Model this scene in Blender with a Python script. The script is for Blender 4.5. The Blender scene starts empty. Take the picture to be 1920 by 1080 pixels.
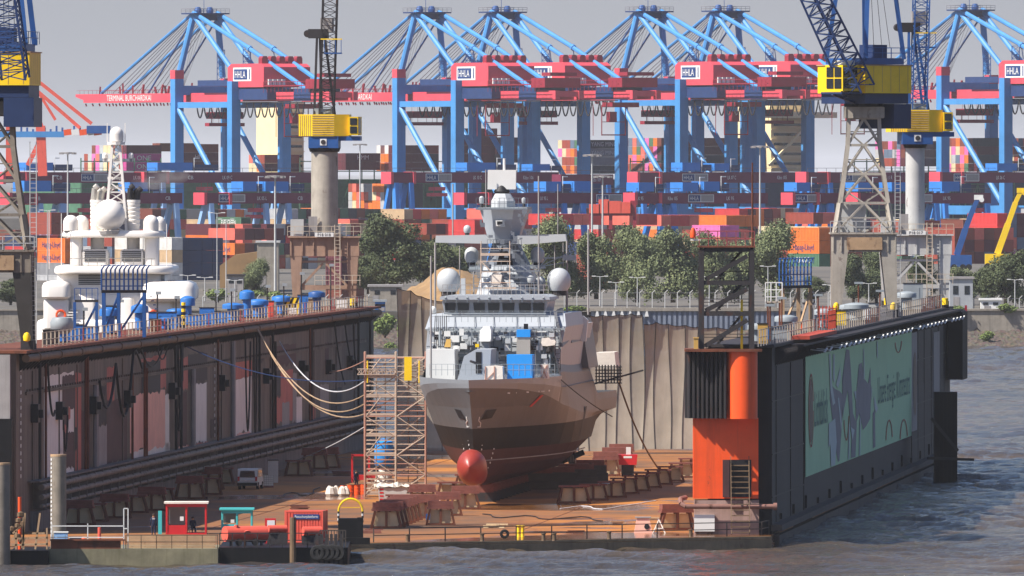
import bpy, math, random
import numpy as np
from mathutils import Vector as V
R = random.Random(7)
SC = bpy.context.scene
COL = SC.collection
F, HC, HY = 24000.0, 30.0, 321.0          # lens in photo pixels, eye height above the water, horizon row

# ---------------------------------------------------------------- camera
cam = bpy.data.cameras.new('camera'); camo = bpy.data.objects.new('camera', cam); COL.objects.link(camo)
cam.sensor_width = 36.0; cam.lens = F / 1920 * 36.0
camo.location = (0, 0, HC); camo.rotation_euler = (math.radians(90), 0, 0)
cam.shift_y = -(540 - HY) / 1920.0
cam.clip_start = 5.0; cam.clip_end = 120000.0
SC.camera = camo
# ---------------------------------------------------------------- sky, sun, exposure
SUN_TO = V((-0.80, -0.38, 1.0)).normalized()
wd = bpy.data.worlds.new('World'); SC.world = wd; wd.use_nodes = True
nt = wd.node_tree; nt.nodes.clear()
sky = nt.nodes.new('ShaderNodeTexSky'); sky.sky_type = 'NISHITA'; sky.sun_disc = False
sky.sun_elevation = math.asin(SUN_TO.z); sky.sun_rotation = math.atan2(SUN_TO.x, SUN_TO.y)
sky.air_density = 1.0; sky.dust_density = 1.5; sky.ozone_density = 2.0; sky.altitude = 0
hs = nt.nodes.new('ShaderNodeMix'); hs.data_type = 'RGBA'; hs.blend_type = 'MULTIPLY'
hs.inputs['Factor'].default_value = 1.0; hs.inputs['B'].default_value = (0.88, 0.93, 1.12, 1)
bg = nt.nodes.new('ShaderNodeBackground'); bg.inputs['Strength'].default_value = 0.07
ow = nt.nodes.new('ShaderNodeOutputWorld')
tcw = nt.nodes.new('ShaderNodeTexCoord'); sxw = nt.nodes.new('ShaderNodeSeparateXYZ'); mrw = nt.nodes.new('ShaderNodeMapRange'); mxw = nt.nodes.new('ShaderNodeMix'); mxw.data_type = 'RGBA'
mrw.interpolation_type = 'SMOOTHSTEP'; mrw.inputs['From Min'].default_value = 0.0; mrw.inputs['From Max'].default_value = 0.14      # hazy summer air pales the lowest band of the sky
mxw.inputs['A'].default_value = (3.66, 3.8, 4.2, 1)
nt.links.new(tcw.outputs['Generated'], sxw.inputs[0]); nt.links.new(sxw.outputs['Z'], mrw.inputs['Value']); nt.links.new(mrw.outputs['Result'], mxw.inputs['Factor'])
nt.links.new(sky.outputs[0], hs.inputs['A']); nt.links.new(hs.outputs['Result'], mxw.inputs['B']); nt.links.new(mxw.outputs['Result'], bg.inputs['Color']); nt.links.new(bg.outputs[0], ow.inputs['Surface'])
sl = bpy.data.lights.new('sun', 'SUN'); sl.energy = 5.0; sl.angle = math.radians(0.5); sl.color = (1.0, 0.93, 0.84)
so = bpy.data.objects.new('sun', sl); COL.objects.link(so); so.location = (-200, 800, 300)
so.rotation_euler = (-SUN_TO).to_track_quat('-Z', 'Y').to_euler()
SC.view_settings.view_transform = 'Standard'; SC.view_settings.look = 'None'
SC.view_settings.exposure = 0.7; SC.view_settings.gamma = 1.0
SC.cycles.max_bounces = 6; SC.cycles.diffuse_bounces = 3; SC.cycles.glossy_bounces = 3
SC.cycles.transmission_bounces = 4; SC.cycles.transparent_max_bounces = 6; SC.cycles.volume_bounces = 1

# ---------------------------------------------------------------- helpers
def P(px, py, Y): return V(((px - 960) / F * Y, Y, HC - (py - HY) / F * Y))
def G(px, py, z=0.5):
    Y = F * (HC - z) / (py - HY); return V(((px - 960) / F * Y, Y, z))
def S(Y): return F / Y
def H(h):
    h = h.lstrip('#'); c = [int(h[i:i+2], 16) / 255 for i in (0, 2, 4)]
    return tuple(x / 12.92 if x <= .04045 else ((x + .055) / 1.055) ** 2.4 for x in c)

class MB:
    def __init__(s): s.v = []; s.f = []; s.mi = []; s.c = 0
    def mat(s, i): s.c = i; return s
    def add(s, vs, fs):
        o = len(s.v); s.v += [tuple(p) for p in vs]
        for f in fs: s.f.append(tuple(o + i for i in f)); s.mi.append(s.c)
    def hexa(s, p): s.add(p, [(0,3,2,1),(4,5,6,7),(0,1,5,4),(1,2,6,5),(2,3,7,6),(3,0,4,7)])
    def box(s, x0, x1, y0, y1, z0, z1):
        s.hexa([(x0,y0,z0),(x1,y0,z0),(x1,y1,z0),(x0,y1,z0),(x0,y0,z1),(x1,y0,z1),(x1,y1,z1),(x0,y1,z1)])
    def obox(s, c, a, b, h):
        c, a, b, h = V(c), V(a), V(b), V(h)
        s.hexa([c-a-b-h, c+a-b-h, c+a+b-h, c-a+b-h, c-a-b+h, c+a-b+h, c+a+b+h, c-a+b+h])
    def beam(s, p, q, w, h=None, up=(0,0,1)):
        p, q = V(p), V(q); d = q - p
        if d.length < 1e-6: return
        d.normalize(); up = V(up)
        if abs(d.dot(up)) > .98: up = V((0,1,0)) if abs(d.y) < .9 else V((1,0,0))
        a = d.cross(up).normalized(); b = a.cross(d).normalized(); h = h or w
        a *= w/2; b *= h/2
        s.hexa([p-a-b, p+a-b, q+a-b, q-a-b, p-a+b, p+a+b, q+a+b, q-a+b])
    def tube(s, p, q, r, n=6, r2=None, cap=True):
        p, q = V(p), V(q); d = q - p
        if d.length < 1e-6: return
        d.normalize(); up = V((0,0,1)) if abs(d.z) < .95 else V((1,0,0))
        a = d.cross(up).normalized(); b = a.cross(d).normalized(); r2 = r if r2 is None else r2
        vs = []
        for c, rr in ((p, r), (q, r2)):
            for i in range(n):
                t = 2*math.pi*(i+.5)/n; vs.append(c + a*(rr*math.cos(t)) + b*(rr*math.sin(t)))
        fs = [(i, (i+1)%n, n+(i+1)%n, n+i) for i in range(n)]
        if cap: fs += [tuple(range(n-1,-1,-1)), tuple(range(n, 2*n))]
        s.add(vs, fs)
    def path(s, pts, r, n=5):
        for a, b in zip(pts[:-1], pts[1:]): s.tube(a, b, r, n)
    def prism(s, poly, vec):
        vec = V(vec); n = len(poly); a = [V(p) for p in poly]
        s.add(a + [p + vec for p in a], [tuple(range(n-1,-1,-1)), tuple(range(n, 2*n))] + [(i, (i+1)%n, n+(i+1)%n, n+i) for i in range(n)])
    def lathe(s, c, prof, n=16):
        c = V(c); vs = []
        for r, z in prof:
            for i in range(n):
                t = 2*math.pi*i/n; vs.append(c + V((r*math.cos(t), r*math.sin(t), z)))
        fs = []; k = len(prof)
        for j in range(k-1):
            for i in range(n): fs.append((j*n+i, j*n+(i+1)%n, (j+1)*n+(i+1)%n, (j+1)*n+i))
        fs += [tuple(range(n-1,-1,-1)), tuple(range((k-1)*n, k*n))]
        s.add(vs, fs)
    def loft(s, rings, closed=True, cap=True):
        n = len(rings[0]); vs = [p for r in rings for p in r]; fs = []
        for j in range(len(rings)-1):
            for i in range(n if closed else n-1): fs.append((j*n+i, j*n+(i+1)%n, (j+1)*n+(i+1)%n, (j+1)*n+i))
        if cap: fs += [tuple(range(n-1,-1,-1)), tuple(range((len(rings)-1)*n, len(rings)*n))]
        s.add(vs, fs)
    def quad(s, a, b, c, d): s.add([a, b, c, d], [(0,1,2,3)])
    def lattice(s, p0, p1, w0, w1, n, rc, rb, side=None, h0=None, h1=None):
        p0, p1 = V(p0), V(p1); d = (p1-p0).normalized()
        a = V(side) if side else (V((1,0,0)) if abs(d.x) < .9 else V((0,1,0)))
        a = (a - d*a.dot(d)).normalized(); b = d.cross(a).normalized()
        h0 = h0 or w0; h1 = h1 or w1
        def ring(t):
            c = p0 + (p1-p0)*t; w = (w0+(w1-w0)*t)/2; h = (h0+(h1-h0)*t)/2
            return [c-a*w-b*h, c+a*w-b*h, c+a*w+b*h, c-a*w+b*h]
        rs = [ring(i/n) for i in range(n+1)]
        for i in range(4): s.tube(rs[0][i], rs[-1][i], rc, 4)
        for k in range(n):
            for i in range(4):
                j = (i+1) % 4
                s.tube(rs[k+1][i], rs[k+1][j], rb, 4, cap=False)
                if (k+i) % 2: s.tube(rs[k][i], rs[k+1][j], rb, 4, cap=False)
                else: s.tube(rs[k][j], rs[k+1][i], rb, 4, cap=False)
    def text(s, body, o, x, y, h, w=None, center=False, bold=False):
        """flat lettering: o lower left corner, x and y unit directions, h cap height, w total width"""
        vs, fs = glyphs(body); o, x, y = V(o), V(x), V(y)
        x0 = min(p[0] for p in vs); x1 = max(p[0] for p in vs); y0 = 0.0; y1 = max(p[1] for p in vs)
        sy = h/(y1-y0); sx = (w/(x1-x0)) if w else sy
        if center: o = o - x*((x1-x0)*sx/2)
        s.add([o + x*((p[0]-x0)*sx) + y*((p[1]-y0)*sy) for p in vs], fs)
    def build(s, name, parent=None, mats=None, smooth=False, org=None, label=None, cat=None, group=None, kind=None, angle=None):
        me = bpy.data.meshes.new(name)
        o0 = V(org) if org is not None else (ORG.get(parent.name, V((0,0,0))) if parent else V((0,0,0)))
        vv = [(p[0]-o0.x, p[1]-o0.y, p[2]-o0.z) for p in s.v]
        me.from_pydata(vv, [], s.f)
        mats = mats if isinstance(mats, (list, tuple)) else [mats]
        for m in mats: me.materials.append(m)
        if len(mats) > 1: me.polygons.foreach_set('material_index', s.mi)
        if smooth: me.polygons.foreach_set('use_smooth', [True]*len(s.f))
        me.update()
        ob = bpy.data.objects.new(name, me); COL.objects.link(ob)
        if smooth: 
            try: me.set_sharp_from_angle(angle=math.radians(angle or 40))
            except Exception: pass
        if parent: ob.parent = parent; ORG[ob.name] = o0
        else: ob.location = o0; ORG[ob.name] = o0
        tag(ob, label, cat, group, kind)
        return ob
ORG = {}
_gl = {}
def glyphs(body):
    if body not in _gl:
        cu = bpy.data.curves.new('t', 'FONT'); cu.body = body; cu.resolution_u = 2; cu.fill_mode = 'FRONT'
        ob = bpy.data.objects.new('t', cu); COL.objects.link(ob)
        dg = bpy.context.evaluated_depsgraph_get(); me = ob.evaluated_get(dg).to_mesh()
        vs = [tuple(v.co) for v in me.vertices]; fs = [tuple(p.vertices) for p in me.polygons]
        bpy.data.objects.remove(ob); bpy.data.curves.remove(cu); _gl[body] = (vs, fs)
    return _gl[body]
def tag(o, label=None, cat=None, group=None, kind=None):
    if label: o['label'] = label
    if cat: o['category'] = cat
    if group: o['group'] = group
    if kind: o['kind'] = kind
    return o
def thing(name, label, cat, loc=(0,0,0), group=None):
    o = bpy.data.objects.new(name, None); COL.objects.link(o); o.empty_display_size = .5
    o.location = loc; ORG[o.name] = V(loc); return tag(o, label, cat, group)
def copy_tree(o, parent=None):
    c = o.copy(); COL.objects.link(c)
    if parent: c.parent = parent
    for ch in list(o.children): copy_tree(ch, c)
    return c
def dup(o, loc, label=None, rz=None, scale=None, group=None):
    c = copy_tree(o); c.location = loc
    if rz is not None: c.rotation_euler = (0, 0, rz)
    if scale is not None: c.scale = (scale,)*3 if not isinstance(scale, tuple) else scale
    if label: c['label'] = label
    if group: c['group'] = group
    return c

# ---------------------------------------------------------------- materials
def base_mat(name):
    m = bpy.data.materials.new(name); m.use_nodes = True
    n = m.node_tree.nodes; return m, n, m.node_tree.links, n['Principled BSDF']
def N(n, t, **kw):
    x = n.new(t)
    for k, v in kw.items(): setattr(x, k, v)
    return x
def coords(n, l, sc):
    tc = N(n, 'ShaderNodeTexCoord'); mp = N(n, 'ShaderNodeMapping'); mp.inputs['Scale'].default_value = sc
    l.new(tc.outputs['Object'], mp.inputs[0]); return mp.outputs[0]
def noise(n, l, sc, det=4, rough=.6, s=1.0):
    t = N(n, 'ShaderNodeTexNoise'); t.inputs['Scale'].default_value = s; t.inputs['Detail'].default_value = det; t.inputs['Roughness'].default_value = rough
    l.new(coords(n, l, sc), t.inputs['Vector']); return t.outputs['Fac']
def ramp(n, l, fac, a, b):
    r = N(n, 'ShaderNodeMapRange'); r.inputs['From Min'].default_value = a; r.inputs['From Max'].default_value = b
    l.new(fac, r.inputs['Value']); return r.outputs['Result']
def mixc(n, l, fac, a, b, mode='MIX'):
    m = N(n, 'ShaderNodeMix', data_type='RGBA', blend_type=mode)
    for i, x in (('Factor', fac), ('A', a), ('B', b)):
        if isinstance(x, (int, float)): m.inputs[i].default_value = x
        elif isinstance(x, tuple): m.inputs[i].default_value = (*x[:3], 1)
        else: l.new(x, m.inputs[i])
    return m.outputs['Result']
def bump(n, l, bs, h, dist=.05, st=.5):
    b = N(n, 'ShaderNodeBump'); b.inputs['Distance'].default_value = dist; b.inputs['Strength'].default_value = st
    l.new(h, b.inputs['Height']); l.new(b.outputs[0], bs.inputs['Normal'])
def paint(name, col, rough=.5, metal=0.0, var=.18, sc=.6, rust=0.0, rustc='#4a2a1c', streak=0.0, streakc='#2a2522', spec=.4, bmp=0.0):
    """weathered paint: broad tone variation, rust blotches and vertical run-off streaks"""
    col = H(col) if isinstance(col, str) else col
    m, n, l, b = base_mat(name)
    f = noise(n, l, (sc,)*3, 5, .65)
    c = mixc(n, l, ramp(n, l, f, .3, .72), tuple(x*(1-var) for x in col), tuple(min(1, x*(1+var)) for x in col))
    if streak:
        g = noise(n, l, (2.2, 2.2, .12), 4, .6)
        c = mixc(n, l, mul(n, l, ramp(n, l, g, .5, .78), streak), c, H(streakc))
    if rust:
        g = noise(n, l, (.9, .9, .45), 7, .7)
        c = mixc(n, l, ramp(n, l, g, .62-rust*.22, .72-rust*.12), c, H(rustc))
    l.new(c, b.inputs['Base Color']); b.inputs['Roughness'].default_value = rough; b.inputs['Metallic'].default_value = metal
    b.inputs['Specular IOR Level'].default_value = spec
    if bmp: bump(n, l, b, noise(n, l, (3, 3, 3), 4), .05, bmp)
    return m
def mul(n, l, a, k):
    x = N(n, 'ShaderNodeMath', operation='MULTIPLY'); l.new(a, x.inputs[0])
    if isinstance(k, (int, float)): x.inputs[1].default_value = k
    else: l.new(k, x.inputs[1])
    return x.outputs[0]
M = {}
def pm(key, *a, **k): M[key] = paint(key, *a, **k); return M[key]
pm('sts_blue', '#4489c4', rough=.5, var=.14, sc=.12, streak=.22, streakc='#3a5f86'); pm('sts_red', '#cf4a57', rough=.55, var=.12, sc=.12, streak=.2, streakc='#8c3a44')
pm('dark_red', '#8c2233', rough=.6, var=.1); pm('maroon', '#6e2440', rough=.6, var=.1, sc=.2)
pm('rmg_blue', '#2f78c4', rough=.5, var=.1, sc=.2); pm('pale_blue', '#86aad2', rough=.5, var=.08, sc=.2)
pm('navy', '#243a66', rough=.5, var=.15); pm('white', '#e6e4de', rough=.5, var=.05); pm('sign_white', '#dcdcd8', rough=.6, var=.03)
pm('sign_navy', '#1e3a70', rough=.5, var=.05); pm('rope', '#77747a', rough=.8, var=.1); pm('rope_dark', '#2b2a2e', rough=.8, var=.1)
pm('steel_dark', '#2d2a2c', rough=.7, var=.3, rust=.25); pm('black', '#15151a', rough=.6, var=.2)
pm('crane_yellow', '#f0c818', rough=.45, var=.1, sc=.4); pm('crane_blue', '#24508c', rough=.45, var=.15); pm('crane_dkblue', '#1c2f55', rough=.5, var=.15)
pm('crane_grey', '#a39c90', rough=.65, var=.18, rust=.12, streak=.25); pm('crane_pale', '#b5b6b4', rough=.6, var=.1, rust=.05, streak=.15)
pm('concrete', '#8e877c', rough=.9, var=.2, streak=.35, bmp=.3); pm('glass', '#141a20', rough=.08, var=.05, spec=.8)
pm('orange', '#ee561e', rough=.45, var=.09, sc=.4, streak=.45, streakc='#a04024', rust=-.03, rustc='#7a3420'); pm('ship_grey', '#a2a8ae', rough=.45, var=.05, sc=.5, streak=.06, streakc='#6d7276')
pm('hull_grey', '#5f6063', rough=.42, var=.07, sc=.4, spec=.3, streak=.12, streakc='#8a8c8e'); pm('antifoul_lit', '#96382e', rough=.38, var=.08)
pm('antifoul_shaded', '#4c2624', rough=.5, var=.16, sc=.5, streak=.25, streakc='#4a2220', spec=.25); pm('boot_black', '#111113', rough=.55, var=.2, spec=.2, streak=.2, streakc='#302c2a')  # antifouling darkened to carry the hull's shade; the bulb has a lighter lit copy
pm('yacht_white', '#e6e0d8', rough=.3, var=.03, sc=.3); pm('rust_brown', '#6a3a26', rough=.8, var=.35, rust=.4); pm('timber', '#7c4a40', rough=.85, var=.3, sc=2)
pm('tan', '#a98c6c', rough=.8, var=.25, rust=.25); pm('vent_blue', '#2f6fb8', rough=.45, var=.12, rust=.08); pm('vent_grey', '#8f979b', rough=.5, var=.1, rust=.08)
pm('red', '#c4262a', rough=.4, var=.1); pm('rail_red', '#9a4a48', rough=.6, var=.25, rust=.25); pm('rail_pale', '#b9ab98', rough=.6, var=.2, rust=.2)
pm('tarp_white', '#ddd4c8', rough=.8, var=.1, bmp=.6); pm('tarp_blue', '#1f8ee0', rough=.55, var=.06, sc=.8); pm('silver', '#b9b4aa', rough=.4, metal=.4, var=.1)
pm('tyre', '#141416', rough=.85, var=.3); pm('green', '#2f6a40', rough=.5); pm('teal', '#48b8b8', rough=.45, var=.06); pm('coral', '#dc5a48', rough=.5, var=.08, streak=.1, rust=.06)
pm('beige', '#e2cfa2', rough=.6, var=.06, sc=.2, streak=.1, streakc='#a8926a'); pm('ship_green', '#4f7a60', rough=.6, var=.2, rust=.15); pm('sand', '#8f7350', rough=.95, var=.2, sc=.3, bmp=.5)
pm('wood_tan', '#c09a50', rough=.7, var=.1); pm('skin', '#b98868', rough=.6); pm('cloth_navy', '#1b2440', rough=.9); pm('web_tan', '#cbb48e', rough=.75, var=.2, rust=.1)
pm('scaf', '#c0ab98', rough=.5, var=.2, rust=.12, rustc='#8a5a48'); pm('scaf_red', '#b48674', rough=.6, var=.2)
pm('grey_shed', '#9a9ea2', rough=.7, var=.08, streak=.15); pm('dome_white', '#d6d6d2', rough=.4, var=.03); pm('dome_grey', '#b2b6b8', rough=.4, var=.04); pm('leafbark', '#3a2f26', rough=.9, var=.3)
# ================================================================ water, land, air
def water_mat():
    m, n, l, b = base_mat('river_water')
    f = noise(n, l, (.02, .012, 1), 4, .6); g = noise(n, l, (.25, .12, 1), 3, .6)
    c = mixc(n, l, ramp(n, l, f, .35, .65), H('#3a342c'), H('#5c4e3c'))
    l.new(c, b.inputs['Base Color']); b.inputs['Roughness'].default_value = .06; b.inputs['IOR'].default_value = 1.33
    h = noise(n, l, (1.3, .9, 1), 6, .7); bump(n, l, b, h, .5, 1.0)
    return m
M['water'] = water_mat()
def wave(x, y):
    rs = np.random.RandomState(3); z = np.zeros_like(x)
    for i in range(46):
        L = 1.6 * (1.085 ** i); k = 2*math.pi/L
        th = math.radians(68) + rs.normal(0, .62); ph = rs.uniform(0, 6.28)
        a = .0185 * L ** .54
        if L > 22: a *= .55
        p = k*(x*math.cos(th) + y*math.sin(th)) + ph + .6*np.sin(.21*x+.13*y+i)
        z += a * (1 - 2*np.abs(np.sin(p/2))**1.35) * .8
    m = .75 + .35*np.sin(.045*x+.02*y)*np.sin(.031*y-.013*x+1.3)
    return z*m*1.15
def grid_obj(name, xs, ys, fn, mat, kind, smooth=True):
    X, Yg = np.meshgrid(xs, ys); Z = fn(X, Yg)
    nv = X.size; me = bpy.data.meshes.new(name); co = np.stack([X, Yg, Z], -1).reshape(-1, 3)
    nx, ny = len(xs), len(ys); i = np.arange(nx*ny).reshape(ny, nx)
    q = np.stack([i[:-1,:-1], i[:-1,1:], i[1:,1:], i[1:,:-1]], -1).reshape(-1, 4)
    me.vertices.add(nv); me.vertices.foreach_set('co', co.ravel())
    me.loops.add(q.size); me.loops.foreach_set('vertex_index', q.ravel())
    me.polygons.add(len(q)); me.polygons.foreach_set('loop_start', np.arange(0, q.size, 4)); me.polygons.foreach_set('loop_total', np.full(len(q), 4))
    me.update(); me.validate(); me.materials.append(mat)
    if smooth: me.polygons.foreach_set('use_smooth', [True]*len(q))
    o = bpy.data.objects.new(name, me); COL.objects.link(o); o['kind'] = kind; return o
xs = np.concatenate([[-4500, -900, -200, -90], np.arange(-60, 62, .42), np.arange(62, 100, .8), [130, 260, 900, 4500]])
ys = np.concatenate([[-30, 300, 800, 900], np.arange(930, 1070, .45), np.arange(1070, 1420, .9), np.arange(1420, 2230, 2.2), [2238, 2400, 3000, 3800, 3900, 4200, 6000, 20000, 80000]])
def wfn(x, y):
    fade = np.clip((y-900)/30, 0, 1)*np.clip((2238-y)/40, 0, 1)*np.clip((x+90)/30, 0, 1)*np.clip((130-x)/40, 0, 1)
    return wave(x, y)*fade - np.where((y > 2232) & (y < 60000), 0.5, 0)
grid_obj('water', xs, ys, wfn, M['water'], 'structure')

def ground_mat():
    m, n, l, b = base_mat('terminal_ground')
    f = noise(n, l, (.05, .05, .05), 6, .65)
    c = mixc(n, l, ramp(n, l, f, .35, .65), H('#4c4a46'), H('#6a645a'))
    l.new(c, b.inputs['Base Color']); b.inputs['Roughness'].default_value = .95; return m
M['ground'] = ground_mat()
m = MB(); prof = [(2240,-3),(2240,5.4),(2440,5.4),(2560,7.4),(3790,7.4),(3790,-3)]
m.prism([(-900, y, z) for y, z in prof], (1800, 0, 0))
m.build('ground', None, M['ground'], kind='structure')
m = MB(); m.box(-4400, 4400, 6500, 79000, -3, 6)
m.build('far_land', None, M['ground'], kind='structure')

def rock_mat():
    m, n, l, b = base_mat('riprap_rock')
    t = N(n, 'ShaderNodeTexVoronoi'); t.inputs['Scale'].default_value = 1.0; l.new(coords(n, l, (1.3, .9, 1.3)), t.inputs['Vector'])
    f = noise(n, l, (.15, .15, .4), 5)
    c = mixc(n, l, .55, mixc(n, l, ramp(n, l, f, .4, .62), H('#4e443c'), H('#6a5e4c')), t.outputs['Color'], 'MULTIPLY')
    c = mixc(n, l, .5, c, H('#5a5048')); l.new(c, b.inputs['Base Color']); b.inputs['Roughness'].default_value = .95
    bump(n, l, b, t.outputs['Distance'], .4, .9); return m
M['rock'] = rock_mat()
# rocky bank below the quay walls: a lumpy slope from the water up to the wall foot
def bank(x, y):
    t = (y-2188)/(2242-2188)
    rs = .35*np.sin(x*1.9+y*.7)*np.sin(x*.8-y*1.1) + .3*np.sin(x*3.1+1)*np.sin(y*1.7)
    return -1.0 + t*3.4 + rs*np.clip(t*4, 0, 1)
grid_obj('rocky_bank', np.arange(-110, 111, .8), np.arange(2184, 2244, 1.2), bank, M['rock'], 'structure', False)

# haze: even pale air round camera and everything
def haze():
    m = MB(); m.box(-5200, 5200, -60, 90000, -5, 130)
    mt = bpy.data.materials.new('haze_air'); mt.use_nodes = True; n = mt.node_tree.nodes; n.clear()
    o = n.new('ShaderNodeOutputMaterial'); v = n.new('ShaderNodeVolumePrincipled')
    v.inputs['Color'].default_value = (.84, .87, .92, 1); v.inputs['Density'].default_value = HAZE; v.inputs['Anisotropy'].default_value = .0
    mt.node_tree.links.new(v.outputs[0], o.inputs['Volume'])
    m.build('haze', None, mt, kind='stuff')
HAZE = 2.3e-5
haze()
# ================================================================ floating dock
ZTL = 15.2
ZF, ZT = 0.5, 15.7                       # dock floor and top of the side walls above the water
def LW(s, o=0, z=0): return V((-43.2 + .0738*s - o, 1000 + s + .0738*o, z))     # inner face of the left wall, o outwards
def RW(s, o=0, z=0): return V((17.64 + .0837*s - o, 1000 + s + .0837*o, z))      # outer face of the right wall, o inwards
def LWs(px): k = (px-960)/F; return (-43.2-1000*k)/(k-.0738)
def RWs(px): k = (px-960)/F; return (17.64-1000*k)/(k-.0837)
def LWz(s, py): return HC-(py-HY)*(1000+s)/F
RWz = LWz
def wallbox(m, W, s0, s1, o0, o1, z0, z1):
    m.hexa([W(s0,o0,z0), W(s1,o0,z0), W(s1,o1,z0), W(s0,o1,z0), W(s0,o0,z1), W(s1,o0,z1), W(s1,o1,z1), W(s0,o1,z1)])

def floor_mat():
    m, n, l, b = base_mat('rusty_dock_floor')
    f = noise(n, l, (.06, .05, 1), 6, .65); g = noise(n, l, (.45, .12, 1), 6, .7)
    c = mixc(n, l, ramp(n, l, f, .35, .62), H('#5e4a3a'), H('#96602f'))
    c = mixc(n, l, ramp(n, l, g, .55, .72), c, H('#7d4a2a'))
    c = mixc(n, l, ramp(n, l, noise(n, l, (.04, .03, 1), 5, .6), .52, .66), c, H('#b0712c'))
    w = noise(n, l, (.05, .045, 1), 4, .5); wet = ramp(n, l, w, .575, .62)
    c = mixc(n, l, mul(n, l, wet, .6), c, H('#3c2c22')); l.new(c, b.inputs['Base Color'])
    r = N(n, 'ShaderNodeMapRange'); r.inputs['To Min'].default_value = .8; r.inputs['To Max'].default_value = .12; l.new(wet, r.inputs['Value']); l.new(r.outputs[0], b.inputs['Roughness'])
    b.inputs['Specular IOR Level'].default_value = .35
    bump(n, l, b, g, .03, .4); return m
M['floor'] = floor_mat()
def wall_mat(name, a, bcol, streak):
    m, n, l, b = base_mat(name)
    f = noise(n, l, (.14, .14, .1), 6, .7); g = noise(n, l, (1.4, 1.0, .07), 5, .65)
    c = mixc(n, l, ramp(n, l, f, .35, .66), H(a), H(bcol))
    c = mixc(n, l, ramp(n, l, g, .5, .75), c, H(streak))
    h = noise(n, l, (.5, .4, .3), 8, .75); c = mixc(n, l, ramp(n, l, h, .66, .72), c, H('#3a2620'))
    l.new(c, b.inputs['Base Color']); b.inputs['Roughness'].default_value = .65; b.inputs['Specular IOR Level'].default_value = .3
    bump(n, l, b, noise(n, l, (.55, .55, .3), 2), .12, .35); return m
M['wall_in'] = wall_mat('dock_inner_plate', '#6a5e54', '#463e39', '#80756a')
M['wall_out'] = wall_mat('dock_outer_plate', '#26262a', '#1a1a1d', '#121215')
pm('patch_pink', '#eeb4a0', rough=.7, var=.1, streak=.2, streakc='#6a4a46'); pm('patch_white', '#eae4dc', rough=.7, var=.08, streak=.25, streakc='#6f6864')
pm('patch_maroon', '#4a2c2e', rough=.7, var=.25, streak=.4); pm('patch_red', '#b8665a', rough=.7, var=.15, streak=.3); pm('patch_dark', '#2a272b', rough=.7, var=.25)
pm('patch_grey', '#94908e', rough=.7, var=.12, streak=.3); pm('pipe_brown', '#6b5640', rough=.7, var=.3, rust=.2); pm('pipe_dark', '#4a423c', rough=.75, var=.3, rust=.2)
pm('foot', '#6e6660', rough=.9, var=.3, streak=.8, streakc='#9a948c')

pm('edge_tan', '#7a6c56', rough=.85, var=.3, streak=.4, rust=.1)
pm('base_pale', '#a3867c', rough=.75, var=.2, streak=.4, rust=.12)
pm('inner_bounce', '#b8927a', rough=.75, var=.3, streak=.3, rust=.1)
pm('pipe_lead', '#7d7468', rough=.7, var=.3, rust=.15)
pm('pipe_dusty', '#7e5a50', rough=.7, var=.2, rust=.15)
# floor pontoon: rusty deck plate over a dark hull
fl = thing('dock_pontoon', 'wide rusty steel floor of the floating dock between its two side walls', 'dock', (0, 1100, 0))
edge = [(-46.5, 995.5), (20.9, 1035.6)]
m = MB(); m.prism([(-46.5, 995.5, -2), (20.9, 1035.6, -2), (46.0, 1337, -2), (-19, 1384, -2)], (0, 0, 2+ZF))
m.build('floor_deck', fl, M['floor'])
m = MB()
for a, z0, z1, o in ((.0, -1, .22, .35), (0, .26, .46, .22)):
    p, q = V((edge[0][0], edge[0][1]-o, (z0+z1)/2)), V((edge[1][0], edge[1][1]-o, (z0+z1)/2)); m.beam(p, q, .5, z1-z0)
m.build('bow_fender', fl, M['edge_tan'])
m = MB()                                                        # weld beads and drain channels of the floor
for o in (14, 40): m.beam(LW(50, -o, ZF+.01), LW(333, -o, ZF+.01), .06, .03)
m.build('deck_seams', fl, M['rust_brown'])

# ---------------- left side wall
lw = thing('dock_wall', 'dark inner side wall of the dock in shade with pink and white paint patches', 'dock wall', LW(100, 2.5, 0))
m = MB(); wallbox(m, LW, 39.6, 382, 0, 5.5, -1.5, ZTL); m.build('wall_plate', lw, M['wall_in'])
m = MB(); wallbox(m, LW, 38.6, 39.55, .4, 5.2, LWz(39, 785), ZTL-.1); m.build('end_plate', lw, M['patch_grey'])
m = MB(); wallbox(m, LW, 38.4, 39.55, .2, 5.4, -1.5, LWz(39, 785)-.04); m.build('end_fender', lw, M['boot_black'])
m = MB()                                                        # overhanging deck edge, its pipe and brackets
wallbox(m, LW, 39.2, 382, -.9, 5.7, ZTL, ZTL+.22); m.build('deck_edge', lw, M['rust_brown'])
m = MB(); m.tube(LW(40, -.75, ZTL-.42), LW(381, -.75, ZTL-.42), .33, 10)
for s in range(48, 378, 16): m.tube(LW(s, -.75, ZTL-.42), LW(s+.5, -.75, ZTL-.42), .42, 8)
m.build('deck_pipe', lw, M['pipe_brown'], smooth=True)
m = MB()
for s in np.arange(42, 380, 2.6): m.add([LW(s,0,ZTL-.1), LW(s,-.8,ZTL-.8), LW(s,0,ZTL-1.5), LW(s+.25,0,ZTL-.1), LW(s+.25,-.8,ZTL-.8), LW(s+.25,0,ZTL-1.5)], [(0,1,2),(5,4,3),(0,3,4,1),(1,4,5,2)])
m.build('bracket_row', lw, M['black'])
m = MB()                                                        # stiffeners
for s in (51, 71, 85, 122, 170, 212, 262, 310, 336, 358): wallbox(m, LW, s, s+.35, -.1, 0, 4.3, ZTL-1.6)
for z in (11.9, 11.75): m.beam(LW(46, -.1, z), LW(372, -.1, z), .12, .12)
for s in np.arange(47, 372, 1.9): wallbox(m, LW, s, s+.35, -.16, 0, 11.95, 12.15)
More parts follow.
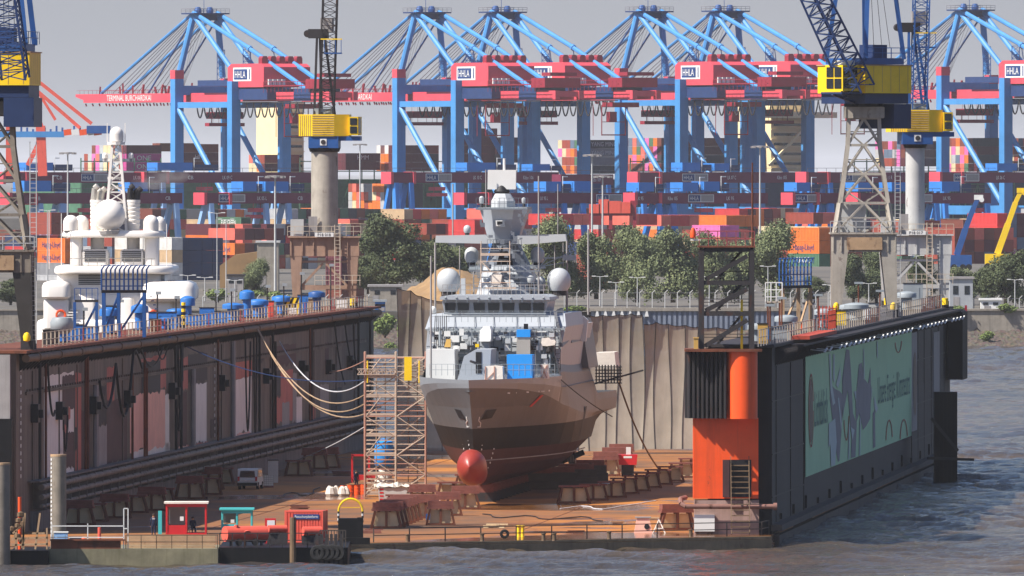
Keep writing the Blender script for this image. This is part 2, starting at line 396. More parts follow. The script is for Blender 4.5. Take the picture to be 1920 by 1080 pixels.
m.build('stiffeners', lw, M['wall_in'])
names = ['patch_pink', 'patch_white', 'patch_maroon', 'patch_red', 'patch_dark', 'patch_grey']
m = MB()
RP = random.Random(4)
def patch(px0, px1, pt, pb, key, d=.02, ragged=True):
    s0, s1 = LWs(px0), LWs(px1); zt, zb = LWz(s0, pt), LWz(s0, pb); m.mat(names.index(key))
    n = 14; top, bot = [], []
    for i in range(n+1):
        s = s0+(s1-s0)*i/n; j = RP.uniform(-.25, .3) if ragged and i % 3 else 0
        top.append(LW(s, -d, zt + (RP.uniform(-.1, .1) if ragged else 0))); bot.append(LW(s, -d, zb + j))
    for i in range(n): m.quad(bot[i], bot[i+1], top[i+1], top[i])
for a in [(82,138,705,905,'patch_white'),(116,140,705,770,'patch_maroon',.04),(118,138,812,880,'patch_maroon',.04),(141,152,700,905,'patch_red'),(152,168,770,900,'patch_maroon'),
          (177,198,727,745,'patch_dark'),(177,199,760,800,'patch_dark',.04),(176,200,800,885,'patch_grey'),(176,200,878,892,'patch_pink',.03),(200,238,752,870,'patch_maroon'),(200,214,690,752,'patch_red'),
          (264,311,672,735,'patch_red'),(264,300,680,740,'patch_dark',.04),(243,309,742,850,'patch_pink',.03),(246,318,845,870,'patch_white'),(309,317,740,850,'patch_white'),
          (330,352,672,735,'patch_red'),(330,343,675,720,'patch_dark',.05),(330,350,738,842,'patch_maroon'),(334,352,838,860,'patch_pink',.03),(352,388,665,720,'patch_dark',.04),(358,387,722,835,'patch_white'),(352,390,835,850,'patch_red'),
          (436,472,672,712,'patch_red'),(437,471,712,815,'patch_white',.03),(437,470,815,838,'patch_pink'),(511,555,650,690,'patch_maroon'),(512,549,698,795,'patch_red'),(548,556,700,792,'patch_grey'),(555,566,745,795,'patch_white'),
          (600,616,722,800,'patch_grey'),(620,640,730,795,'patch_dark'),(585,600,790,812,'patch_red')]: patch(*a)
for i in range(12):
    px = RP.uniform(80, 660); pt = 700-.127*px+RP.uniform(20, 150); patch(px, px+RP.uniform(3, 14), pt, pt+RP.uniform(15, 60), RP.choice(['patch_dark','patch_maroon','patch_red','patch_grey','patch_dark']), .035+.0004*i)
m.build('paint_patches', lw, [M[k] for k in names])
def pipes(name, lst, r, mat):
    m = MB()
    for px, pt, pb in lst:
        s = LWs(px); m.tube(LW(s, -.35, LWz(s, pt)), LW(s, -.35, LWz(s, pb)), r, 7)
    m.build(name, lw, mat, smooth=True)
pipes('drain_pipe', [(172,722,900),(355,692,855),(430,640,850)], .26, M['patch_grey'])
pipes('rust_pipe', [(157,660,910),(153,663,905),(78,665,930),(241,702,890),(264,660,880),(402,620,850),(575,612,800),(268,690,880)], .11, M['rust_brown'])
pipes('dark_pipe', [(67,670,940),(323,640,870),(333,640,860),(505,600,850),(578,610,830),(666,600,770),(688,600,760),(510,640,840),(480,622,845)], .13, M['black'])
m = MB()
for px, py in ((60,775),(106,770),(234,748),(318,733),(170,760),(412,718),(495,705),(562,690),(612,688),(652,680)):
    s = LWs(px); z = LWz(s, py); wallbox(m, LW, s-.9, s+.9, -.6, 0, z-.75, z+.75); wallbox(m, LW, s-.4, s+.4, -.95, -.6, z-.35, z+.3)
m.build('guide_block', lw, M['black'])
m = MB()                                                        # hanging hoses
def loop(px0, py0, px1, py1, sag, r=.09):
    s0, s1 = LWs(px0), LWs(px1); z0, z1 = LWz(s0, py0), LWz(s1, py1); pts = []
    for i in range(13):
        t = i/12; pts.append(LW(s0+(s1-s0)*t, -.4, z0+(z1-z0)*t - sag*4*t*(1-t)))
    m.path(pts, r)
for a in [(178,715,209,682,3.0,.13),(209,682,242,655,5.2,.13),(320,645,334,640,8,.13),(326,645,332,645,6,.1),(240,650,258,690,-.3,.1),(80,672,94,770,2,.1),(110,780,118,778,3,.08),(452,625,462,640,9,.09),(468,622,474,625,10,.09),(620,605,640,720,1,.09),(640,610,662,690,1.5,.09),(655,604,665,700,2,.09),(255,650,300,640,2,.08),(285,645,308,640,1.5,.07)]: loop(*a)
m.build('hanging_hose', lw, M['black'])
m = MB()
for z, r in ((4.05, .27), (3.25, .23), (2.5, .15)): m.tube(LW(50, -.9, z), LW(378, -.9, z-.0), r, 10)
m.build('ballast_pipe', lw, M['pipe_lead'], smooth=True)
m = MB()
for s in np.arange(52, 378, 6.3): wallbox(m, LW, s, s+.2, -1.1, 0, 2.2, 4.5)
wallbox(m, LW, 50, 380, -.75, 0, ZF, 2.1); wallbox(m, LW, 48, 381, -1.0, 0, 4.5, 4.62)
m.build('wall_foot', lw, M['foot'])
m = MB()                                                        # draught figures: small white marks down both ends
for px in (38.5, 402, 683, 690):
    s = LWs(px)
    for z in np.arange(5.0, 14.0, .62): wallbox(m, LW, s-.22, s+.22, -.05, 0, z, z+.3)
m.build('draught_marks', lw, M['sign_white'])
m = MB(); wallbox(m, LW, LWs(672), 381.4, -.12, -.03, 4.6, ZTL-1.3); m.build('end_panel', lw, M['boot_black'])

# ---------------- right side wall
rw = thing('dock_wall', 'dark outer side wall of the dock in shade above the river, carrying the green banner', 'dock wall', RW(150, 2.5, 0))
m = MB(); wallbox(m, RW, 42, 335, 0, 5.2, -1.5, ZT-.05); m.build('wall_plate', rw, M['wall_out'])
m = MB(); wallbox(m, RW, 44, 334, 5.25, 5.35, .8, ZT-.3); m.build('bounce_plate', rw, M['inner_bounce'])  # unseen inner face, added pale and warm to bounce sunlight onto the ship's flank
m = MB(); wallbox(m, RW, 39.5, 335.5, -.35, 5.4, ZT, ZT+.22)
for s in np.arange(46, 334, 2.4): m.add([RW(s,-.02,ZT-.1), RW(s,-1.35,ZT-.25), RW(s,-.02,ZT-1.6), RW(s+.2,-.02,ZT-.1), RW(s+.2,-1.35,ZT-.25), RW(s+.2,-.02,ZT-1.6)], [(0,1,2),(5,4,3),(0,3,4,1),(1,4,5,2)])
wallbox(m, RW, 60, 332, -1.5, -.36, ZT-.2, ZT-.02)
m.build('deck_edge', rw, M['steel_dark'])
m = MB(); 
wallbox(m, RW, 41, 333, -.9, 0, .75, 1.25); wallbox(m, RW, 41, 333, -.7, 0, -.6, .4); m.build('fender_belt', rw, M['pipe_dark'])
m = MB()
for i, s in enumerate(np.arange(52, 325, 17)): wallbox(m, RW, s, s+.4, -.2, 0, 1.4, 1.9+.3*(i % 3))
m.build('fender_bracket', rw, M['wall_out'])
m = MB()
for s in (47, 66, 84, 258, 270, 282, 296, 310, 322): wallbox(m, RW, s, s+.18, -.07, 0, 1.3, ZT-1.6)
for z in (3.4, 6.9, 11.2): wallbox(m, RW, 42, 84, -.06, 0, z, z+.09); wallbox(m, RW, 258, 334, -.06, 0, z, z+.09)
m.build('plate_seams', rw, M['black'])
m = MB(); s0, s1 = RWs(1749), RWs(1760); wallbox(m, RW, s0, s1, -.1, 0, 5.5, 13.6); m.build('pale_strip', rw, M['patch_grey'])
m = MB(); wallbox(m, RW, 326, 336.5, -1.6, -.2, 8.4, ZT-.2)
for i in range(9): wallbox(m, RW, 325.3+i*1.2, 325.9+i*1.2, -1.8, -1.6, 8.4, ZT-.3)
m.build('stern_fender', rw, M['black'])
m = MB(); wallbox(m, RW, 336.6, 336.75, -1.7, -1.45, 8.6, ZT+.3); m.build('stern_edge', rw, M['dark_red'])
m = MB(); wallbox(m, RW, 258, 325, -.03, 0, .9, 8.8); m.build('lower_plate', rw, M['wall_out'])
# head tower: orange end of the wall with its overhanging black ribbed fender and round corner
XL, XR, YT = (1300-960)/F*1040, (1422-960)/F*1040, 1040.0
zb = HC-(785-HY)/S(1038); zt = HC-(660-HY)/S(1038)
m = MB(); m.box(XL, XR, YT, YT+3.2, HC-(935-HY)/S(1040), zb); m.build('head_lower', rw, M['orange'])
m = MB(); m.box(XL+.1, XR+.05, YT-.05, YT+3.2, ZF, HC-(938-HY)/S(1040)); m.build('head_base', rw, M['base_pale'])
m = MB(); m.lathe(((1391-960)/F*1039, 1038.9, zb-.02), [(0,0),(1.27,0),(1.27,zt-zb+.03),(0,zt-zb+.03)], 28); m.build('round_fender', rw, M['orange'], smooth=True)
m = MB(); x0, x1 = (1289-960)/F*1039, (1364-960)/F*1039
m.prism([(x0, YT-.25, zb), (x1+.9, 1038.3, zb), (x1+.9, YT+3.1, zb), (x0, YT+3.1, zb)], (0, 0, zt-zb)); n = 9
for i in range(n):
    xa = x0+(x1-x0)*i/n; yr = YT-.25-1.45*i/(n-1); m.prism([(xa+.03, yr, zb), (xa+.09, yr-.4, zb), (xa+.22, yr-.4, zb), (xa+.30, yr-.05, zb)], (0, 0, zt-zb))
for i in range(5): m.box(x0-.18, x0, 1040+i*.55, 1040.25+i*.55, zb, zt)
m.build('ribbed_fender', rw, M['steel_dark'])
m = MB(); m.box(x0-.2, XR+.25, 1037.5, 1043.2, zt+.02, zt+.24); m.build('head_deck', rw, M['rust_brown'])
pip = MB(); zp = HC-(950-HY)/S(1039)
pip.tube((XL-.6, 1039.3, zp), (XR+1.2, 1039.3, zp), .2, 10); pip.path([(XL-.6,1039.3,zp),(XL-1.0,1039.5,zp+.2),(XL-1.05,1040.2,zp+.6),(XL-.6,1040.8,zp+.7)], .2, 8); pip.tube((XR+1.2,1039.3,zp), (XR+1.5,1039.3,zp), .3, 10)
pip.build('ring_pipe', rw, M['pipe_dusty'], smooth=True)
# door recess and stair in the orange face
xa, xb = (1372-960)/F*1040, (1406-960)/F*1040; za, zc = HC-(932-HY)/S(1040), HC-(862-HY)/S(1040)
m = MB(); m.box(xa-.25, xb+.1, YT-.05, YT-.01, za, zc); m.build('doorway', rw, M['black'])
m = MB(); m.box((1355-960)/F*1040, xa-.2, YT-.6, YT-.06, za, zc); m.build('door', rw, M['patch_maroon'])
m = MB(); y0 = YT-.2
for i in range(13):
    t = i/12; m.box(xa-.05, xb-.1, y0-2.9*t-.18, y0-2.9*t+.1, zc-.5-(zc-.5-ZF-.2)*t, zc-.42-(zc-.5-ZF-.2)*t)
for x in (xa-.08, xb-.08):
    m.beam((x, y0, zc-.5), (x, y0-2.95, ZF+.1), .06, .14)
    m.beam((x, y0, zc+.3), (x, y0-2.95, ZF+1.1), .05, .05); 
    for t in (.1, .5, .95): m.beam((x, y0-2.9*t, zc-.5-(zc-.6-ZF)*t), (x, y0-2.9*t, zc+.35-(zc-.6-ZF)*t), .05)
m.build('stair', rw, M['pipe_brown'])
m = MB(); m.box((1302-960)/F*1039, (1340-960)/F*1039, YT-.55, YT-.08, ZF+.25, ZF+1.6); m.build('base_hatch', rw, M['sign_white'])

# banner along the outer wall
def banner_xy(px, py, d=.14):
    s = RWs(px); return RW(s, -d, RWz(s, py))
pm('banner_green', '#b4d8ac', rough=.85, var=.04, sc=.2); pm('banner_purple', '#8e8c8e', rough=.85, var=.1, sc=.4); pm('banner_pale', '#bcc8c4', rough=.85, var=.06); pm('banner_brown', '#8a7a6a', rough=.85); pm('banner_ink', '#6c8c80', rough=.85); pm('banner_orange', '#b0705c', rough=.85)
bn = thing('banner', 'huge green banner with grey brush shapes and lettering hung on the dark outer dock wall', 'banner', RW(170, -.1, 4))
m = MB(); s0, s1 = RWs(1508), RWs(1707); wallbox(m, RW, s0, s1, -.12, -.09, 4.05, 14.35); m.build('banner_sheet', bn, M['banner_green'])
m = MB(); wallbox(m, RW, s1+.05, RWs(1717.5), -.11, -.08, 4.4, 14.1); m.build('banner_edge', bn, M['patch_grey'])
def bpoly(name, polys, mat, d):
    for pl in polys:
        m = MB(); pl = pl if isinstance(pl[0], list) else [pl]
        for p_ in pl: m.add([banner_xy(1490+x/4.155, 640+y/4.155, d) for x, y in p_], [tuple(range(len(p_)))])
        m.build(name, bn, mat)
def ell(cx, cy, rx, ry, k=20, a0=0, a1=6.283): return [(cx+rx*math.cos(a0+(a1-a0)*i/k), cy+ry*math.sin(a0+(a1-a0)*i/k)) for i in range(k)]
def ringpoly(cx, cy, rx, ry, w, a0=0, a1=6.283, k=24):
    a = ell(cx, cy, rx, ry, k, a0, a1); b = ell(cx, cy, rx*(1-w), ry*(1-w*.3), k, a0, a1); return [[a[i], a[i+1], b[i+1], b[i]] for i in range(k-1)]
bpoly('grey_brush_shape', [[(262,330),(300,370),(340,390),(362,420),(355,640),(335,930),(325,940),(310,860),(285,640),(262,450)], [(388,60),(412,70),(425,230),(440,560),(470,640),(460,900),(425,910),(430,760),(400,380),(372,520),(362,600),(358,300)],
    [(488,180),(510,165),(528,290),(560,330),(578,200),(583,420),(575,600),(545,660),(520,690),(490,560),(465,640),(462,470)], [(596,560),(612,530),(616,820),(598,835)]], M['banner_purple'], .16)
bpoly('pale_brush_shape', [[(252,100),(262,100),(275,330),(300,480),(282,500),(262,380)], [(285,100),(296,100),(296,320),(284,300)], [(340,200),(346,280),(322,365),(306,340)], [(250,640),(300,600),(312,780),(300,960),(268,975),(262,800),(248,830)], [(320,440),(330,440),(352,640),(346,700)], [(420,665),(452,690),(436,770)],
    [(448,390),(466,385),(462,470)], [(520,60),(526,60),(530,300),(522,290)], [(580,380),(588,340),(588,470)], [(604,420),(620,480),(634,520),(622,560),(606,520)], [(625,0),(632,0),(634,130),(626,120)], [(408,640),(416,640),(410,915),(402,918)], [(492,600),(500,600),(496,890),(488,890)]], M['banner_pale'], .18)
bpoly('ochre_disc', [ell(112,540,17,250), ell(926,330,14,250)], M['banner_brown'], .16)
bpoly('ring_line', [ringpoly(114,540,20,290,.22), ringpoly(795,-40,30,130,.2,.3,2.84), ringpoly(724,800,28,190,.2,3.3,6.1), ringpoly(838,790,32,185,.2,3.3,6.1), ringpoly(390,560,22,215,.25,.1,3.0)], M['banner_orange'], .17)
dR = (RW(100)-RW(0)).normalized()
def btext(t, px0, px1, py, h):
    m = MB(); m.text(t, banner_xy(px0, py, .17), dR, (0, 0, 1), h, w=(banner_xy(px1, py)-banner_xy(px0, py)).length); m.build('lettering', bn, M['banner_ink'])
btext('Unsere Energie: Klimaneutral', 1643, 1703.5, 758, 2.5)
btext('Lichtblick', 1524, 1549, 800, 3.0)
m0 = None
for i, s in enumerate(np.linspace(82, 322, 34)):                   # lamp arms over the banner
    if i % 9 == 2: continue
    if m0 is None:
        q = MB(); q.beam((0,0,0), (1.7,-.2,-.15), .07); q.beam((1.6,-.35,-.25), (1.85,.3,.1), .13, .09); m0 = q.build('banner_lamp', bn, M['sign_white'], org=(0,0,0))
    else: m0 = m0.copy(); COL.objects.link(m0)
    m0.location = RW(s, -.3, ZT-.75) - ORG[bn.name]

# railings on the wall tops
def railing(name, label, pts, h, step, mat, post_mats, rails=(1.0, .55), pr=.05, rr=.035):
    t = thing(name, label, 'railing', pts[0]); m = MB(); k = 0; proto = {}
    for a, b in zip(pts[:-1], pts[1:]):
        a, b = V(a), V(b)
        for f in rails: m.beam(a+V((0,0,h*f)), b+V((0,0,h*f)), rr*2)
        n = max(1, int((b-a).length/step))
        for i in range(n+1):
            p = a+(b-a)*(i/n); mt = post_mats[(k//5*3+k//11) % len(post_mats)]; k += 1
            if k > 96: continue
            if mt.name in proto: o = proto[mt.name].copy(); COL.objects.link(o)
            else:
                q = MB(); q.box(-pr, pr, -pr, pr, 0, h); o = q.build('post', t, mt, org=(0,0,0)); proto[mt.name] = o
            o.location = p - ORG[t.name]
    m.build('rail', t, mat); return t
def Ld(px, z=ZTL+.22, o=.1): return LW(LWs(px), o, z)
def Rd(px, z=ZT+.22, o=.1): return RW(RWs(px), o, z)
for a, b, d in ((82, 330, 'nearest stretch, beside the white yacht'), (331, 520, 'middle stretch, before the blue ventilators'), (521, 690, 'far stretch by the column crane')):
    L = (Ld(b)-Ld(a)).length
    railing('railing', 'red and pale railing on the left dock wall, '+d, [Ld(a), Ld(b)], 1.25, 3.1, M['rail_pale'], [M['rail_pale'], M['rail_pale'], M['rail_red'], M['rail_pale'], M['rust_brown'], M['rail_pale'], M['rail_red']], rails=(.97, .5, .1), pr=.05, rr=.025)
for a, b, d in ((1424, 1530, 'nearest stretch behind the black tower'), (1534, 1650, 'middle stretch above the banner'), (1652, 1776, 'far stretch below the crane legs')):
    L = (Rd(b)-Rd(a)).length
    railing('railing', 'grey steel railing on the right dock wall, '+d, [Rd(a), Rd(b)], 1.35, 3.4, M['rail_pale'], [M['patch_grey'], M['rail_pale'], M['rust_brown']], pr=.045, rr=.025)
railing('railing', 'low rusty railing along the front edge of the dock floor', [V((-11, 1017.4, ZF)), V((20.2, 1036, ZF)), V((20.9, 1041, ZF))], 1.1, 3.2, M['pipe_dark'], [M['pipe_dark']], rails=(1, .5))
for i, px in enumerate((764, 900, 1018, 1038, 1142, 1294)):
    pass
# black steel tower on the head of the right wall
st = thing('lattice_tower', 'black open steel access tower with diagonal braces and a mast on the orange dock head', 'steel tower', P(1360, 660, 1040))
X0, X1, Y0, Y1 = (1315-960)/F*1040, (1409-960)/F*1040, 1038.4, 1042.2; zs = [zt+.24] + [HC-(y-HY)/S(1040) for y in (588, 530, 468)]
m = MB()
for x in (X0, X1):
    for y in (Y0, Y1): m.box(x-.2, x+.2, y-.2, y+.2, zs[0], zs[-1])
for z in zs[1:]:
    for y in (Y0, Y1): m.beam((X0+.2, y, z), (X1-.2, y, z), .26, .34)
    for x in (X0, X1): m.beam((x, Y0+.2, z), (x, Y1-.2, z), .26, .34)
m.build('frame', st, M['steel_dark'])
for a, b in zip(zs[:-1], zs[1:]):
    m = MB(); m.beam((X0+.3, Y0+.05, a+.25), (X1-.35, Y0+.05, b-.5), .3, .36); m.build('brace', st, M['steel_dark'])
    m = MB(); m.beam((X0, Y0+.3, a+.3), (X0, Y1-.3, b-.3), .2, .2); m.beam((X1, Y1-.3, a+.3), (X1, Y0+.3, b-.3), .2, .2); m.build('side_brace', st, M['steel_dark'])
    m = MB()                                                    # stair flight inside
    for i in range(9): t = i/8; m.box(X0+1.2+1.8*t, X0+1.6+1.8*t, Y1-1.4, Y1-.5, a+.3+(b-a-.4)*t, a+.36+(b-a-.4)*t)
    m.beam((X0+1.2, Y1-1.4, a+.2), (X0+3.3, Y1-1.4, b-.1), .06, .2); m.build('stair_flight', st, M['steel_dark'])
    m = MB(); m.beam((X0, Y1, a+.9), (X1, Y1, a+.9), .06); m.beam((X0, Y0, a+1.2), (X1, Y0, a+1.2), .06); m.build('guard_rail', st, M['steel_dark'])
m = MB(); m.box(X0-.3, X1+.3, Y0-.3, Y1+.3, zs[-1]+.18, zs[-1]+.3); m.build('top_deck', st, M['rust_brown'])
m = MB()
for f in (.6, 1.2): m.beam((X0-.2, Y0-.2, zs[-1]+.3+f), (X1+.2, Y0-.2, zs[-1]+.3+f), .06); m.beam((X0-.2, Y1, zs[-1]+.3+f), (X1, Y1, zs[-1]+.3+f), .06)
for i in range(7): x = X0-.2+(X1-X0+.4)*i/6; m.beam((x, Y0-.2, zs[-1]+.3), (x, Y0-.2, zs[-1]+1.5), .06)
m.build('top_railing', st, M['rail_red'])
m = MB(); m.tube((X1+.05, Y0+.4, zs[-1]+.3), (X1+.05, Y0+.4, HC-(305-HY)/S(1040)), .1, 7, .06); m.build('mast', st, M['rust_brown'])
m = MB(); m.lathe((X0-.7, Y0, zs[-1]+.9), [(.0,0),(.22,.1),(.24,.5),(.12,.85),(0,.9)], 10); m.build('lantern', st, M['orange'], smooth=True)
m = MB(); m.beam((X0-.9, Y0, zs[-1]+.8), (X0-.1, Y0, zs[-1]+.8), .12); m.build('lantern_bracket', st, M['sign_white'])
m = MB(); m.box((1358-960)/F*1040+1.3, (1358-960)/F*1040+1.5, Y0+.5, Y0+.7, zs[0], zs[0]+4.0); m.build('yellow_ladder', st, M['crane_yellow'])
t = MB(); t.box(x0+.5, x0+.85, 1037.9, 1038.2, zt+.25, zt+1.1); t.box(x0+.45, x0+.9, 1037.85, 1038.25, zt+1.1, zt+1.2)
t.build('mooring_post', None, M['wood_tan'], org=(x0+.6, 1038, zt+.25), label='ochre mooring post on the front corner of the orange dock head', cat='bollard')
# pile dolphin with timber walkway by the far end of the right wall
Yd = 1254.; dp = thing('pile_dolphin', 'dark square steel pile standing in the river beside the far end of the dock', 'pile', P(1773, 895, Yd))
m = MB(); xa, xb = (1752-960)/F*Yd, (1795-960)/F*Yd
m.box(xa, xb, Yd, Yd+2.4, -2, HC-(735-HY)/S(Yd))
for i in range(6): m.box(xa+.12+i*.38, xa+.26+i*.38, Yd-.09, Yd, -2, HC-(737-HY)/S(Yd))
m.build('pile_shaft', dp, M['boot_black'])
m = MB(); m.beam(((1738-960)/F*Yd, Yd-.5, 1.9), ((1826-960)/F*Yd, Yd-.5, 1.75), .5, .25); m.beam(((1746-960)/F*Yd, Yd-.4, 5.8), ((1796-960)/F*Yd, Yd-.4, 2.6), .25, .3); m.build('walkway_beam', dp, M['steel_dark'])
# ================================================================ grey naval ship on the keel blocks
XS, YS = (882-960)/F*1128, 1128.0
def SH(s, t, z): return V((XS + .08*s + t, YS + s - .08*t, z))              # s aft of the stem, t to the right in the picture
def ST(px, s): return ((px-960)/F*(YS+s) - XS - .08*s)
def SZ(py, s): return HC-(py-HY)*(YS+s)/F
ship = thing('naval_ship', 'grey naval corvette standing on keel blocks in the dock, bow towards the river', 'warship', SH(40, 0, 2))
LZ = [2.0, 2.25, 2.9, 3.9, 5.3, 7.25, 9.1, 'k', 'm', 't']
def stem_s(z): return float(np.interp(z, [2.0, 2.4, 3, 4.2, 5.3, 7.25, 9.1, 11, 12], [13, 9, 6.5, 4.6, 3.6, 2.0, .4, -1.6, -2.2]))
def bmax(z): return float(np.interp(z, [2.0, 2.25, 2.9, 3.9, 5.3, 7.25, 9.1, 11, 15], [.3, 1.6, 3.9, 5.3, 6.1, 6.4, 6.6, 6.65, 6.0]))
def ent(z): return float(np.interp(z, [2.0, 3.9, 5.3, 7.25, 9.1, 11, 12], [40, 42, 42, 40, 35, 29, 28]))
LEN = 89.0
def zknuckle(s): return float(np.interp(s, [-2, 6, 14, 24, 40, 89], [10.9, 10.75, 10.2, 9.0, 8.0, 7.8]))
def ztop(s): return float(np.interp(s, [-3, 20.5, 23, 24, 30, 60, 62, 89], [11.62, 11.62, 11.7, 14.3, 14.6, 14.6, 9.4, 9.2]))
def zkeel(s): return float(np.interp(s, [0, 52, 75, 89], [2.0, 2.0, 4.0, 5.2]))
taus = [0, .012, .03, .06, .1, .14, .18, .22, .255, .262, .268, .272, .29, .34, .42, .5, .58, .66, .685, .70, .72, .8, .9, 1]
def hull_pts(sgn):
    rows = []
    for tau in taus:
        r = []
        for L in LZ:
            sg = -2.2 + (LEN+2.2)*tau
            z = {'k': zknuckle(sg), 't': ztop(sg)}.get(L, None) if isinstance(L, str) and L != 'm' else L
            if L == 'm': z = (zknuckle(sg) + .55*(ztop(sg)-zknuckle(sg)))
            if z is None: z = L
            if not isinstance(L, str): z = min(z, zknuckle(sg)-.25) if L > 7.3 else z
            z = max(z, zkeel(sg) + (0.0 if L == 2.0 else .02*LZ.index(L)))
            s0 = stem_s(z); s = s0 + (LEN-s0)*tau; d = s-s0
            e = ent(z); x = min(1, d/e); b = bmax(z)*(1-(1-x)**(2.1 if z > 7 else 1.75))
            if z < 7.3: b *= float(np.interp(s, [0, 55, 89], [1, 1, .86])); 
            k = zkeel(s)-2.0
            if k > 0 and z < 7.3: b *= max(.05, min(1, (z-zkeel(s))/2.2+.12))
            if L in ('m', 't') : 
                zz = z-zknuckle(sg); b -= .16*max(0, zz-.7) if s > 22 else 0
            r.append(SH(s, sgn*b, z))
        rows.append(r)
    return rows
pm('bulwark_grey', '#8b9299', rough=.4, var=.04)
hm = ['hull_grey', 'boot_black', 'antifoul_shaded', 'bulwark_grey']
m = MB()
for sgn in (-1, 1):
    rows = hull_pts(sgn); n = len(LZ)
    for i in range(len(rows)-1):
        for j in range(n-1):
            m.mat(2 if j < 4 else (1 if j < 5 else (3 if j >= 7 and taus[i] < .262 else 0)))
            q = [rows[i][j], rows[i+1][j], rows[i+1][j+1], rows[i][j+1]]
            m.add(q if sgn > 0 else q[::-1], [(0,1,2,3)])
a, b = hull_pts(-1)[-1], hull_pts(1)[-1]
m.mat(0)
for j in range(len(LZ)-1): m.add([a[j], b[j], b[j+1], a[j+1]], [(0,1,2,3)])
hull = m.build('hull', ship, [M[k] for k in hm], smooth=True, angle=24)
m = MB()
for a_, b_ in zip(np.linspace(-1.6, 88, 40)[:-1], np.linspace(-1.6, 88, 40)[1:]):
    def hb(s): 
        z = 10.6; s0 = stem_s(z); x = min(1, max(0, (s-s0))/ent(z)); return max(.02, bmax(z)*(1-(1-x)**2.1)-.12)
    zz = 10.6 if a_ < 62 else 8.6
    m.quad(SH(a_, -hb(a_), zz), SH(a_, hb(a_), zz), SH(b_, hb(b_), zz), SH(b_, -hb(b_), zz))
m.build('deck', ship, M['vent_grey'])
# bulb
m = MB(); rings = []
for i in range(13):
    t = i/12; s = -1.2 + 9*t; r = 1.45*math.sqrt(max(0, 1-(1-min(1, t/.33))**2)) if t < .33 else 1.45-.75*(t-.33)
    zc = 3.95 - .9*max(0, t-.2); rings.append([SH(s, max(r, .03)*math.cos(a)*(.92), zc+max(r, .03)*1.12*math.sin(a)) for a in [2*math.pi*k/20 for k in range(20)]])
m.loft(rings); m.build('bulb', ship, M['antifoul_lit'], smooth=True)
# marks and openings on the bow: each lies on the flank
def on_flank(s, z, sgn, d=.05):
    s0 = stem_s(z); x = min(1, max(0, s-s0)/ent(z)); b = bmax(z)*(1-(1-x)**(2.1 if z > 7 else 1.75)); return SH(s, sgn*(b+d), z)
def flank(name, pts, sgn, mat, d=.05):
    m = MB(); m.add([on_flank(s, z, sgn, d) for s, z in (pts if sgn > 0 else pts[::-1])], [tuple(range(len(pts)))]); m.build(name, ship, mat)
for sg in (-1, 1): flank('anchor_pocket', [(3.0, 8.0), (5.3, 8.15), (5.6, 8.95), (3.6, 8.85)], sg, M['black'], .06)
flank('hull_slot', [(13.5, 9.0), (14.2, 9.0), (16, 10.0), (15.0, 10.0)], 1, M['red'])
flank('hull_slot', [(46, 5.7), (47.5, 5.7), (50, 8.4), (48, 8.4)], 1, M['black'])
m = MB()
for z in np.arange(3.6, 7.0, .42):
    for s in (4.8+ (7-z)*.35, 8.5 + (7-z)*.2):
        for sg in (-1, 1): p = on_flank(s, z, sg, .05); q = on_flank(s+.3, z, sg, .05); m.add([p, q, q+V((0,0,.16)), p+V((0,0,.16))], [(0,1,2,3)] if sg > 0 else [(3,2,1,0)])
for sg in (-1, 1):
    for pts in ([(2.6,8.3),(2.7,7.95),(3.3,7.75),(3.5,7.4),(2.9,7.4)],):
        for a_, b_ in zip(pts[:-1], pts[1:]): m.beam(on_flank(*a_, sg, .04), on_flank(*b_, sg, .04), .09, .05)
m.build('draught_marks', ship, M['sign_white'])
m = MB()
for px, w in ((941,3),(944,2),(958,1.5),(981,5),(1011,2),(1019,3),(1024,3),(1040,4)): 
    s = 6+ (px-940)*.11; p = on_flank(s, 10.3, 1, .05); q = on_flank(s+w*.12, 10.3, 1, .05); m.add([p, q, q+V((0,0,.25)), p+V((0,0,.25))], [(0,1,2,3)])
m.build('fairlead', ship, M['sign_white'])
m = MB(); a_ = [on_flank(s, 4.35-.0*s, 1, .05) for s in np.linspace(6, 60, 25)]
m.path([p for p in a_], .06, 4); m.build('hull_line', ship, M['patch_grey'])
m = MB(); m.tube(SH(80, 2.6, 4.6), SH(80, 2.6, 2.6), .3); m.lathe(SH(81, 2.6, 2.9) - V((0,0,0)), [(0,-.3),(.45,-.3),(.45,.3),(0,.3)], 8)
for k in range(4):
    a_ = k*math.pi/2+.4; c = SH(81.5, 2.6, 2.9); m.obox(c+V((.75*math.cos(a_), 0, .75*math.sin(a_))), (.7*math.cos(a_), .05, .7*math.sin(a_)), (-.25*math.sin(a_), .12, .25*math.cos(a_)), (.02,.03,.02))
m.build('propeller', ship, M['steel_dark'])
m = MB()
for t in (-2.6, 2.6): m.prism([SH(84, t, 4.9), SH(87, t, 5), SH(86.6, t, 2.3), SH(84.6, t, 2.3)], (.25, 0, 0))
m.build('rudder', ship, M['antifoul_shaded'])
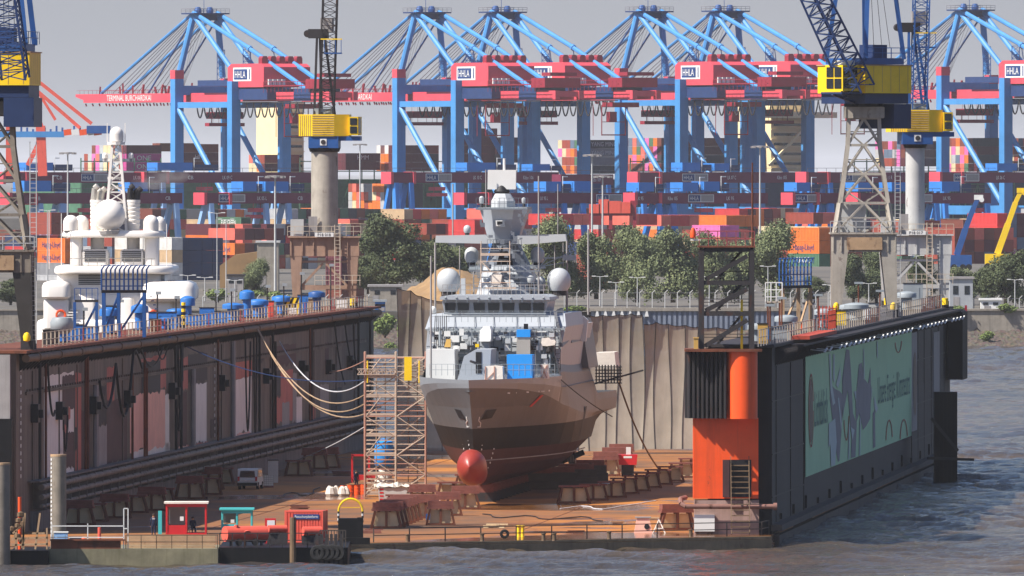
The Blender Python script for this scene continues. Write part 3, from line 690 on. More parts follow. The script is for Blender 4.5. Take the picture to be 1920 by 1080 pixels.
# superstructure: traced on planes across the ship, with real depth
def slab(name, pts, s0, depth, mat=None, lean=0.0, parent=None):
    """front outline in photo pixels at ship station s0, run aft by depth; lean = how far the top sits aft of the bottom"""
    f = []; zs_ = [SZ(py, s0) for _, py in pts]; zlo, zhi = min(zs_), max(zs_)
    for (px, py), z in zip(pts, zs_): f.append(SH(s0 + lean*(z-zlo)/max(.01, zhi-zlo), ST(px, s0), z))
    m = MB(); n = len(f); bk = [SH(s0+depth, ST(px, s0), z) for (px, py), z in zip(pts, zs_)]
    m.add(f + bk, [tuple(range(n)), tuple(range(2*n-1, n-1, -1))] + [(i, n+i, n+(i+1)%n, (i+1)%n) for i in range(n)])
    return m.build(name, parent or ship, mat or M['ship_grey'])
slab('deckhouse', [(798,652),(801,614),(1060,612),(1052,650),(1046,700),(798,705)], 25, 34, lean=.6)
slab('bridge_deck', [(797,617),(803,590),(832,588),(1056,588),(1061,613),(1060,616)], 25.6, 22, lean=1.9)
slab('side_house', [(798,714),(799,655),(852,655),(853,714)], 20.5, 5, M['dome_white'])
slab('gun_house', [(857,714),(870,668),(892,655),(921,655),(920,668),(918,714)], 15, 6)
slab('gun_slot', [(892,700),(892,660),(903,660),(903,700)], 14.95, .1, M['black'])
m = MB(); m.tube(SH(14.8, ST(897, 15), SZ(682, 15)), SH(10.4, ST(897, 15)-.3, SZ(676, 15)), .11, 8); m.build('gun_barrel', ship, M['steel_dark'])
slab('launcher', [(899,640),(899,620),(906,612),(917,612),(920,620),(920,640)], 22, 3.0, M['dome_white'], lean=.5)
slab('launcher_foot', [(904,656),(902,641),(916,641),(917,656)], 22.4, 2, M['vent_grey'])
slab('tarp_crate', [(951,712),(950,665),(998,665),(998,712)], 12, 2.6, M['tarp_blue'])
slab('rolled_door', [(968,664),(969,632),(994,632),(994,664)], 23.5, 1.4, M['silver'])
slab('tarp_roll', [(968.5,632),(968.5,618),(994,618),(994,632)], 23.4, 1.6, M['tarp_blue'])
slab('covered_locker', [(908,714),(910,687),(926,685.5),(942,687),(943,714)], 11, 1.6, M['tarp_white'])
slab('covered_locker', [(1013,710),(1014,683),(1026,683),(1027,710)], 14, 2.0, M['tarp_white'])
m = MB()
for px in (910, 927): m.beam(SH(10.95, ST(px, 11), SZ(714, 11)), SH(10.95, ST(px, 11), SZ(687, 11)), .09)
m.beam(SH(10.95, ST(912, 11), SZ(712, 11)), SH(10.95, ST(926, 11), SZ(698, 11)), .06)
for a_, b_ in (((1015,708),(1025,685)), ((1015,685),(1025,708))): m.beam(SH(13.95, ST(a_[0],14), SZ(a_[1],14)), SH(13.95, ST(b_[0],14), SZ(b_[1],14)), .07)
m.build('lashing', ship, M['scaf_red'])
# bridge with slanted panes
br = slab('bridge', [(833,592),(833,586),(829,566),(831,560),(1025,558),(1027,566),(1023,586),(1023,592)], 27.5, 9, lean=-.2)
slab('bridge_roof', [(824,562),(826,556),(838,554),(1018,553),(1030,557),(1031,562)], 26.6, 11, M['ship_grey'])
for a_ in ((834,855),(858,880),(888,910),(915,937),(942,965),(973,996),(999,1021)):
    p0, p1 = a_; k = MB()
    f = [SH(27.33-.02, ST(px, 27.5), SZ(py, 27.5)) for px, py in ((p0+1,585),(p1-1,585),(p1,568),(p0,568))]
    k.prism(f, V((.0, -.06, 0))); k.build('bridge_window', br, M['glass'])
m = MB()
for i in range(10): px = 836+i*20.4; m.beam(SH(26.9, ST(px, 27), SZ(566, 27)), SH(26.55, ST(px, 27), SZ(557, 27)), .14)
m.beam(SH(27.0, ST(832,27), SZ(588,27)), SH(27.0, ST(1024,27), SZ(588,27)), .12); m.beam(SH(25.3, ST(800,25.5), SZ(618,25.5)), SH(25.3, ST(1060,25.5), SZ(617,25.5)), .16)
for i in range(22): px = 806+i*11.6; m.beam(SH(25.5, ST(px, 25.5), SZ(617, 25.5)), SH(25.1, ST(px, 25.5), SZ(622, 25.5)), .1)
m.build('gutter', ship, M['vent_grey'])
pm('waist_grey', '#6d737b', rough=.5, var=.08)
# mast
def facet(name, x0, x1, yb_, X0_, X1_, yt_, s0, d0, s1, d1, mat, cut=.24):
    """eight sided tapering tower between two heights"""
    def ring(xa, xb, py, s, d):
        a, b, z = ST(xa, s), ST(xb, s), SZ(py, s); c = (b-a)*cut
        return [SH(s, a+c, z), SH(s, b-c, z), SH(s+c, b, z), SH(s+d-c, b, z), SH(s+d, b-c, z), SH(s+d, a+c, z), SH(s+d-c, a, z), SH(s+c, a, z)]
    m = MB(); m.loft([ring(x0, x1, yb_, s0, d0), ring(X0_, X1_, yt_, s1, d1)]); return m.build(name, ship, M[mat])
facet('mast_base', 890, 1006, 556, 906, 990, 497, 35, 10, 37, 6, 'ship_grey')
slab('mast_platform', [(878,506),(880,500),(1012,498),(1014,504)], 38, 6, M['vent_grey'])
facet('mast_waist', 910, 988, 497, 922, 968, 455, 37.6, 5, 38.4, 4, 'waist_grey')
m = MB(); m.prism([SH(37.4, ST(930,37), SZ(497,37)), SH(37.4, ST(962,37), SZ(497,37)), SH(37.4, ST(948,37), SZ(462,37)), SH(37.4, ST(940,37), SZ(462,37))], (0,.3,0)); m.build('mast_recess', ship, M['boot_black'])
facet('mast_top', 916, 968, 456, 898, 986, 393, 38.2, 4.0, 37.2, 6.2, 'ship_grey', .26)
slab('mast_top_rim', [(896,394),(896,389),(988,388),(988,393)], 38.0, 5.8, M['vent_grey'])
slab('sensor_box', [(930,424),(929,413),(944,413),(944,424)], 36.9, .7, M['dome_white'])
slab('sensor_eyes', [(932,421),(932,415),(942,415),(942,421)], 36.85, .05, M['black'])
facet('radar_cone', 920, 963, 392, 920, 963, 377, 38.6, 2.4, 38.6, 2.4, 'dome_grey', .3); facet('radar_cone', 920, 963, 377, 928, 955, 363, 38.6, 2.4, 39, 1.6, 'dome_grey', .3)
m = MB(); m.lathe(SH(41, ST(941,41), SZ(366,41)), [(0,0),(.55,0),(.75,.35),(.4,.9),(0,.9)], 16); m.build('radar_turntable', ship, M['black'], smooth=True)
slab('radar_panel', [(914,355),(914.5,318.5),(967.5,318.5),(967,355)], 40.6, .55, M['dome_white'])
m = MB(); m.tube(SH(41, ST(945.5,41), SZ(319,41)), SH(41, ST(945.5,41), SZ(297,41)), .12, 6); m.build('radar_mast', ship, M['dome_white'])
slab('yard_arm', [(816,455),(817,442),(910,440),(926,456),(916,457)], 37.6, 1.2, M['dome_grey'])
slab('yard_arm', [(956,457),(970,441),(1060,439),(1062,452),(990,458)], 37.6, 1.2, M['dome_grey'])
def dome(px, py_c, r_px, s, py_b, mat, pod=None):
    t, zc, zb_ = ST(px, s), SZ(py_c, s), SZ(py_b, s); r = r_px/S(YS+s); m = MB()
    prof = [(r*.72, zb_-zc), (r*.98, min(-.2*r, (zb_-zc)*.55))] + [(r*math.cos(a), r*math.sin(a)) for a in np.linspace(0, math.pi/2-.05, 8)] + [(0, r)]
    m.lathe(SH(s, t, zc), prof, 22); d = m.build('radome', ship, mat, smooth=True)
    m = MB(); m.lathe(SH(s, t, zb_), [(r*.62, -.45), (r*.62, 0), (0, 0)], 10)
    if pod: m.tube(SH(s, t, zb_-.4), SH(s, t, SZ(pod, s)), .16, 7)
    m.build('radome_foot', ship, M['steel_dark'])
dome(841, 525, 22, 37, 547, M['dome_grey']); dome(1048, 524, 22, 37, 545, M['dome_grey']); dome(884, 476, 13, 40, 492, M['dome_grey'], 503); dome(1008, 476, 13, 40, 492, M['dome_grey'], 503)
dome(876, 429, 7, 40, 437, M['dome_grey'], 443); dome(995, 523, 7, 36, 531, M['dome_grey'], 552); dome(1013, 528, 10, 38, 546, M['dome_grey']); dome(903, 372, 4.5, 40, 382, M['dome_grey'], 390); dome(982, 374, 4, 40, 381, M['dome_grey'], 390); dome(981, 438, 6, 43, 446, M['dome_grey']); dome(812, 580, 6, 30, 588, M['dome_white'])
m = MB()
for px, y0, y1, s, r in ((808,715,480,19,.09),(849,442,345,40,.07),(1010,555,330,36,.08),(1046,440,345,40,.05),(816,590,455,40,.1),(1063,590,452,40,.1),(862,555,462,40,.06),(911,395,318,40,.05),(888,556,508,38,.06),(1103,590,430,50,.1),(1040,545,460,38,.05),(1056,500,455,40,.05)):
    m.tube(SH(s, ST(px,s), SZ(y0,s)), SH(s, ST(px,s), SZ(y1,s)), r, 5)
m.build('whip_aerials', ship, M['patch_grey'])
# right hand flank bulwarks and boat bay
def flankpoly(name, pts, mat, th=.25):
    m = MB(); m.prism([SH(s, t, z) for s, t, z in pts], (-th, .02, 0)); return m.build(name, ship, mat)
flankpoly('side_screen', [(25, 6.25, 14.2), (33, 6.2, 14.6), (34, 5.6, 17.6), (27, 5.5, 17.3), (25.3, 5.9, 16.2)], M['hull_grey'])
flankpoly('side_screen', [(36, 6.25, 14.4), (58, 6.1, 14.5), (54, 5.75, 16.6), (38, 5.7, 16.9)], M['hull_grey'])
m = MB(); m.prism([SH(40, 6.05, 14.9), SH(46, 6.05, 14.9), SH(46, 5.85, 16.3), SH(40, 5.85, 16.3)], (.12, 0, 0)); m.build('boat_bay', ship, M['black'])
m = MB()
for px, pts in ((0, [(1045,712),(1090,762)]),): pass
m.build if False else None
slab('aft_tarp', [(1118,690),(1117,661),(1152,660),(1155,690)], 68, 5, M['tarp_white'])
slab('aft_house', [(1000,690),(1002,604),(1090,598),(1104,690)], 52, 12, M['hull_grey'])
slab('boat_dish', [(1085,640),(1083,596),(1093,592),(1102,600),(1098,640)], 48, 1.0, M['dome_white'])
m = MB(); c = SH(66, ST(1142,66), SZ(718,66))
for i in range(9): m.beam(c+V((-1.2+i*.28,0,0)), c+V((-1.2+i*.28,0,1.7)), .12, .12)
for i in range(6): m.beam(c+V((-1.3,0,i*.3)), c+V((1.2,0,i*.3)), .1)
m.beam(c+V((-1.5,-.2,-.1)), c+V((3.2,-.2,1.2)), .16); m.build('boarding_net', ship, M['steel_dark'])
# deck clutter on the front of the house: pipes, lockers, lamps, ladders
R3 = random.Random(11); s_ = 24.7
for nm, k, mt in (('pipe_run', 60, 'dome_white'), ('locker', 34, 'dome_white'), ('fitting', 110, 'steel_dark'), ('deck_pipe', 16, 'vent_grey')):
    m = MB()
    for i in range(k):
        px, py = R3.uniform(806, 1040), R3.uniform(622, 700); z = SZ(py, s_); t = ST(px, s_)
        if 940 < px < 1015 and py > 655: continue
        if nm == 'pipe_run':
            if i % 2: m.tube(SH(s_-.1, t, z), SH(s_-.1, t, z-R3.uniform(.5, 1.6)), .05, 5)
            else: m.tube(SH(s_-.1, t, z), SH(s_-.1, t+R3.uniform(.6, 2.4), z), .05, 5)
        elif nm == 'locker': m.obox(SH(s_-.25, t, z), (R3.uniform(.12,.4),0,0), (0,.3,0), (0,0,R3.uniform(.12,.4)))
        elif nm == 'fitting': m.obox(SH(s_-.3, t, z), (R3.uniform(.05,.2),0,0), (0,.2,0), (0,0,R3.uniform(.04,.14)))
        else: m.tube(SH(s_-.5, t, z-.8), SH(s_-.5, t, z+.4), .13, 7)
    m.build(nm, ship, M[mt])
for px in (862, 938, 1030):
    m = MB(); z = SZ(650, s_); t = ST(px, s_)
    for u in (-.45, .45): m.beam(SH(s_-.12, t+u, z-.9), SH(s_-.12, t+u, z+1.0), .07)
    m.beam(SH(s_-.12, t-.45, z+1.0), SH(s_-.12, t+.45, z+1.0), .07); m.obox(SH(s_-.03, t, z), (.42,0,0), (0,.02,0), (0,0,.92)); m.build('door', ship, M['vent_grey'])
m = MB()                                                        # panel seams, ledges and rails of the house front
for px in (826, 858, 884, 925, 948, 1000, 1016, 1038): m.beam(SH(25.2, ST(px, 25.2), SZ(615, 25.2)), SH(24.7, ST(px, 24.7), SZ(700, 24.7)), .07)
for py in (650, 676): m.beam(SH(24.75, ST(800, 24.75), SZ(py, 24.75)), SH(24.75, ST(1048, 24.75), SZ(py, 24.75)), .12)
for px in (852, 890, 925, 968, 1010, 1040): m.beam(SH(25.5, ST(px, 25.5), SZ(613, 25.5)), SH(27.0, ST(px, 27), SZ(592, 27)), .05)
m.build('panel_seams', ship, M['waist_grey'])
m = MB()
for py, x0, x1, s in ((604, 806, 1056, 25.2), (641, 803, 1050, 24.2), (704, 806, 1040, 12)):
    for f in (.5, 1.0): m.beam(SH(s, ST(x0, s), SZ(py, s)+f), SH(s, ST(x1, s), SZ(py, s)+f), .035)
    for k in range(22): px = x0+(x1-x0)*k/21; m.beam(SH(s, ST(px, s), SZ(py, s)), SH(s, ST(px, s), SZ(py, s)+1.0), .04)
m.build('guard_rail', ship, M['vent_grey'])
m = MB()
for px, y0, y1 in ((846, 614, 700), (1002, 617, 660), (1046, 617, 700), (812, 655, 712)):
    for u in (-.22, .22): m.beam(SH(24.3, ST(px, 24.3)+u, SZ(y0, 24.3)), SH(24.3, ST(px, 24.3)+u, SZ(y1, 24.3)), .05)
    for k in range(10): z = SZ(y0, 24.3)+(SZ(y1, 24.3)-SZ(y0, 24.3))*k/9; m.beam(SH(24.3, ST(px, 24.3)-.22, z), SH(24.3, ST(px, 24.3)+.22, z), .04)
m.build('ladder', ship, M['steel_dark'])
for px, py in ((872, 632), (934, 634), (952, 640), (1020, 668), (836, 668), (1034, 628)): slab('vent_box', [(px-5,py+4),(px-5,py-4),(px+5,py-4),(px+5,py+4)], 23.9, .7, M['dome_grey'])
for px, py in ((818,632),(868,648),(1025,645),(986,612)): slab('dark_opening', [(px-4,py+5),(px-4,py-5),(px+4,py-5),(px+4,py+5)], 24.55, .2, M['boot_black'])
R4 = random.Random(15); m = MB()                                  # platforms, brackets and cable trunks on the mast
for py, x0, x1, s in ((520, 896, 1002, 34.6), (508, 880, 1012, 36), (470, 914, 978, 37), (392, 893, 990, 36.8), (540, 888, 1008, 34)):
    m.beam(SH(s, ST(x0, s), SZ(py, s)), SH(s, ST(x1, s), SZ(py, s)), .5, .12)
    for k in range(12): px = x0+(x1-x0)*k/11; m.beam(SH(s-.2, ST(px, s), SZ(py, s)), SH(s-.2, ST(px, s), SZ(py, s)+1.0), .04)
    for f in (.5, 1.0): m.beam(SH(s-.2, ST(x0, s), SZ(py, s)+f), SH(s-.2, ST(x1, s), SZ(py, s)+f), .035)
for k in range(46):
    px, py = R4.uniform(900, 985), R4.uniform(395, 550); m.obox(SH(35.8, ST(px, 35.8), SZ(py, 35.8)), (R4.uniform(.06,.22),0,0), (0,.35,0), (0,0,R4.uniform(.06,.25)))
m.build('mast_fittings', ship, M['waist_grey'])
m = MB()
for px, py in ((1030,478),(1058,492),(1075,470)):
    m.beam(SH(39, ST(1012,39), SZ(500,39)), SH(39, ST(px,39), SZ(py,39)), .09)
m.beam(SH(39, ST(1018,39), SZ(484,39)), SH(39, ST(1072,39), SZ(482,39)), .14); m.obox(SH(39, ST(1068,39), SZ(483,39)), (.6,0,0), (0,.3,0), (0,0,.25)); m.build('aerial_bracket', ship, M['vent_grey'])
slab('yellow_box', [(891,651),(891,645),(898,645),(898,651)], 22, .4, M['crane_yellow'])
slab('wood_board', [(833,651),(837,636),(845,636),(845,651)], 24, .3, M['wood_tan'])
m = MB()
for i in range(7): m.tube(SH(24.2, ST(816+i*3.5, 24.2), SZ(592, 24.2)), SH(24.2, ST(814+i*4, 24.2), SZ(648, 24.2)), .05, 4)
m.build('cable_rack', ship, M['steel_dark'])
slab('canvas_cover', [(1014,648),(1016,634),(1036,632),(1042,640),(1040,647),(1026,649)], 24, .8, M['tarp_white'])
for px, py in ((810,660),(1030,655)):
    m = MB(); m.lathe(SH(24.2, ST(px, 24.2), SZ(py, 24.2)), [(0,-.25),(.28,-.2),(.28,.2),(0,.25)], 8); m.build('lamp', ship, M['steel_dark'])
m = MB(); zr = SZ(553, 28)
for i in range(24): px = 830+i*8.6; m.beam(SH(28.5, ST(px,28.5), zr), SH(28.5, ST(px,28.5), zr+.9), .05)
for f in (.45, .9): m.beam(SH(28.5, ST(830,28.5), zr+f), SH(28.5, ST(1028,28.5), zr+f), .05)
m.build('roof_rail', ship, M['patch_grey'])
# scaffold and canvas in front of the mast
m = MB()
for px in (902, 956):
    for s in (33, 35): m.tube(SH(s, ST(px,s), SZ(553,s)), SH(s, ST(px,s), SZ(452,s)), .045, 5)
for py in (466, 490, 510, 530):
    for s in (33, 35): m.tube(SH(s, ST(900,s), SZ(py,s)), SH(s, ST(958,s), SZ(py,s)), .035, 5)
m.obox(SH(33, ST(929,33), SZ(477,33)), (1.3,0,0), (0,.1,0), (0,0,.12)); m.obox(SH(32.5, ST(940,33), SZ(540,33)), (1.4,0,0), (0,.6,0), (0,0,.08))
m.tube(SH(33, ST(902,33), SZ(490,33)), SH(33, ST(920,33), SZ(508,33)), .05, 5); m.build('mast_scaffold', ship, M['scaf'])
slab('canvas_bag', [(921,536),(920,516),(931,511),(941,516),(938,536)], 33.5, 1.0, M['tarp_white'])
slab('sensor_pod', [(863,552),(864,522),(872,522),(872,552)], 33, .5, M['dome_grey'])
# keel blocks
kb = None
pm('block_grey', '#4d4843', rough=.9, var=.25)
def keel_block(w, h):
    t = thing('keel_block', 'x', 'keel block', (0,0,0)); m = MB(); m.box(-w, w, -.8, .8, 0, h*.55); m.box(-w-.15, w+.15, -.9, .9, 0, .12); m.build('steel_base', t, M['steel_dark'])
    m = MB(); m.box(-w*.92, w*.92, -.72, .72, h*.55, h*.85); m.box(-w*.85, w*.85, -.7, .7, h*.85, h); m.build('timber_cap', t, M['timber']); return t
kb0 = keel_block(.9, 1.5); KB = 'keel blocks under the grey ship'
kb0['label'] = 'dark keel block under the grey ship, in the row along its keel'; kb0['group'] = KB
for i in range(14):
    p = SH(15+i*4.4, 0, ZF)
    if i == 0: kb0.location = p
    else: dup(kb0, p)
for j, (px, py, w) in enumerate(((1000,918,2.2),(1042,916,2.2),(1082,910,2.0),(1105,902,1.8))):
    p = G(px, py); t = thing('bilge_block', 'large grey side block under the ship, %s in the row beside its keel' % ('nearest','second nearest','third nearest','farthest')[j], 'ship block', p, 'side blocks under the ship')
    m = MB(); m.box(p.x-w, p.x+w, p.y, p.y+2, ZF, ZF+.75); m.box(p.x-w+.1, p.x+w-.15, p.y+.08, p.y+1.9, ZF+.78, ZF+1.5); m.build('concrete_block', t, M['block_grey'])
    m = MB(); m.box(p.x-w*.9, p.x+w*.8, p.y+.2, p.y+1.7, ZF+1.5, ZF+2.0); m.build('timber_cap', t, M['timber'])
# net curtains hung behind the stern
def net_mat():
    m, n, l, b = base_mat('net_fabric')
    f = noise(n, l, (.2, .2, .12), 5, .6); g = noise(n, l, (3, 3, .15), 3)
    c = mixc(n, l, ramp(n, l, f, .35, .65), H('#857b6c'), H('#a59a8a')); c = mixc(n, l, mul(n, l, ramp(n, l, g, .5, .7), .2), c, H('#746a5e'))
    l.new(c, b.inputs['Base Color']); b.inputs['Roughness'].default_value = .95
    tr = N(n, 'ShaderNodeBsdfTransparent'); mx = N(n, 'ShaderNodeMixShader'); mx.inputs[0].default_value = .86
    l.new(tr.outputs[0], mx.inputs[1]); l.new(b.outputs[0], mx.inputs[2]); l.new(mx.outputs[0], n['Material Output'].inputs['Surface']); return m
M['net'] = net_mat()
def curtain(label, cols, Y):
    """cols: (px, top py, bottom py) along the curtain; heavy folds between the hanging ropes"""
    t = thing('net_curtain', label, 'net', P(cols[0][0], cols[0][2], Y), 'brown net curtains hung across the far end of the dock'); m = MB(); pts = []; n = 8
    for (x0, a0, b0), (x1, a1, b1) in zip(cols[:-1], cols[1:]):
        for k in range(n):
            u = k/n; sag = math.sin(u*math.pi); pts.append((x0+(x1-x0)*u, a0+(a1-a0)*u+2.5*sag, b0+(b1-b0)*u, Y+.07*sag))
    pts.append((*cols[-1], Y)); rows = 12; vs = []
    for j in range(rows+1):
        v = j/rows
        for i, (x, a, b, y) in enumerate(pts): vs.append(P(x + 3*math.sin(v*4+i*.3), a+(b-a)*v, y + .12*math.sin(v*3+i*.12) + .9*math.sin(v*2.6+i*.03)))
    w = len(pts); m.add(vs, [(j*w+i, (j+1)*w+i, (j+1)*w+i+1, j*w+i+1) for j in range(rows) for i in range(w-1)])
    m.build('net', t, M['net'], smooth=True, angle=80); m = MB()
    for c in range(0, w, n): m.path([V(vs[j*w+c])+V((0,-.04,0)) for j in range(rows+1)], .045, 4)
    m.path([V(vs[c])+V((0,-.05,0)) for c in range(w)], .045, 4); m.build('rope', t, M['black'])
curtain('brown net curtain hanging left of the ship, above the scaffold tower', [(744,540,846),(768,545,846),(793,556,846),(832,566,846),(860,566,846)], 1338)
curtain('brown net curtain hanging right behind the stern of the ship', [(1086,596,846),(1104,592,846),(1133,591,846),(1158,590,846),(1184,588,846),(1206,590,842)], 1338)
curtain('brown net curtain hanging between the water gap and the orange dock head', [(1207,608,842),(1228,604,842),(1256,608,842),(1282,610,842),(1310,613,842),(1345,614,842),(1380,616,842)], 1336)
# ================================================================ cranes on the dock walls
def rot(a): return V((math.cos(a), math.sin(a), 0)), V((-math.sin(a), math.cos(a), 0))
Z3 = V((0, 0, 1))
def tower_crane(name, label, base, ang, sc_body, jib, leg_mat=None):
    """gantry legs over the dock wall, flared lattice tower, navy slewing body, yellow house turned by ang, blue A-frame and lattice jib"""
    t = thing(name, label, 'crane', base); b = V(base); hw = 2.55
    def L(x, y, z): return b + V((x, y, z))
    for x in (-1, 1):                                                # four tapered box legs, each with a wheel bogie
        for y in (0, 4.6):
            m = MB(); m.loft([[L(x*2.75-.42*1, y-.4, 0), L(x*2.75+.42, y-.4, 0), L(x*2.75+.42, y+.4, 0), L(x*2.75-.42, y+.4, 0)],
                              [L(x*2.35-.75, y-.5, 6.3), L(x*2.35+.75, y-.5, 6.3), L(x*2.35+.75, y+.5, 6.3), L(x*2.35-.75, y+.5, 6.3)]])
            m.build('leg', t, M[leg_mat or sc_body])
            m = MB(); m.box(b.x+x*2.75-.5, b.x+x*2.75+.5, b.y+y-1.1, b.y+y+1.1, b.z+.0, b.z+.75); 
            for dy in (-.6, .6): m.tube(L(x*2.75-.35, y+dy, .35), L(x*2.75+.35, y+dy, .35), .35, 10)
            m.build('bogie', t, M['steel_dark'])
    for y in (-1.2, ):
        for x in (-1, 1):
            m = MB(); m.lathe(L(x*2.75, y-.25, .75), [(0,-.1),(.26,0),(.3,.35),(.2,.6),(0,.7)], 10); m.build('buffer', t, M['crane_yellow'], smooth=True)
    m = MB(); 
    for y in (0, 4.6): m.box(b.x-3.1, b.x+3.1, b.y+y-.48, b.y+y+.48, b.z+6.3, b.z+8.0)
    for x in (-1, 1): m.box(b.x+x*2.5-.55, b.x+x*2.5+.55, b.y+.5, b.y+4.1, b.z+6.35, b.z+7.95)
    for i in range(9): m.box(b.x-3.05+i*.75, b.x-2.95+i*.75, b.y-.6, b.y-.49, b.z+6.32, b.z+7.98)
    m.box(b.x-3.3, b.x+3.3, b.y-.7, b.y+5.3, b.z+8.0, b.z+8.15); m.build('portal_beam', t, M[sc_body])
    m = MB(); m.box(b.x-1.7, b.x+1.7, b.y-.75, b.y-.63, b.z+6.5, b.z+7.7); m.build('rusty_board', t, M['tan'])
    # lattice tower : flared below, straight above
    yb = 2.3; lv = [(8.15, 2.75), (11.0, 2.3), (13.8, 1.9), (16.6, 1.55), (19.2, 1.45)]
    def cr(z, h): return [L(-h, yb-h, z), L(h, yb-h, z), L(h, yb+h, z), L(-h, yb+h, z)]
    rings = [cr(*x) for x in lv]
    m = MB()
    for r0, r1 in zip(rings[:-1], rings[1:]):
        for i in range(4): m.beam(r0[i], r1[i], .36, .36)
    for r0, r1 in zip(rings[:-1], rings[1:]):
        for i in range(4):
            j = (i+1) % 4; m.beam(r1[i], r1[j], .24, .24); top = (r1[i]+r1[j])/2; m.beam(r0[i], top, .2, .2); m.beam(r0[j], top, .2, .2)
            mid0, mid1 = (r0[i]+r1[i])/2, (r0[j]+r1[j])/2; m.beam(mid0, mid1, .1, .1); m.beam(mid0, (r0[i]+r0[j])/2, .1, .1); m.beam(mid1, (r0[i]+r0[j])/2, .1, .1)
    m.build('lattice_tower', t, M[sc_body])
    m = MB(); m.box(b.x-1.9, b.x+1.9, b.y+yb-1.9, b.y+yb+1.9, b.z+19.2, b.z+20.3); 
    for i in range(6): m.box(b.x-1.85+i*.74, b.x-1.75+i*.74, b.y+yb-1.98, b.y+yb-1.9, b.z+19.25, b.z+20.25)
    m.build('tower_head', t, M[sc_body])
    m = MB(); m.box(b.x-2.3, b.x+.2, b.y+.8, b.y+2.0, b.z+8.2, b.z+11); m.build('switch_cabin', t, M['crane_pale'])
    m = MB()
    for f in (.55, 1.1): m.beam(L(-3.3, -.7, 8.15+f), L(3.3, -.7, 8.15+f), .06)
    for i in range(9): m.beam(L(-3.3+i*.825, -.7, 8.15), L(-3.3+i*.825, -.7, 9.25), .06)
    m.build('portal_rail', t, M['crane_pale'])
    m = MB()                                                        # ladder up the right leg
    for u in (-.25, .25): m.beam(L(3.2+u, -.3, .5), L(3.2+u, -.3, 17), .07)
    for i in range(40): m.beam(L(2.95, -.3, .8+i*.4), L(3.45, -.3, .8+i*.4), .04)
    m.build('ladder', t, M['crane_pale'])
    m = MB(); m.lathe(L(0, yb, 20.3), [(1.9,0),(1.9,.3),(0,.3)], 20); m.build('slewing_ring', t, M['black'])
    X, Y_ = rot(ang); c = L(0, yb, 0)
    def U(x, y, z): return c + X*x + Y_*y + Z3*z
    def ub(m, x0, x1, y0, y1, z0, z1): m.hexa([U(x0,y0,z0), U(x1,y0,z0), U(x1,y1,z0), U(x0,y1,z0), U(x0,y0,z1), U(x1,y0,z1), U(x1,y1,z1), U(x0,y1,z1)])
    m = MB(); ub(m, -2.9, 3.2, -2.9, 2.9, 20.6, 21.6); m.build('slewing_body', t, M['crane_dkblue'])
    m = MB(); ub(m, 1.2, 3.6, -2.9, 1.8, 18.2, 20.58); m.build('counterweight', t, M['crane_dkblue'])
    m = MB(); ub(m, -3.2, 3.3, -3.2, 3.1, 21.6, 24.25); m.build('machine_house', t, M['crane_yellow'])
    m = MB(); ub(m, -3.3, 3.4, -3.3, 3.2, 24.26, 24.36)
    for i in range(6): ub(m, -3.2+i*1.2, -3.17+i*1.2, -3.22, -3.2, 21.7, 24.2); ub(m, 3.3, 3.32, -3.0+i*1.1, -2.97+i*1.1, 21.7, 24.2)
    m.build('roof_edge', t, M['tan'])
    ca = MB(); ub(ca, -5.7, -3.25, -2.6, -.3, 21.8, 24.3); cab = ca.build('cab', t, M['crane_yellow'])
    for (x0, x1, y0, y1) in ((-5.55, -4.75, -2.66, -2.6), (-4.6, -3.7, -2.66, -2.6)):
        for z0, z1 in ((22.05, 23.0), (23.15, 24.1)): g = MB(); ub(g, x0, x1, y0, y1, z0, z1); g.build('window', cab, M['glass'])
    for y0, y1 in ((-2.45, -1.55), (-1.4, -.5)):
        for z0, z1 in ((22.05, 23.0), (23.15, 24.1)): g = MB(); ub(g, -5.76, -5.7, y0, y1, z0, z1); g.build('window', cab, M['glass'])
    m = MB(); ub(m, -5.0, -3.6, -2.2, -.7, 24.3, 24.75); m.build('cab_roof_box', t, M['sign_white'])
    m = MB(); ub(m, -6, -3.2, -2.8, .0, 21.5, 21.7); m.beam(U(-6, -1.5, 21.5), U(-2.9, -1.5, 20.7), .2); m.build('cab_floor', t, M['crane_dkblue'])
    m = MB(); ub(m, -2.5, 2.9, -2.6, 2.7, 24.4, 25.0); 
    for f in (.5, 1.0): m.beam(U(-3, -3, 25+f), U(3.2, -3, 25+f), .05); m.beam(U(3.2, -3, 25+f), U(3.2, 3, 25+f), .05)
    for i in range(6): m.beam(U(-3+i*1.24, -3, 25), U(-3+i*1.24, -3, 26), .05); m.beam(U(3.2, -3+i*1.2, 25), U(3.2, -3+i*1.2, 26), .05)
    m.build('upper_platform', t, M['crane_blue'])
    m = MB(); ub(m, -.2, 1.8, -1.4, .4, 25.02, 26.3); m.build('winch_house', t, M['crane_dkblue'])
    for x, y in ((-2.5, -2.6), (2.9, -2.6), (-2.5, 2.6), (2.9, 2.6)):
        m = MB(); m.beam(U(x, y, 24.9), U(x*.25+.4, y*.45, 42.0), .42, .42); m.build('frame_post', t, M['crane_blue'])
    m = MB()
    for z, f in ((32.6, .62), ): 
        m.beam(U(-2.5*f+.1, -2.6*.75, z), U(2.9*f, -2.6*.75, z), .3); m.beam(U(-2.5*f+.1, 2.6*.75, z), U(2.9*f, 2.6*.75, z), .3)
    ub(m, -.6, 1.4, -1.6, 1.6, 41.6, 42.4); m.build('frame_tie', t, M['crane_blue'])
    p0, p1 = jib
    m = MB(); m.lattice(p0, p1, 2.2, 1.7, 16, .13, .065, side=X if abs((p1-p0).normalized().dot(X)) < .9 else Y_); m.build('jib', t, M['navy'])
    m = MB()
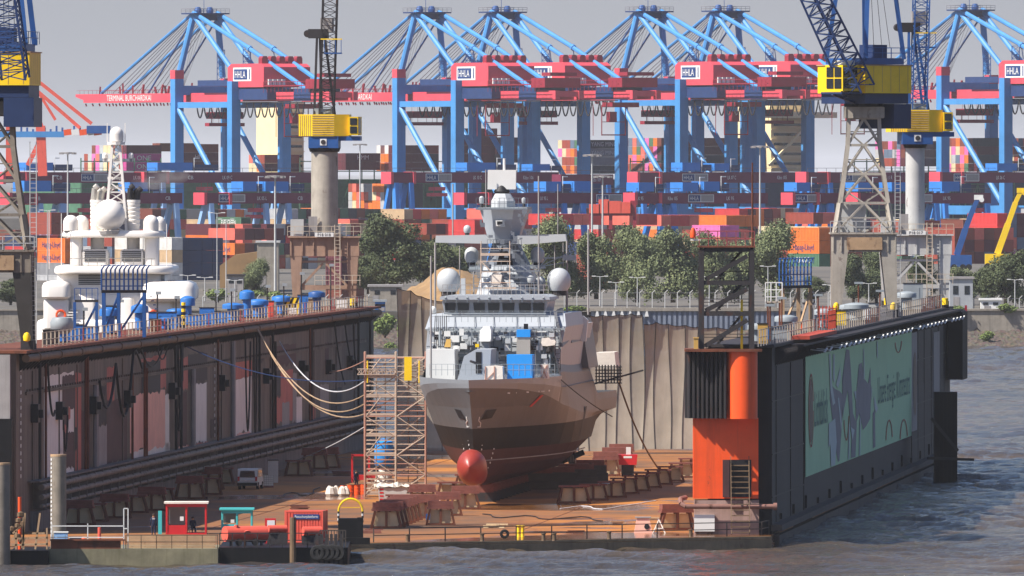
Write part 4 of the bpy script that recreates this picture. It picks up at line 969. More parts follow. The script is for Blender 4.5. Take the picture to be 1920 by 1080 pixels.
    for i in range(4): m.tube(U(.3+.2*i, -.4+.3*i, 42), p0+(p1-p0)*(.55+.12*i), .04, 4); m.tube(U(.2+.3*i, .2*i, 42), U(.4+.5*i, .1-.6*i, 26), .035, 4)
    m.build('hoist_rope', t, M['rope_dark'])
    return t
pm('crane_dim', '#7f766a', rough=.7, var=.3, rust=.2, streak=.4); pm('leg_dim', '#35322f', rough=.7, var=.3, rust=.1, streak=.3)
pm('portal_tan', '#9c7f6c', rough=.8, var=.2, rust=.08, streak=.2)
s_r = 235.0; base = RW(s_r, 3.3, ZT+.22); YB = base.y
tower_crane('tower_crane', 'grey lattice tower crane with big yellow house on the right dock wall, jib leaning left', base, math.radians(45), 'crane_grey',
            (P(1612, 172, YB-2.2), P(1496, -70, YB-3.5)))
base = V((P(-14, 650, 1046).x, 1046, ZTL+.22)); YB2 = base.y
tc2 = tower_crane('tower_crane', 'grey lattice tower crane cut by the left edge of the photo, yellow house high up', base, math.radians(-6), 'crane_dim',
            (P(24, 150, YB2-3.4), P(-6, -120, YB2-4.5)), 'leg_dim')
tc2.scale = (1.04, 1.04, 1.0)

def column_crane(label, base, ang, tower_mat, portal_mat, jib_mat, plate, r, jib_top, jib_bot, cage=True):
    t = thing('column_crane', label, 'crane', base); b = V(base)
    def L(x, y, z): return b + V((x, y, z))
    for x in (-1, 1):
        for y in (0, 4.4):
            m = MB(); xo = x*3.0; m.loft([[L(xo-.35, y-.35, .7), L(xo+.35, y-.35, .7), L(xo+.35, y+.35, .7), L(xo-.35, y+.35, .7)], [L(xo-.62, y-.4, 5.6), L(xo+.62, y-.4, 5.6), L(xo+.62, y+.4, 5.6), L(xo-.62, y+.4, 5.6)]])
            m.build('leg', t, M[portal_mat])
            m = MB(); m.box(b.x+xo-.4, b.x+xo+.4, b.y+y-1, b.y+y+1, b.z, b.z+.7); 
            for dy in (-.5, .5): m.tube(L(xo-.3, y+dy, .3), L(xo+.3, y+dy, .3), .3, 10)
            m.build('bogie', t, M['steel_dark'])
            if y == 0: m = MB(); m.lathe(L(xo, -1.2, .3), [(0,0),(.32,0),(.34,.7),(0,.75)], 9); m.build('buffer', t, M['crane_yellow'], smooth=True)
    m = MB()
    for y in (0, 4.4): m.box(b.x-3.65, b.x+3.65, b.y+y-.42, b.y+y+.42, b.z+5.6, b.z+7.6)
    for x in (-3.0, 3.0): m.box(b.x+x-.6, b.x+x+.6, b.y+.42, b.y+3.98, b.z+5.65, b.z+7.55)
    for i in range(7): m.box(b.x-3.6+i*1.2, b.x-3.48+i*1.2, b.y-.56, b.y-.43, b.z+5.62, b.z+7.58)
    m.box(b.x-3.9, b.x+3.9, b.y-.75, b.y+5.1, b.z+7.6, b.z+7.75); m.build('portal_beam', t, M[portal_mat])
    for y in (0, 4.4):
        m = MB(); m.beam(L(-2.9, y, 5.0), L(2.9, y, 5.0), .22); m.beam(L(-2.6, y, 2.2), L(-.2, y, 4.8), .24); m.beam(L(2.6, y, 2.2), L(.2, y, 4.8), .24); m.beam(L(-2.7, y, 2.2), L(2.7, y, 2.2), .3, .5)
        m.build('portal_brace', t, M[portal_mat])
    m = MB()
    for f in (.55, 1.1): m.beam(L(-3.9, -.75, 7.75+f), L(3.9, -.75, 7.75+f), .06)
    for i in range(11): m.beam(L(-3.9+i*.78, -.75, 7.75), L(-3.9+i*.78, -.75, 8.85), .055)
    m.build('guard_rail', t, M['rail_pale']); m = MB()
    for f in (.55, 1.1): m.beam(L(-1, -.75, 2.45+f), L(3.9, -.75, 2.45+f), .06)
    for i in range(7): m.beam(L(-1+i*.8, -.75, 2.45), L(-1+i*.8, -.75, 3.55), .055)
    m.build('guard_rail', t, M['rail_pale'])
    m = MB()
    for u in (-.28, .28): m.beam(L(1.4+u, -.85, .3), L(1.4+u, -.85, 9.0), .1)
    for i in range(21): m.beam(L(1.1, -.85, .5+i*.4), L(1.7, -.85, .5+i*.4), .06)
    m.build('ladder', t, M['rail_pale'])
    m = MB(); m.box(b.x-3.6, b.x-2.2, b.y-.4, b.y+1.2, b.z+7.8, b.z+9.6); m.build('switch_cabin', t, M['crane_pale'])
    m = MB(); m.box(b.x-1.0, b.x+1.0, b.y-.95, b.y-.88, b.z+7.7, b.z+8.15); pl = m.build('number_plate', t, M['sign_white'])
    m = MB(); m.text(plate, L(0, -.97, 7.78), (1,0,0), Z3, .3, center=True); m.build('lettering', pl, M['black'])
    yc = 2.2; m = MB(); m.lathe(L(0, yc, 7.75), [(r*1.35,0),(r*1.35,.25),(r*1.02,.3),(r,9.0),(r*1.0,9.6),(0,9.6)], 28); m.build('column', t, M[tower_mat], smooth=True)
    m = MB(); m.box(b.x-1.7, b.x-.75, b.y+.55, b.y+.62, b.z+7.8, b.z+9.9); m.build('column_door', t, M['patch_grey'])
    X, Y_ = rot(ang); c = L(0, yc, 0)
    def U(x, y, z): return c + X*x + Y_*y + Z3*z
    def ub(m, x0, x1, y0, y1, z0, z1): m.hexa([U(x0,y0,z0), U(x1,y0,z0), U(x1,y1,z0), U(x0,y1,z0), U(x0,y0,z1), U(x1,y0,z1), U(x1,y1,z1), U(x0,y1,z1)])
    m = MB(); m.lathe(L(0, yc, 16.9), [(0,0),(r+.15,0),(r+.3,.45),(0,.45)], 24); m.build('slewing_ring', t, M['black'])
    m = MB(); ub(m, -1.6, 1.6, -1.6, 1.6, 17.3, 18.6); ub(m, 1.6, 3.9, -1.2, 1.2, 18.1, 18.6); m.build('slewing_body', t, M['crane_blue'])
    m = MB(); ub(m, -.35, .35, -1.66, -1.6, 17.6, 18.3); m.build('emblem_plate', t, M['sign_white'])
    m = MB(); m.tube(U(0,-1.67,17.95), U(0,-1.7,17.95), .26, 14); m.build('emblem', t, M['steel_dark'])
    m = MB(); m.prism([U(-2.7,-1.2,18.6), U(-1.2,-1.75,18.6), U(1.2,-1.75,18.6), U(2.7,-1.1,18.6), U(2.7,2.2,18.6), U(-2.7,2.2,18.6)], (0,0,2.35)); m.build('machine_house', t, M['crane_yellow'])
    m = MB()
    for i in range(9): ub(m, -1.15, 1.15, -1.79, -1.74, 18.75+i*.25, 18.82+i*.25)
    for i in range(7): p = U(-2.7+i*.22, -1.22-i*.08, 18.65); m.beam(p, p+Z3*2.2, .05)
    m.build('louvres', t, M['tan'])
    ca = MB(); ca.prism([U(2.72,-1.5,18.7), U(3.7,-1.4,18.7), U(3.9,-.4,18.7), U(3.9,1,18.7), U(2.72,1,18.7)], (0,0,2.0)); cab = ca.build('cab', t, M['crane_yellow'])
    for z0 in (18.9, 19.8): g = MB(); g.quad(U(2.85,-1.53,z0), U(3.6,-1.44,z0), U(3.6,-1.44,z0+.75), U(2.85,-1.53,z0+.75)); g.build('window', cab, M['glass'])
    g = MB(); g.quad(U(3.74,-1.3,18.95), U(3.93,-.45,18.95), U(3.93,-.45,20.5), U(3.74,-1.3,20.5)); g.build('window', cab, M['glass'])
    m = MB(); ub(m, -1.0, .9, -1.3, 1.2, 20.95, 21.6); m.build('winch_deck', t, M['vent_grey'])
    m = MB(); m.lattice(jib_bot, jib_top, 1.5, 1.5, 18, .1, .05, side=X); m.build('jib', t, M[jib_mat])
    for x, y in ((-1.0, -1.2), (-.4, 1.2), (1.2, -1.2), (1.0, 1.2)):
        m = MB(); m.beam(U(x, y, 20.95), U(x*.35-.4, y*.5, 29.6), .26); m.build('frame_post', t, M[jib_mat])
    m = MB(); ub(m, -1.7, .4, -.8, .8, 29.2, 30.2); m.tube(U(-1.8,-.5,29.7), U(-1.8,.5,29.7), .4, 12); m.build('sheave_head', t, M['steel_dark'])
    k = MB(); ub(k, .1, 1.9, -1.5, -.1, 27.5, 27.65)
    for x in (.1, .7, 1.3, 1.9): k.beam(U(x,-1.5,27.5), U(x,-1.5,29.1), .07)
    k.build('service_cage', t, M['crane_blue']); k = MB(); k.beam(U(-.3,-1.5,29.1), U(2,-1.5,29.1), .12); k.build('cage_rail', t, M['crane_yellow'])
    m = MB(); ub(m, -.4, 1.0, -.75, .0, 29.9, 31.4); m.build('mesh_panel', t, M['patch_grey'])
    return t
base = V(((608-960)/F*1364, 1364, ZTL+.22))
cc1 = column_crane('concrete coloured column crane with yellow house at the left dock wall end', base, math.radians(-4), 'crane_grey', 'portal_tan', 'steel_dark', 'P18 018', 1.42,
             V(((619-960)/F*1365, 1365.5, HC+345/18.2)), V(((612-960)/F*1365, 1365.5, HC+112/18.2-.5)))
cc1.scale = (1.0, 1.0, .985)
base = V(((1717-960)/F*1322, 1322, ZT+.22))
cc2 = column_crane('pale grey column crane behind the lattice tower crane on the right dock wall', base, math.radians(8), 'crane_pale', 'crane_pale', 'crane_blue', 'P18 017', .98,
             V(((1728-960)/F*1323, 1323.5, HC+345/18.15)), V(((1722-960)/F*1323, 1323.5, HC+112/18.15)))
cc2.scale = (1.0, 1.0, .975)
# ================================================================ container terminal across the river
UU, QQ = V((-.5, .866, 0)), V((.866, .5, 0))          # crane boom direction (to the far basin) and quay direction
Y0T = 3800.0; B0 = V(((332-960)/F*Y0T, Y0T, 0))
def cr(u, q, z, o=V((0,0,0))): return o + UU*u + QQ*q + Z3*z
def sts_crane():
    t = thing('gantry_crane', 'x', 'crane', (0,0,0))
    zg0, zg1 = 50.6, 53.2
    for u in (0, -35):
        for q in (0, 17):
            top = 57.4 if (u == 0 and q == 0) else (56.5 if q == 0 else 55)
            m = MB(); m.beam(cr(u,q,8), cr(u,q,top), 2.9, 2.9, up=UU); lg = m.build('leg', t, M['sts_blue'])
            if u == 0: m = MB(); m.beam(cr(u,q,top), cr(u,q,top+2.6), 3.0, 3.0, up=UU); m.build('leg_cap', lg, M['sts_red'])
            m = MB(); m.beam(cr(u,q-3.5,8.4), cr(u,q+3.5,8.4), 1.2, 1.6); m.build('bogie', lg, M['navy'])
    for q in (0, 17):
        m = MB(); m.beam(cr(0,q,49.6), cr(-35,q,49.6), 1.3, 1.7); m.build('portal_tie', t, M['sts_blue'])
        m = MB(); m.tube(cr(-1,q,48.5), cr(-33.5,q,19), .85, 8); m.build('portal_brace', t, M['sts_blue'])
        m = MB(); m.beam(cr(0,q,17.5), cr(-35,q,17.5), 2.0, 2.6); m.build('sill_beam', t, M['sts_blue'])
    for u in (0, -35):
        m = MB(); m.beam(cr(u,1,54), cr(u,16,54), 2.4, 2.8); m.build('cross_beam', t, M['sts_blue'])
        m = MB(); m.beam(cr(u,1,17.2), cr(u,16,17.2), 1.6, 2.2); m.build('cross_beam', t, M['sts_blue'])
    for q in (4.5, 12.5):
        m = MB(); m.beam(cr(-86,q,51.9), cr(66,q,51.9), 1.6, zg1-zg0); m.hexa([cr(66,q-.8,51.4), cr(71,q-.8,52.4), cr(71,q+.8,52.4), cr(66,q+.8,51.4), cr(66,q-.8,53.2), cr(71,q-.8,53.2), cr(71,q+.8,53.2), cr(66,q+.8,53.2)]); bm = m.build('boom', t, M['sts_red'])
        if q == 4.5:
            m = MB(); m.text('TERMINAL BURCHARDKAI', cr(51, q-.86, 51.1), -UU, Z3, 1.7, w=28); m.build('lettering', bm, M['sign_white'])
        m = MB()
        for k in range(26): u = 68-k*2.7; m.beam(cr(u,q-.9,53.2), cr(u,q-.9,54.3), .09)
        m.beam(cr(70,q-.9,54.3), cr(2,q-.9,54.3), .08)
        for k in range(16): u = 66-k*4.3; m.beam(cr(u,q,50.3), cr(u-.5,q,49.6), .35, .3)
        for u in (57, 44, 36, 30, 18, 14, 10, 6): m.beam(cr(u,q,53.2), cr(u+R.uniform(-1,1),q,55.2+R.uniform(0,1.4)), .5, .5)
        m.build('boom_fittings', t, M['dark_red'])
        m = MB(); m.tube(cr(1,q+(-3.5 if q < 8 else 3.5),58), cr(-2,q,76.5), .95, 9); m.build('frame_post', t, M['sts_blue'])
        m = MB(); m.tube(cr(-2,q,76.5), cr(-25,q,60.5), .8, 8); m.build('frame_strut', t, M['sts_blue'])
        m = MB(); m.tube(cr(-2,q,77), cr(56,q,53.4), .5, 7); m.build('forestay', t, M['sts_blue'])
        m = MB(); m.tube(cr(-2,q,75.5), cr(26,q,53.4), .28, 6); m.build('inner_stay', t, M['crane_blue'])
        m = MB(); m.tube(cr(-2,q,77), cr(-36,q,66.3), .7, 7); m.tube(cr(-36,q,66.3), cr(-37,q,65.9), .95, 7); m.tube(cr(-37,q,65.9), cr(-72,q,53.6), .7, 7); m.build('backstay', t, M['sts_blue'])
        m = MB(); m.beam(cr(-36.5,q,66), cr(-37.5,q,62), .2); m.build('stay_hanger', t, M['navy'])
    for u in (58, 36, 12, -4, -60, -85):
        m = MB(); m.beam(cr(u,5.4,52.2), cr(u,11.6,52.2), 1.2, 1.6); m.build('boom_tie', t, M['sts_red'])
    m = MB()
    for k in range(11): m.tube(cr(-1, 5.2+k*.65, 77), cr(50-k*1.9, 5.2+k*.65, 53.4), .1, 3)
    for k in range(4): m.tube(cr(-1, 6+k*1.6, 76.5), cr(8+k*3, 6+k*1.6, 53.6), .05, 3)
    m.build('ropes', t, M['rope'])
    m = MB(); m.hexa([cr(2,2.5,76.6), cr(-6,2.5,76.6), cr(-6,14.5,76.6), cr(2,14.5,76.6), cr(2,2.5,77.0), cr(-6,2.5,77.0), cr(-6,14.5,77.0), cr(2,14.5,77.0)]); m.beam(cr(-2,4.5,75.8), cr(-2,12.5,75.8), 2.2, 2.0); m.build('apex_platform', t, M['navy'])
    m = MB()
    for f in (.6, 1.2): m.beam(cr(2,2.5,77+f), cr(2,14.5,77+f), .1); m.beam(cr(-6,2.5,77+f), cr(-6,14.5,77+f), .1); m.beam(cr(2,2.5,77+f), cr(-6,2.5,77+f), .1)
    for k in range(9): m.beam(cr(2,2.5+k*1.5,77), cr(2,2.5+k*1.5,78.2), .09); m.beam(cr(-6,2.5+k*1.5,77), cr(-6,2.5+k*1.5,78.2), .09)
    m.build('apex_rail', t, M['rope'])
    m = MB()
    for q in (6, 10): m.lathe(cr(-2,q,77), [(0,0),(1.0,0),(1.1,.8),(.7,1.7),(0,1.8)], 10)
    m.beam(cr(-2,8,77), cr(-2,8,81), .16); m.build('sheaves', t, M['crane_blue'])
    ho = MB(); z0, z1 = 54.7, 61.6
    ho.prism([cr(-30,.7,z0), cr(-30,.7,z1-1), cr(-32,.7,z1), cr(-50,.7,z1), cr(-52,.7,z1-1), cr(-52,.7,z0)], QQ*15.6); house = ho.build('machine_house', t, M['sts_red'])
    m = MB(); a = cr(-33.5,.62,56.5); x = -UU
    m.hexa([a, a+x*11, a+x*11+QQ*.05, a+QQ*.05, a+Z3*4, a+x*11+Z3*4, a+x*11+Z3*4+QQ*.05, a+Z3*4+QQ*.05]); bd = m.build('sign_board', house, M['sign_white'])
    m = MB(); a = cr(-34.1,.55,57.0); m.hexa([a, a+x*8, a+x*8+QQ*.05, a+QQ*.05, a+Z3*3, a+x*8+Z3*3, a+x*8+Z3*3+QQ*.05, a+Z3*3+QQ*.05]); a = cr(-43.2,.55,57.0); m.hexa([a, a+x*.5, a+x*.5+QQ*.05, a+QQ*.05, a+Z3*3, a+x*.5+Z3*3, a+x*.5+Z3*3+QQ*.05, a+Z3*3+QQ*.05]); m.build('sign_panel', house, M['sign_navy'])
    m = MB(); m.text('HHLA', cr(-34.8,.48,57.5), x, Z3, 2.0, w=6.4); m.build('lettering', house, M['sign_white'])
    for k in range(5):
        m = MB(); q = 1.8+k*2.9; m.prism([cr(-49,q,61.6), cr(-49,q,63.2), cr(-49,q+.35,63.8), cr(-49,q+1.6,63.8), cr(-49,q+1.95,63.2), cr(-49,q+1.95,61.6)], UU*2.2); m.build('roof_vent', t, M['dark_red'])
    m = MB()
    for k in range(4): m.prism([cr(-52.6, 2+k*1.5, 55.3), cr(-52.6, 3.1+k*1.5, 55.3), cr(-52.6, 3.1+k*1.5, 57), cr(-52.6, 2+k*1.5, 57)], UU*.5)
    m.build('vent_grille', t, M['sign_white'])
    m = MB()
    m.beam(cr(-53,0,55), cr(-84,0,55), .3); m.beam(cr(-53,0,56.2), cr(-84,0,56.2), .15)
    for k in range(14): m.beam(cr(-53-k*2.3,0,53), cr(-53-k*2.3,0,56.3), .14)
    m.obox(cr(-78,8.5,55.5), UU*4, QQ*6, Z3*1.4); m.obox(cr(-80,8.5,58), UU*2.5, QQ*4.5, Z3*.5); m.build('rear_gallery', t, M['dark_red'])
    m = MB(); m.obox(cr(-70,8.5,52.4), UU*5, QQ*5, Z3*1.8); m.obox(cr(-20,8.5,56), UU*10, QQ*7, Z3*.9); m.obox(cr(-45,8.5,52.6), UU*9, QQ*7.8, Z3*1.6); m.build('machinery_deck', t, M['navy'])
    for u, q in ((-2,7),(-18,7)):
        m = MB(); m.lattice(cr(u-5,q+4,57), cr(u-5,q+4,66), 2.2, 2.2, 5, .12, .09); m.build('stair_tower', t, M['crane_blue'])
    m = MB()
    for k in range(15):
        u0, u1 = -8-k*4.4, -8-(k+1)*4.4; pts = [cr(u0+(u1-u0)*j/8, 2.2, 50.2-4.4*(1-(2*j/8-1)**2)) for j in range(9)]; m.path(pts, .22, 4)
    m.beam(cr(-5,2.2,50.2), cr(-80,2.2,50.2), .3); m.build('cable_festoon', t, M['rope_dark'])
    tr = MB(); tr.obox(cr(-62,8.5,49.0), UU*3, QQ*4.5, Z3*.7); tr.beam(cr(-63,1.5,49), cr(-63,1.5,40), .3); tr.beam(cr(-63,9.5,49), cr(-63,9.5,40), .3); tr.beam(cr(-58,1.5,49), cr(-58,1.5,40), .2)
    tr.beam(cr(-63,1.5,40.2), cr(-63,9.5,40.2), .35); tr.beam(cr(-63,1.5,44), cr(-63,9.5,44), .2); tr.obox(cr(-61,6,45.5), UU*1, QQ*1.2, Z3*1.5); tr.build('trolley_frame', t, M['dark_red'])
    sp = MB(); sp.obox(cr(-14,8.5,46.5), UU*2.4, QQ*5, Z3*1.0); sp.obox(cr(-14,8.5,43.8), UU*1.3, QQ*6, Z3*.5)
    for q in (4,13): sp.beam(cr(-14,q,47), cr(-14,q,44), .25)
    for q in (5,7,10,12): sp.beam(cr(-13,q,50), cr(-13,q,44), .1)
    sp.build('spreader', t, M['dark_red'])
    return t
def place_q(px):                                        # distance along the quay whose waterside leg shows at px
    k = (px-960)/F; return (k*Y0T - B0.x)/(.866 - k*.5)
c0 = sts_crane(); SG = 'blue and red container cranes along the terminal quay'
desc = ['leftmost, its boom lettering clear of everything', 'second from left, right of the column crane', 'third from left, behind the ship mast', 'fourth from left, above the willows', 'fifth from left, left of the tower crane', 'rightmost, right of the tower crane']
for i, px in enumerate((332, 748, 890, 1165, 1308, 1768)):
    q = place_q(px); p = B0 + QQ*q; s = p.y/Y0T
    o = c0 if i == 0 else dup(c0, p)
    for ch in o.children:
        if ch.name.startswith(('trolley_frame', 'spreader')): ch.location = ch.location + UU*(0, 14, -9, 6, -16, 10)[i]
    o.location = p; o.scale = (s, s, 1+(s-1)*1.0); o['label'] = 'tall blue and red container crane, '+desc[i]; o['group'] = SG

# yard gantries : maroon girder across, blue legs and trolley house
RG = 'maroon yard gantry cranes over the container blocks'
def at(px, Y, z): return V(((px-960)/F*Y, Y, z))
def yard_gantry(px0, px1, Y, zb, h, boxes, legs, words, lab, legmat='rmg_blue', ends=True):
    a = at(px0, Y, 0); k = (px1-960)/F; L = (k*Y-a.x)/(.866-k*.5)
    t = thing('yard_gantry', lab, 'gantry crane', a, RG)
    def p(u, q, z): return a + UU*u + QQ*q + Z3*z
    m = MB(); m.hexa([p(0,0,zb), p(0,L,zb), p(5,L,zb), p(5,0,zb), p(0,0,zb+h), p(0,L,zb+h), p(5,L,zb+h), p(5,0,zb+h)]); g = m.build('girder', t, M['maroon'])  # maroon carries the shade of the girder's camera side in its colour
    if ends:
        for q in (-.5, 6.5):
            m = MB(); m.hexa([p(-.4,q,zb-.3), p(-.4,q+.8,zb-.3), p(5.2,q+.8,zb-.3), p(5.2,q,zb-.3), p(-.4,q,zb+h+.1), p(-.4,q+.8,zb+h+.1), p(5.2,q+.8,zb+h+.1), p(5.2,q,zb+h+.1)]); m.build('girder_lit_end', t, M['sts_red'])  # sunlit end faces painted in as brighter red bands
    def pq(px): kk = (px-960)/F; return (kk*Y-a.x)/(.866-kk*.5)
    for px in legs:
        q = pq(px)
        for du in (0, 9): m = MB(); m.beam(p(du*.3,q,zb), p(du*1.3-2,q,7.5), 1.2, 1.2, up=UU); m.build('leg', t, M[legmat])
        m = MB(); m.beam(p(-2,q,12), p(9.5,q,12), .8, .9); m.build('leg_tie', t, M[legmat])
    for px, w, hh in boxes:
        q = pq(px); W_ = w/(S(Y)*.866); m = MB(); f = W_*.55
        m.hexa([p(-1,q,zb+h+.4), p(-1,q+f,zb+h+.4), p(5,q+f,zb+h+.4), p(5,q,zb+h+.4), p(-1,q,zb+h+hh), p(-1,q+f,zb+h+hh), p(5,q+f,zb+h+hh), p(5,q,zb+h+hh)]); m.build('trolley_house', t, M['rmg_blue'])
        m = MB(); m.hexa([p(.5,q+f,zb+h+.4), p(.5,q+W_,zb+h+.4), p(5,q+W_,zb+h+.4), p(5,q+f,zb+h+.4), p(.5,q+f,zb+h+hh*.8), p(.5,q+W_,zb+h+hh*.8), p(5,q+W_,zb+h+hh*.8), p(5,q+f,zb+h+hh*.8)]); m.build('winch_room', t, M['navy'])
        m = MB(); m.beam(p(0,q+f+1,zb+h), p(0,q+f+1,zb+h+hh+1.2), .18); m.beam(p(0,q+f+1,zb+h+hh+1.2), p(0,q+f+2.4,zb+h+hh+1.2), .25); m.build('lamp_mast', t, M['sign_white'])
    m = MB()
    for i in range(int(L/3)): m.beam(p(-.3,i*3,zb+h), p(-.3,i*3,zb+h+1.1), .1)
    m.beam(p(-.3,0,zb+h+1.1), p(-.3,L,zb+h+1.1), .1); m.build('walkway_rail', t, M['rope'])
    for px, body, w in words:
        q = pq(px)
        if body == '#':
            W_ = 49/(S(Y)*.866); m = MB(); m.quad(p(-.06,q,zb+h*.14), p(-.06,q+W_,zb+h*.14), p(-.06,q+W_,zb+h*.86), p(-.06,q,zb+h*.86)); b = m.build('sign_board', g, M['sign_white'])
            m = MB(); m.quad(p(-.1,q+.2,zb+h*.2), p(-.1,q+W_*.47,zb+h*.2), p(-.1,q+W_*.47,zb+h*.8), p(-.1,q+.2,zb+h*.8)); m.build('sign_panel', g, M['sign_navy'])
            m = MB(); m.quad(p(-.1,q+W_*.5,zb+h*.2), p(-.1,q+W_-.2,zb+h*.2), p(-.1,q+W_-.2,zb+h*.8), p(-.1,q+W_*.5,zb+h*.8)); m.build('sign_panel', g, M['patch_grey'])
            m = MB(); m.text('HHLA', p(-.14,q+.5,zb+h*.32), QQ, Z3, h*.36, w=W_*.33); m.build('lettering', g, M['sign_white'])
        else:
            m = MB(); m.text(body, p(-.1,q,zb+h*.33), QQ, Z3, h*.34, w=w/(S(Y)*.866)); m.build('lettering', g, M['sign_white'])
    if len(legs) > 1:
        q = pq(legs[0])+14; m = MB(); m.obox(p(2,q,zb-1.6), UU*1.8, QQ*1.6, Z3*.5); m.obox(p(2,q,zb-3.2), UU*1.2, QQ*2.6, Z3*.45); m.beam(p(2,q-1,zb), p(2,q-1,zb-3), .12); m.beam(p(2,q+1,zb), p(2,q+1,zb-3), .12); m.build('spreader', t, M['sts_red'])
    return t
z1, z2 = HC-(343-HY)/S(3450), HC-(382-HY)/S(3120); h1, h2 = 2.9, 2.6
yard_gantry(8, 268, 3450, z1, h1, [(46,90,2.6)], (120, 240), [(106,'CB',10),(152,'#',0),(250,'LK 08 C',18)], 'maroon gantry girder far left behind the white yacht masts, upper tier', 'pale_blue')
yard_gantry(272, 585, 3470, z1, h1, [(292,118,2.6)], (305, 530), [(352,'CB',10),(417,'LK 09 C',18)], 'maroon gantry girder under the leftmost container crane, upper tier', 'pale_blue')
yard_gantry(735, 1048, 3460, z1, h1, [(872,98,2.6),(995,60,2.2)], (742, 770), [(798,'#',0),(887,'LK 10 C',16),(981,'Kibo 106',19)], 'maroon gantry girder directly behind the ship radar, upper tier')
yard_gantry(1052, 1150, 3475, z1-.6, h1, [], (1140,), [(1110,'Kibo 109',16)], 'short maroon gantry girder between radar and tall lamp mast', ends=False)
yard_gantry(1197, 1492, 3465, z1, h1, [(1276,62,2.6),(1336,52,2.4)], (1205, 1252), [(1279,'#',0),(1364,'LK 07 C',16),(1457,'Kibo 105',18)], 'maroon gantry girder above the willows, upper tier')
yard_gantry(1513, 1760, 3460, z1, h1, [], (1518, 1556), [(1575,'#',0),(1657,'LK 11 R',16),(1745,'Kibo 103',12)], 'maroon gantry girder behind the tower crane lattice, upper tier')
yard_gantry(1764, 1960, 3470, z1, h1, [(1866,70,2.4)], (1770,), [(1788,'#',0),(1868,'LK 06 C',16)], 'maroon gantry girder at the far right edge, upper tier')
yard_gantry(20, 342, 3120, z2, h2, [(42,90,3),(240,60,2.6)], (75, 115, 330), [(65,'CB',10),(310,'CB',9)], 'maroon gantry girder behind the yacht domes, lower tier', 'pale_blue')
yard_gantry(385, 588, 3130, z2, h2, [(452,46,2.8),(494,78,2.8)], (395, 498, 540), [(410,'#',0),(482,'LK 05 L',18),(558,'CB',9)], 'maroon gantry girder left of the column crane, lower tier', 'pale_blue')
yard_gantry(872, 1188, 3125, z2, h2, [(1020,52,2.8),(1073,56,2.9)], (955, 1057, 1092), [(1013,'LK 95 L',14),(1118,'#',0)], 'maroon gantry girder right of the ship radar, lower tier')
yard_gantry(1192, 1440, 3120, z2, h2, [(1194,52,2.6),(1276,54,2.6),(1316,54,2.8)], (1235, 1262), [(1194,'LK 95',12),(1252,'Kibo 105',18),(1290,'#',0),(1362,'LK 95',14)], 'maroon gantry girder just above the willows, lower tier')
yard_gantry(1488, 1600, 3130, z2, h2, [(1490,46,2.6)], (1518, 1555), [(1490,'#',0)], 'short maroon gantry girder left of the tower crane legs, lower tier')
yard_gantry(1610, 1858, 3125, z2, h2, [(1605,46,2.6),(1668,50,2.6),(1762,62,2.8)], (1755, 1850), [(1700,'#',0),(1768,'LK 95',14),(1826,'Kibo 104',18)], 'maroon gantry girder behind the pale column crane, lower tier')

# ---------------------------------------------------------------- containers
def cont_mat():
    m, n, l, b = base_mat('container_paint')
    oi = N(n, 'ShaderNodeObjectInfo'); f = noise(n, l, (.35, .35, .5), 5, .65)
    at_ = N(n, 'ShaderNodeAttribute'); at_.attribute_name = 'Col'
    c0_ = mixc(n, l, at_.outputs['Alpha'], oi.outputs['Color'], at_.outputs['Color'])
    c = mixc(n, l, ramp(n, l, f, .3, .7), c0_, mixc(n, l, .28, c0_, H('#4a3a34')))
    l.new(c, b.inputs['Base Color']); b.inputs['Roughness'].default_value = .55
    return m
M['cont'] = cont_mat()
def cont_mesh(Lc, name):
    m = MB(); w, h = 1.2, 2.55; n = int(Lc/.55)
    m.box(-Lc/2, Lc/2, -w, w, .02, h)
    for i in range(n):                                             # corrugated sides
        x = -Lc/2+.15+(Lc-.3)*i/n
        for s in (-1, 1): m.box(x, x+.28, *(sorted((s*w, s*(w+.06)))), .2, h-.15)
    for sx in (-1, 1):
        for sy in (-1, 1): m.box(*sorted((sx*(Lc/2-.14), sx*(Lc/2+.03))), *sorted((sy*(w-.1), sy*(w+.075))), 0, h+.03)
        for y in (-.85, -.35, .35, .85): m.box(*sorted((sx*Lc/2, sx*(Lc/2+.05))), y-.03, y+.03, .1, h-.1)
    for s in (-1, 1): m.box(-Lc/2, Lc/2, *sorted((s*w, s*(w+.075))), h-.12, h+.03); m.box(-Lc/2, Lc/2, *sorted((s*w, s*(w+.075))), 0, .16)
    me = bpy.data.meshes.new(name); me.from_pydata([tuple(p) for p in m.v], [], m.f); me.materials.append(M['cont']); return me
CM40, CM20 = cont_mesh(12.1, 'container_long'), cont_mesh(6.0, 'container_short')
CPAL = {'brick red': '#9a4636', 'dark maroon': '#5e2630', 'orange': '#e0752a', 'pale grey': '#b4b6b8', 'pink magenta': '#c84890', 'grey blue': '#62748a', 'navy blue': '#24385e', 'dull green': '#4c7458', 'cream': '#d8c8a0', 'rust brown': '#7a4030', 'red': '#c83c3c', 'salmon': '#e07060', 'bright pink': '#e070b0', 'charcoal': '#3e4048', 'white': '#d8d6d0', 'tan': '#c4a884', 'grey': '#8a8c90'}
CL = []                                                            # (position, angle, colour, long?, label, px size)
aQ, aU = math.atan2(QQ.y, QQ.x), math.atan2(UU.y, UU.x)
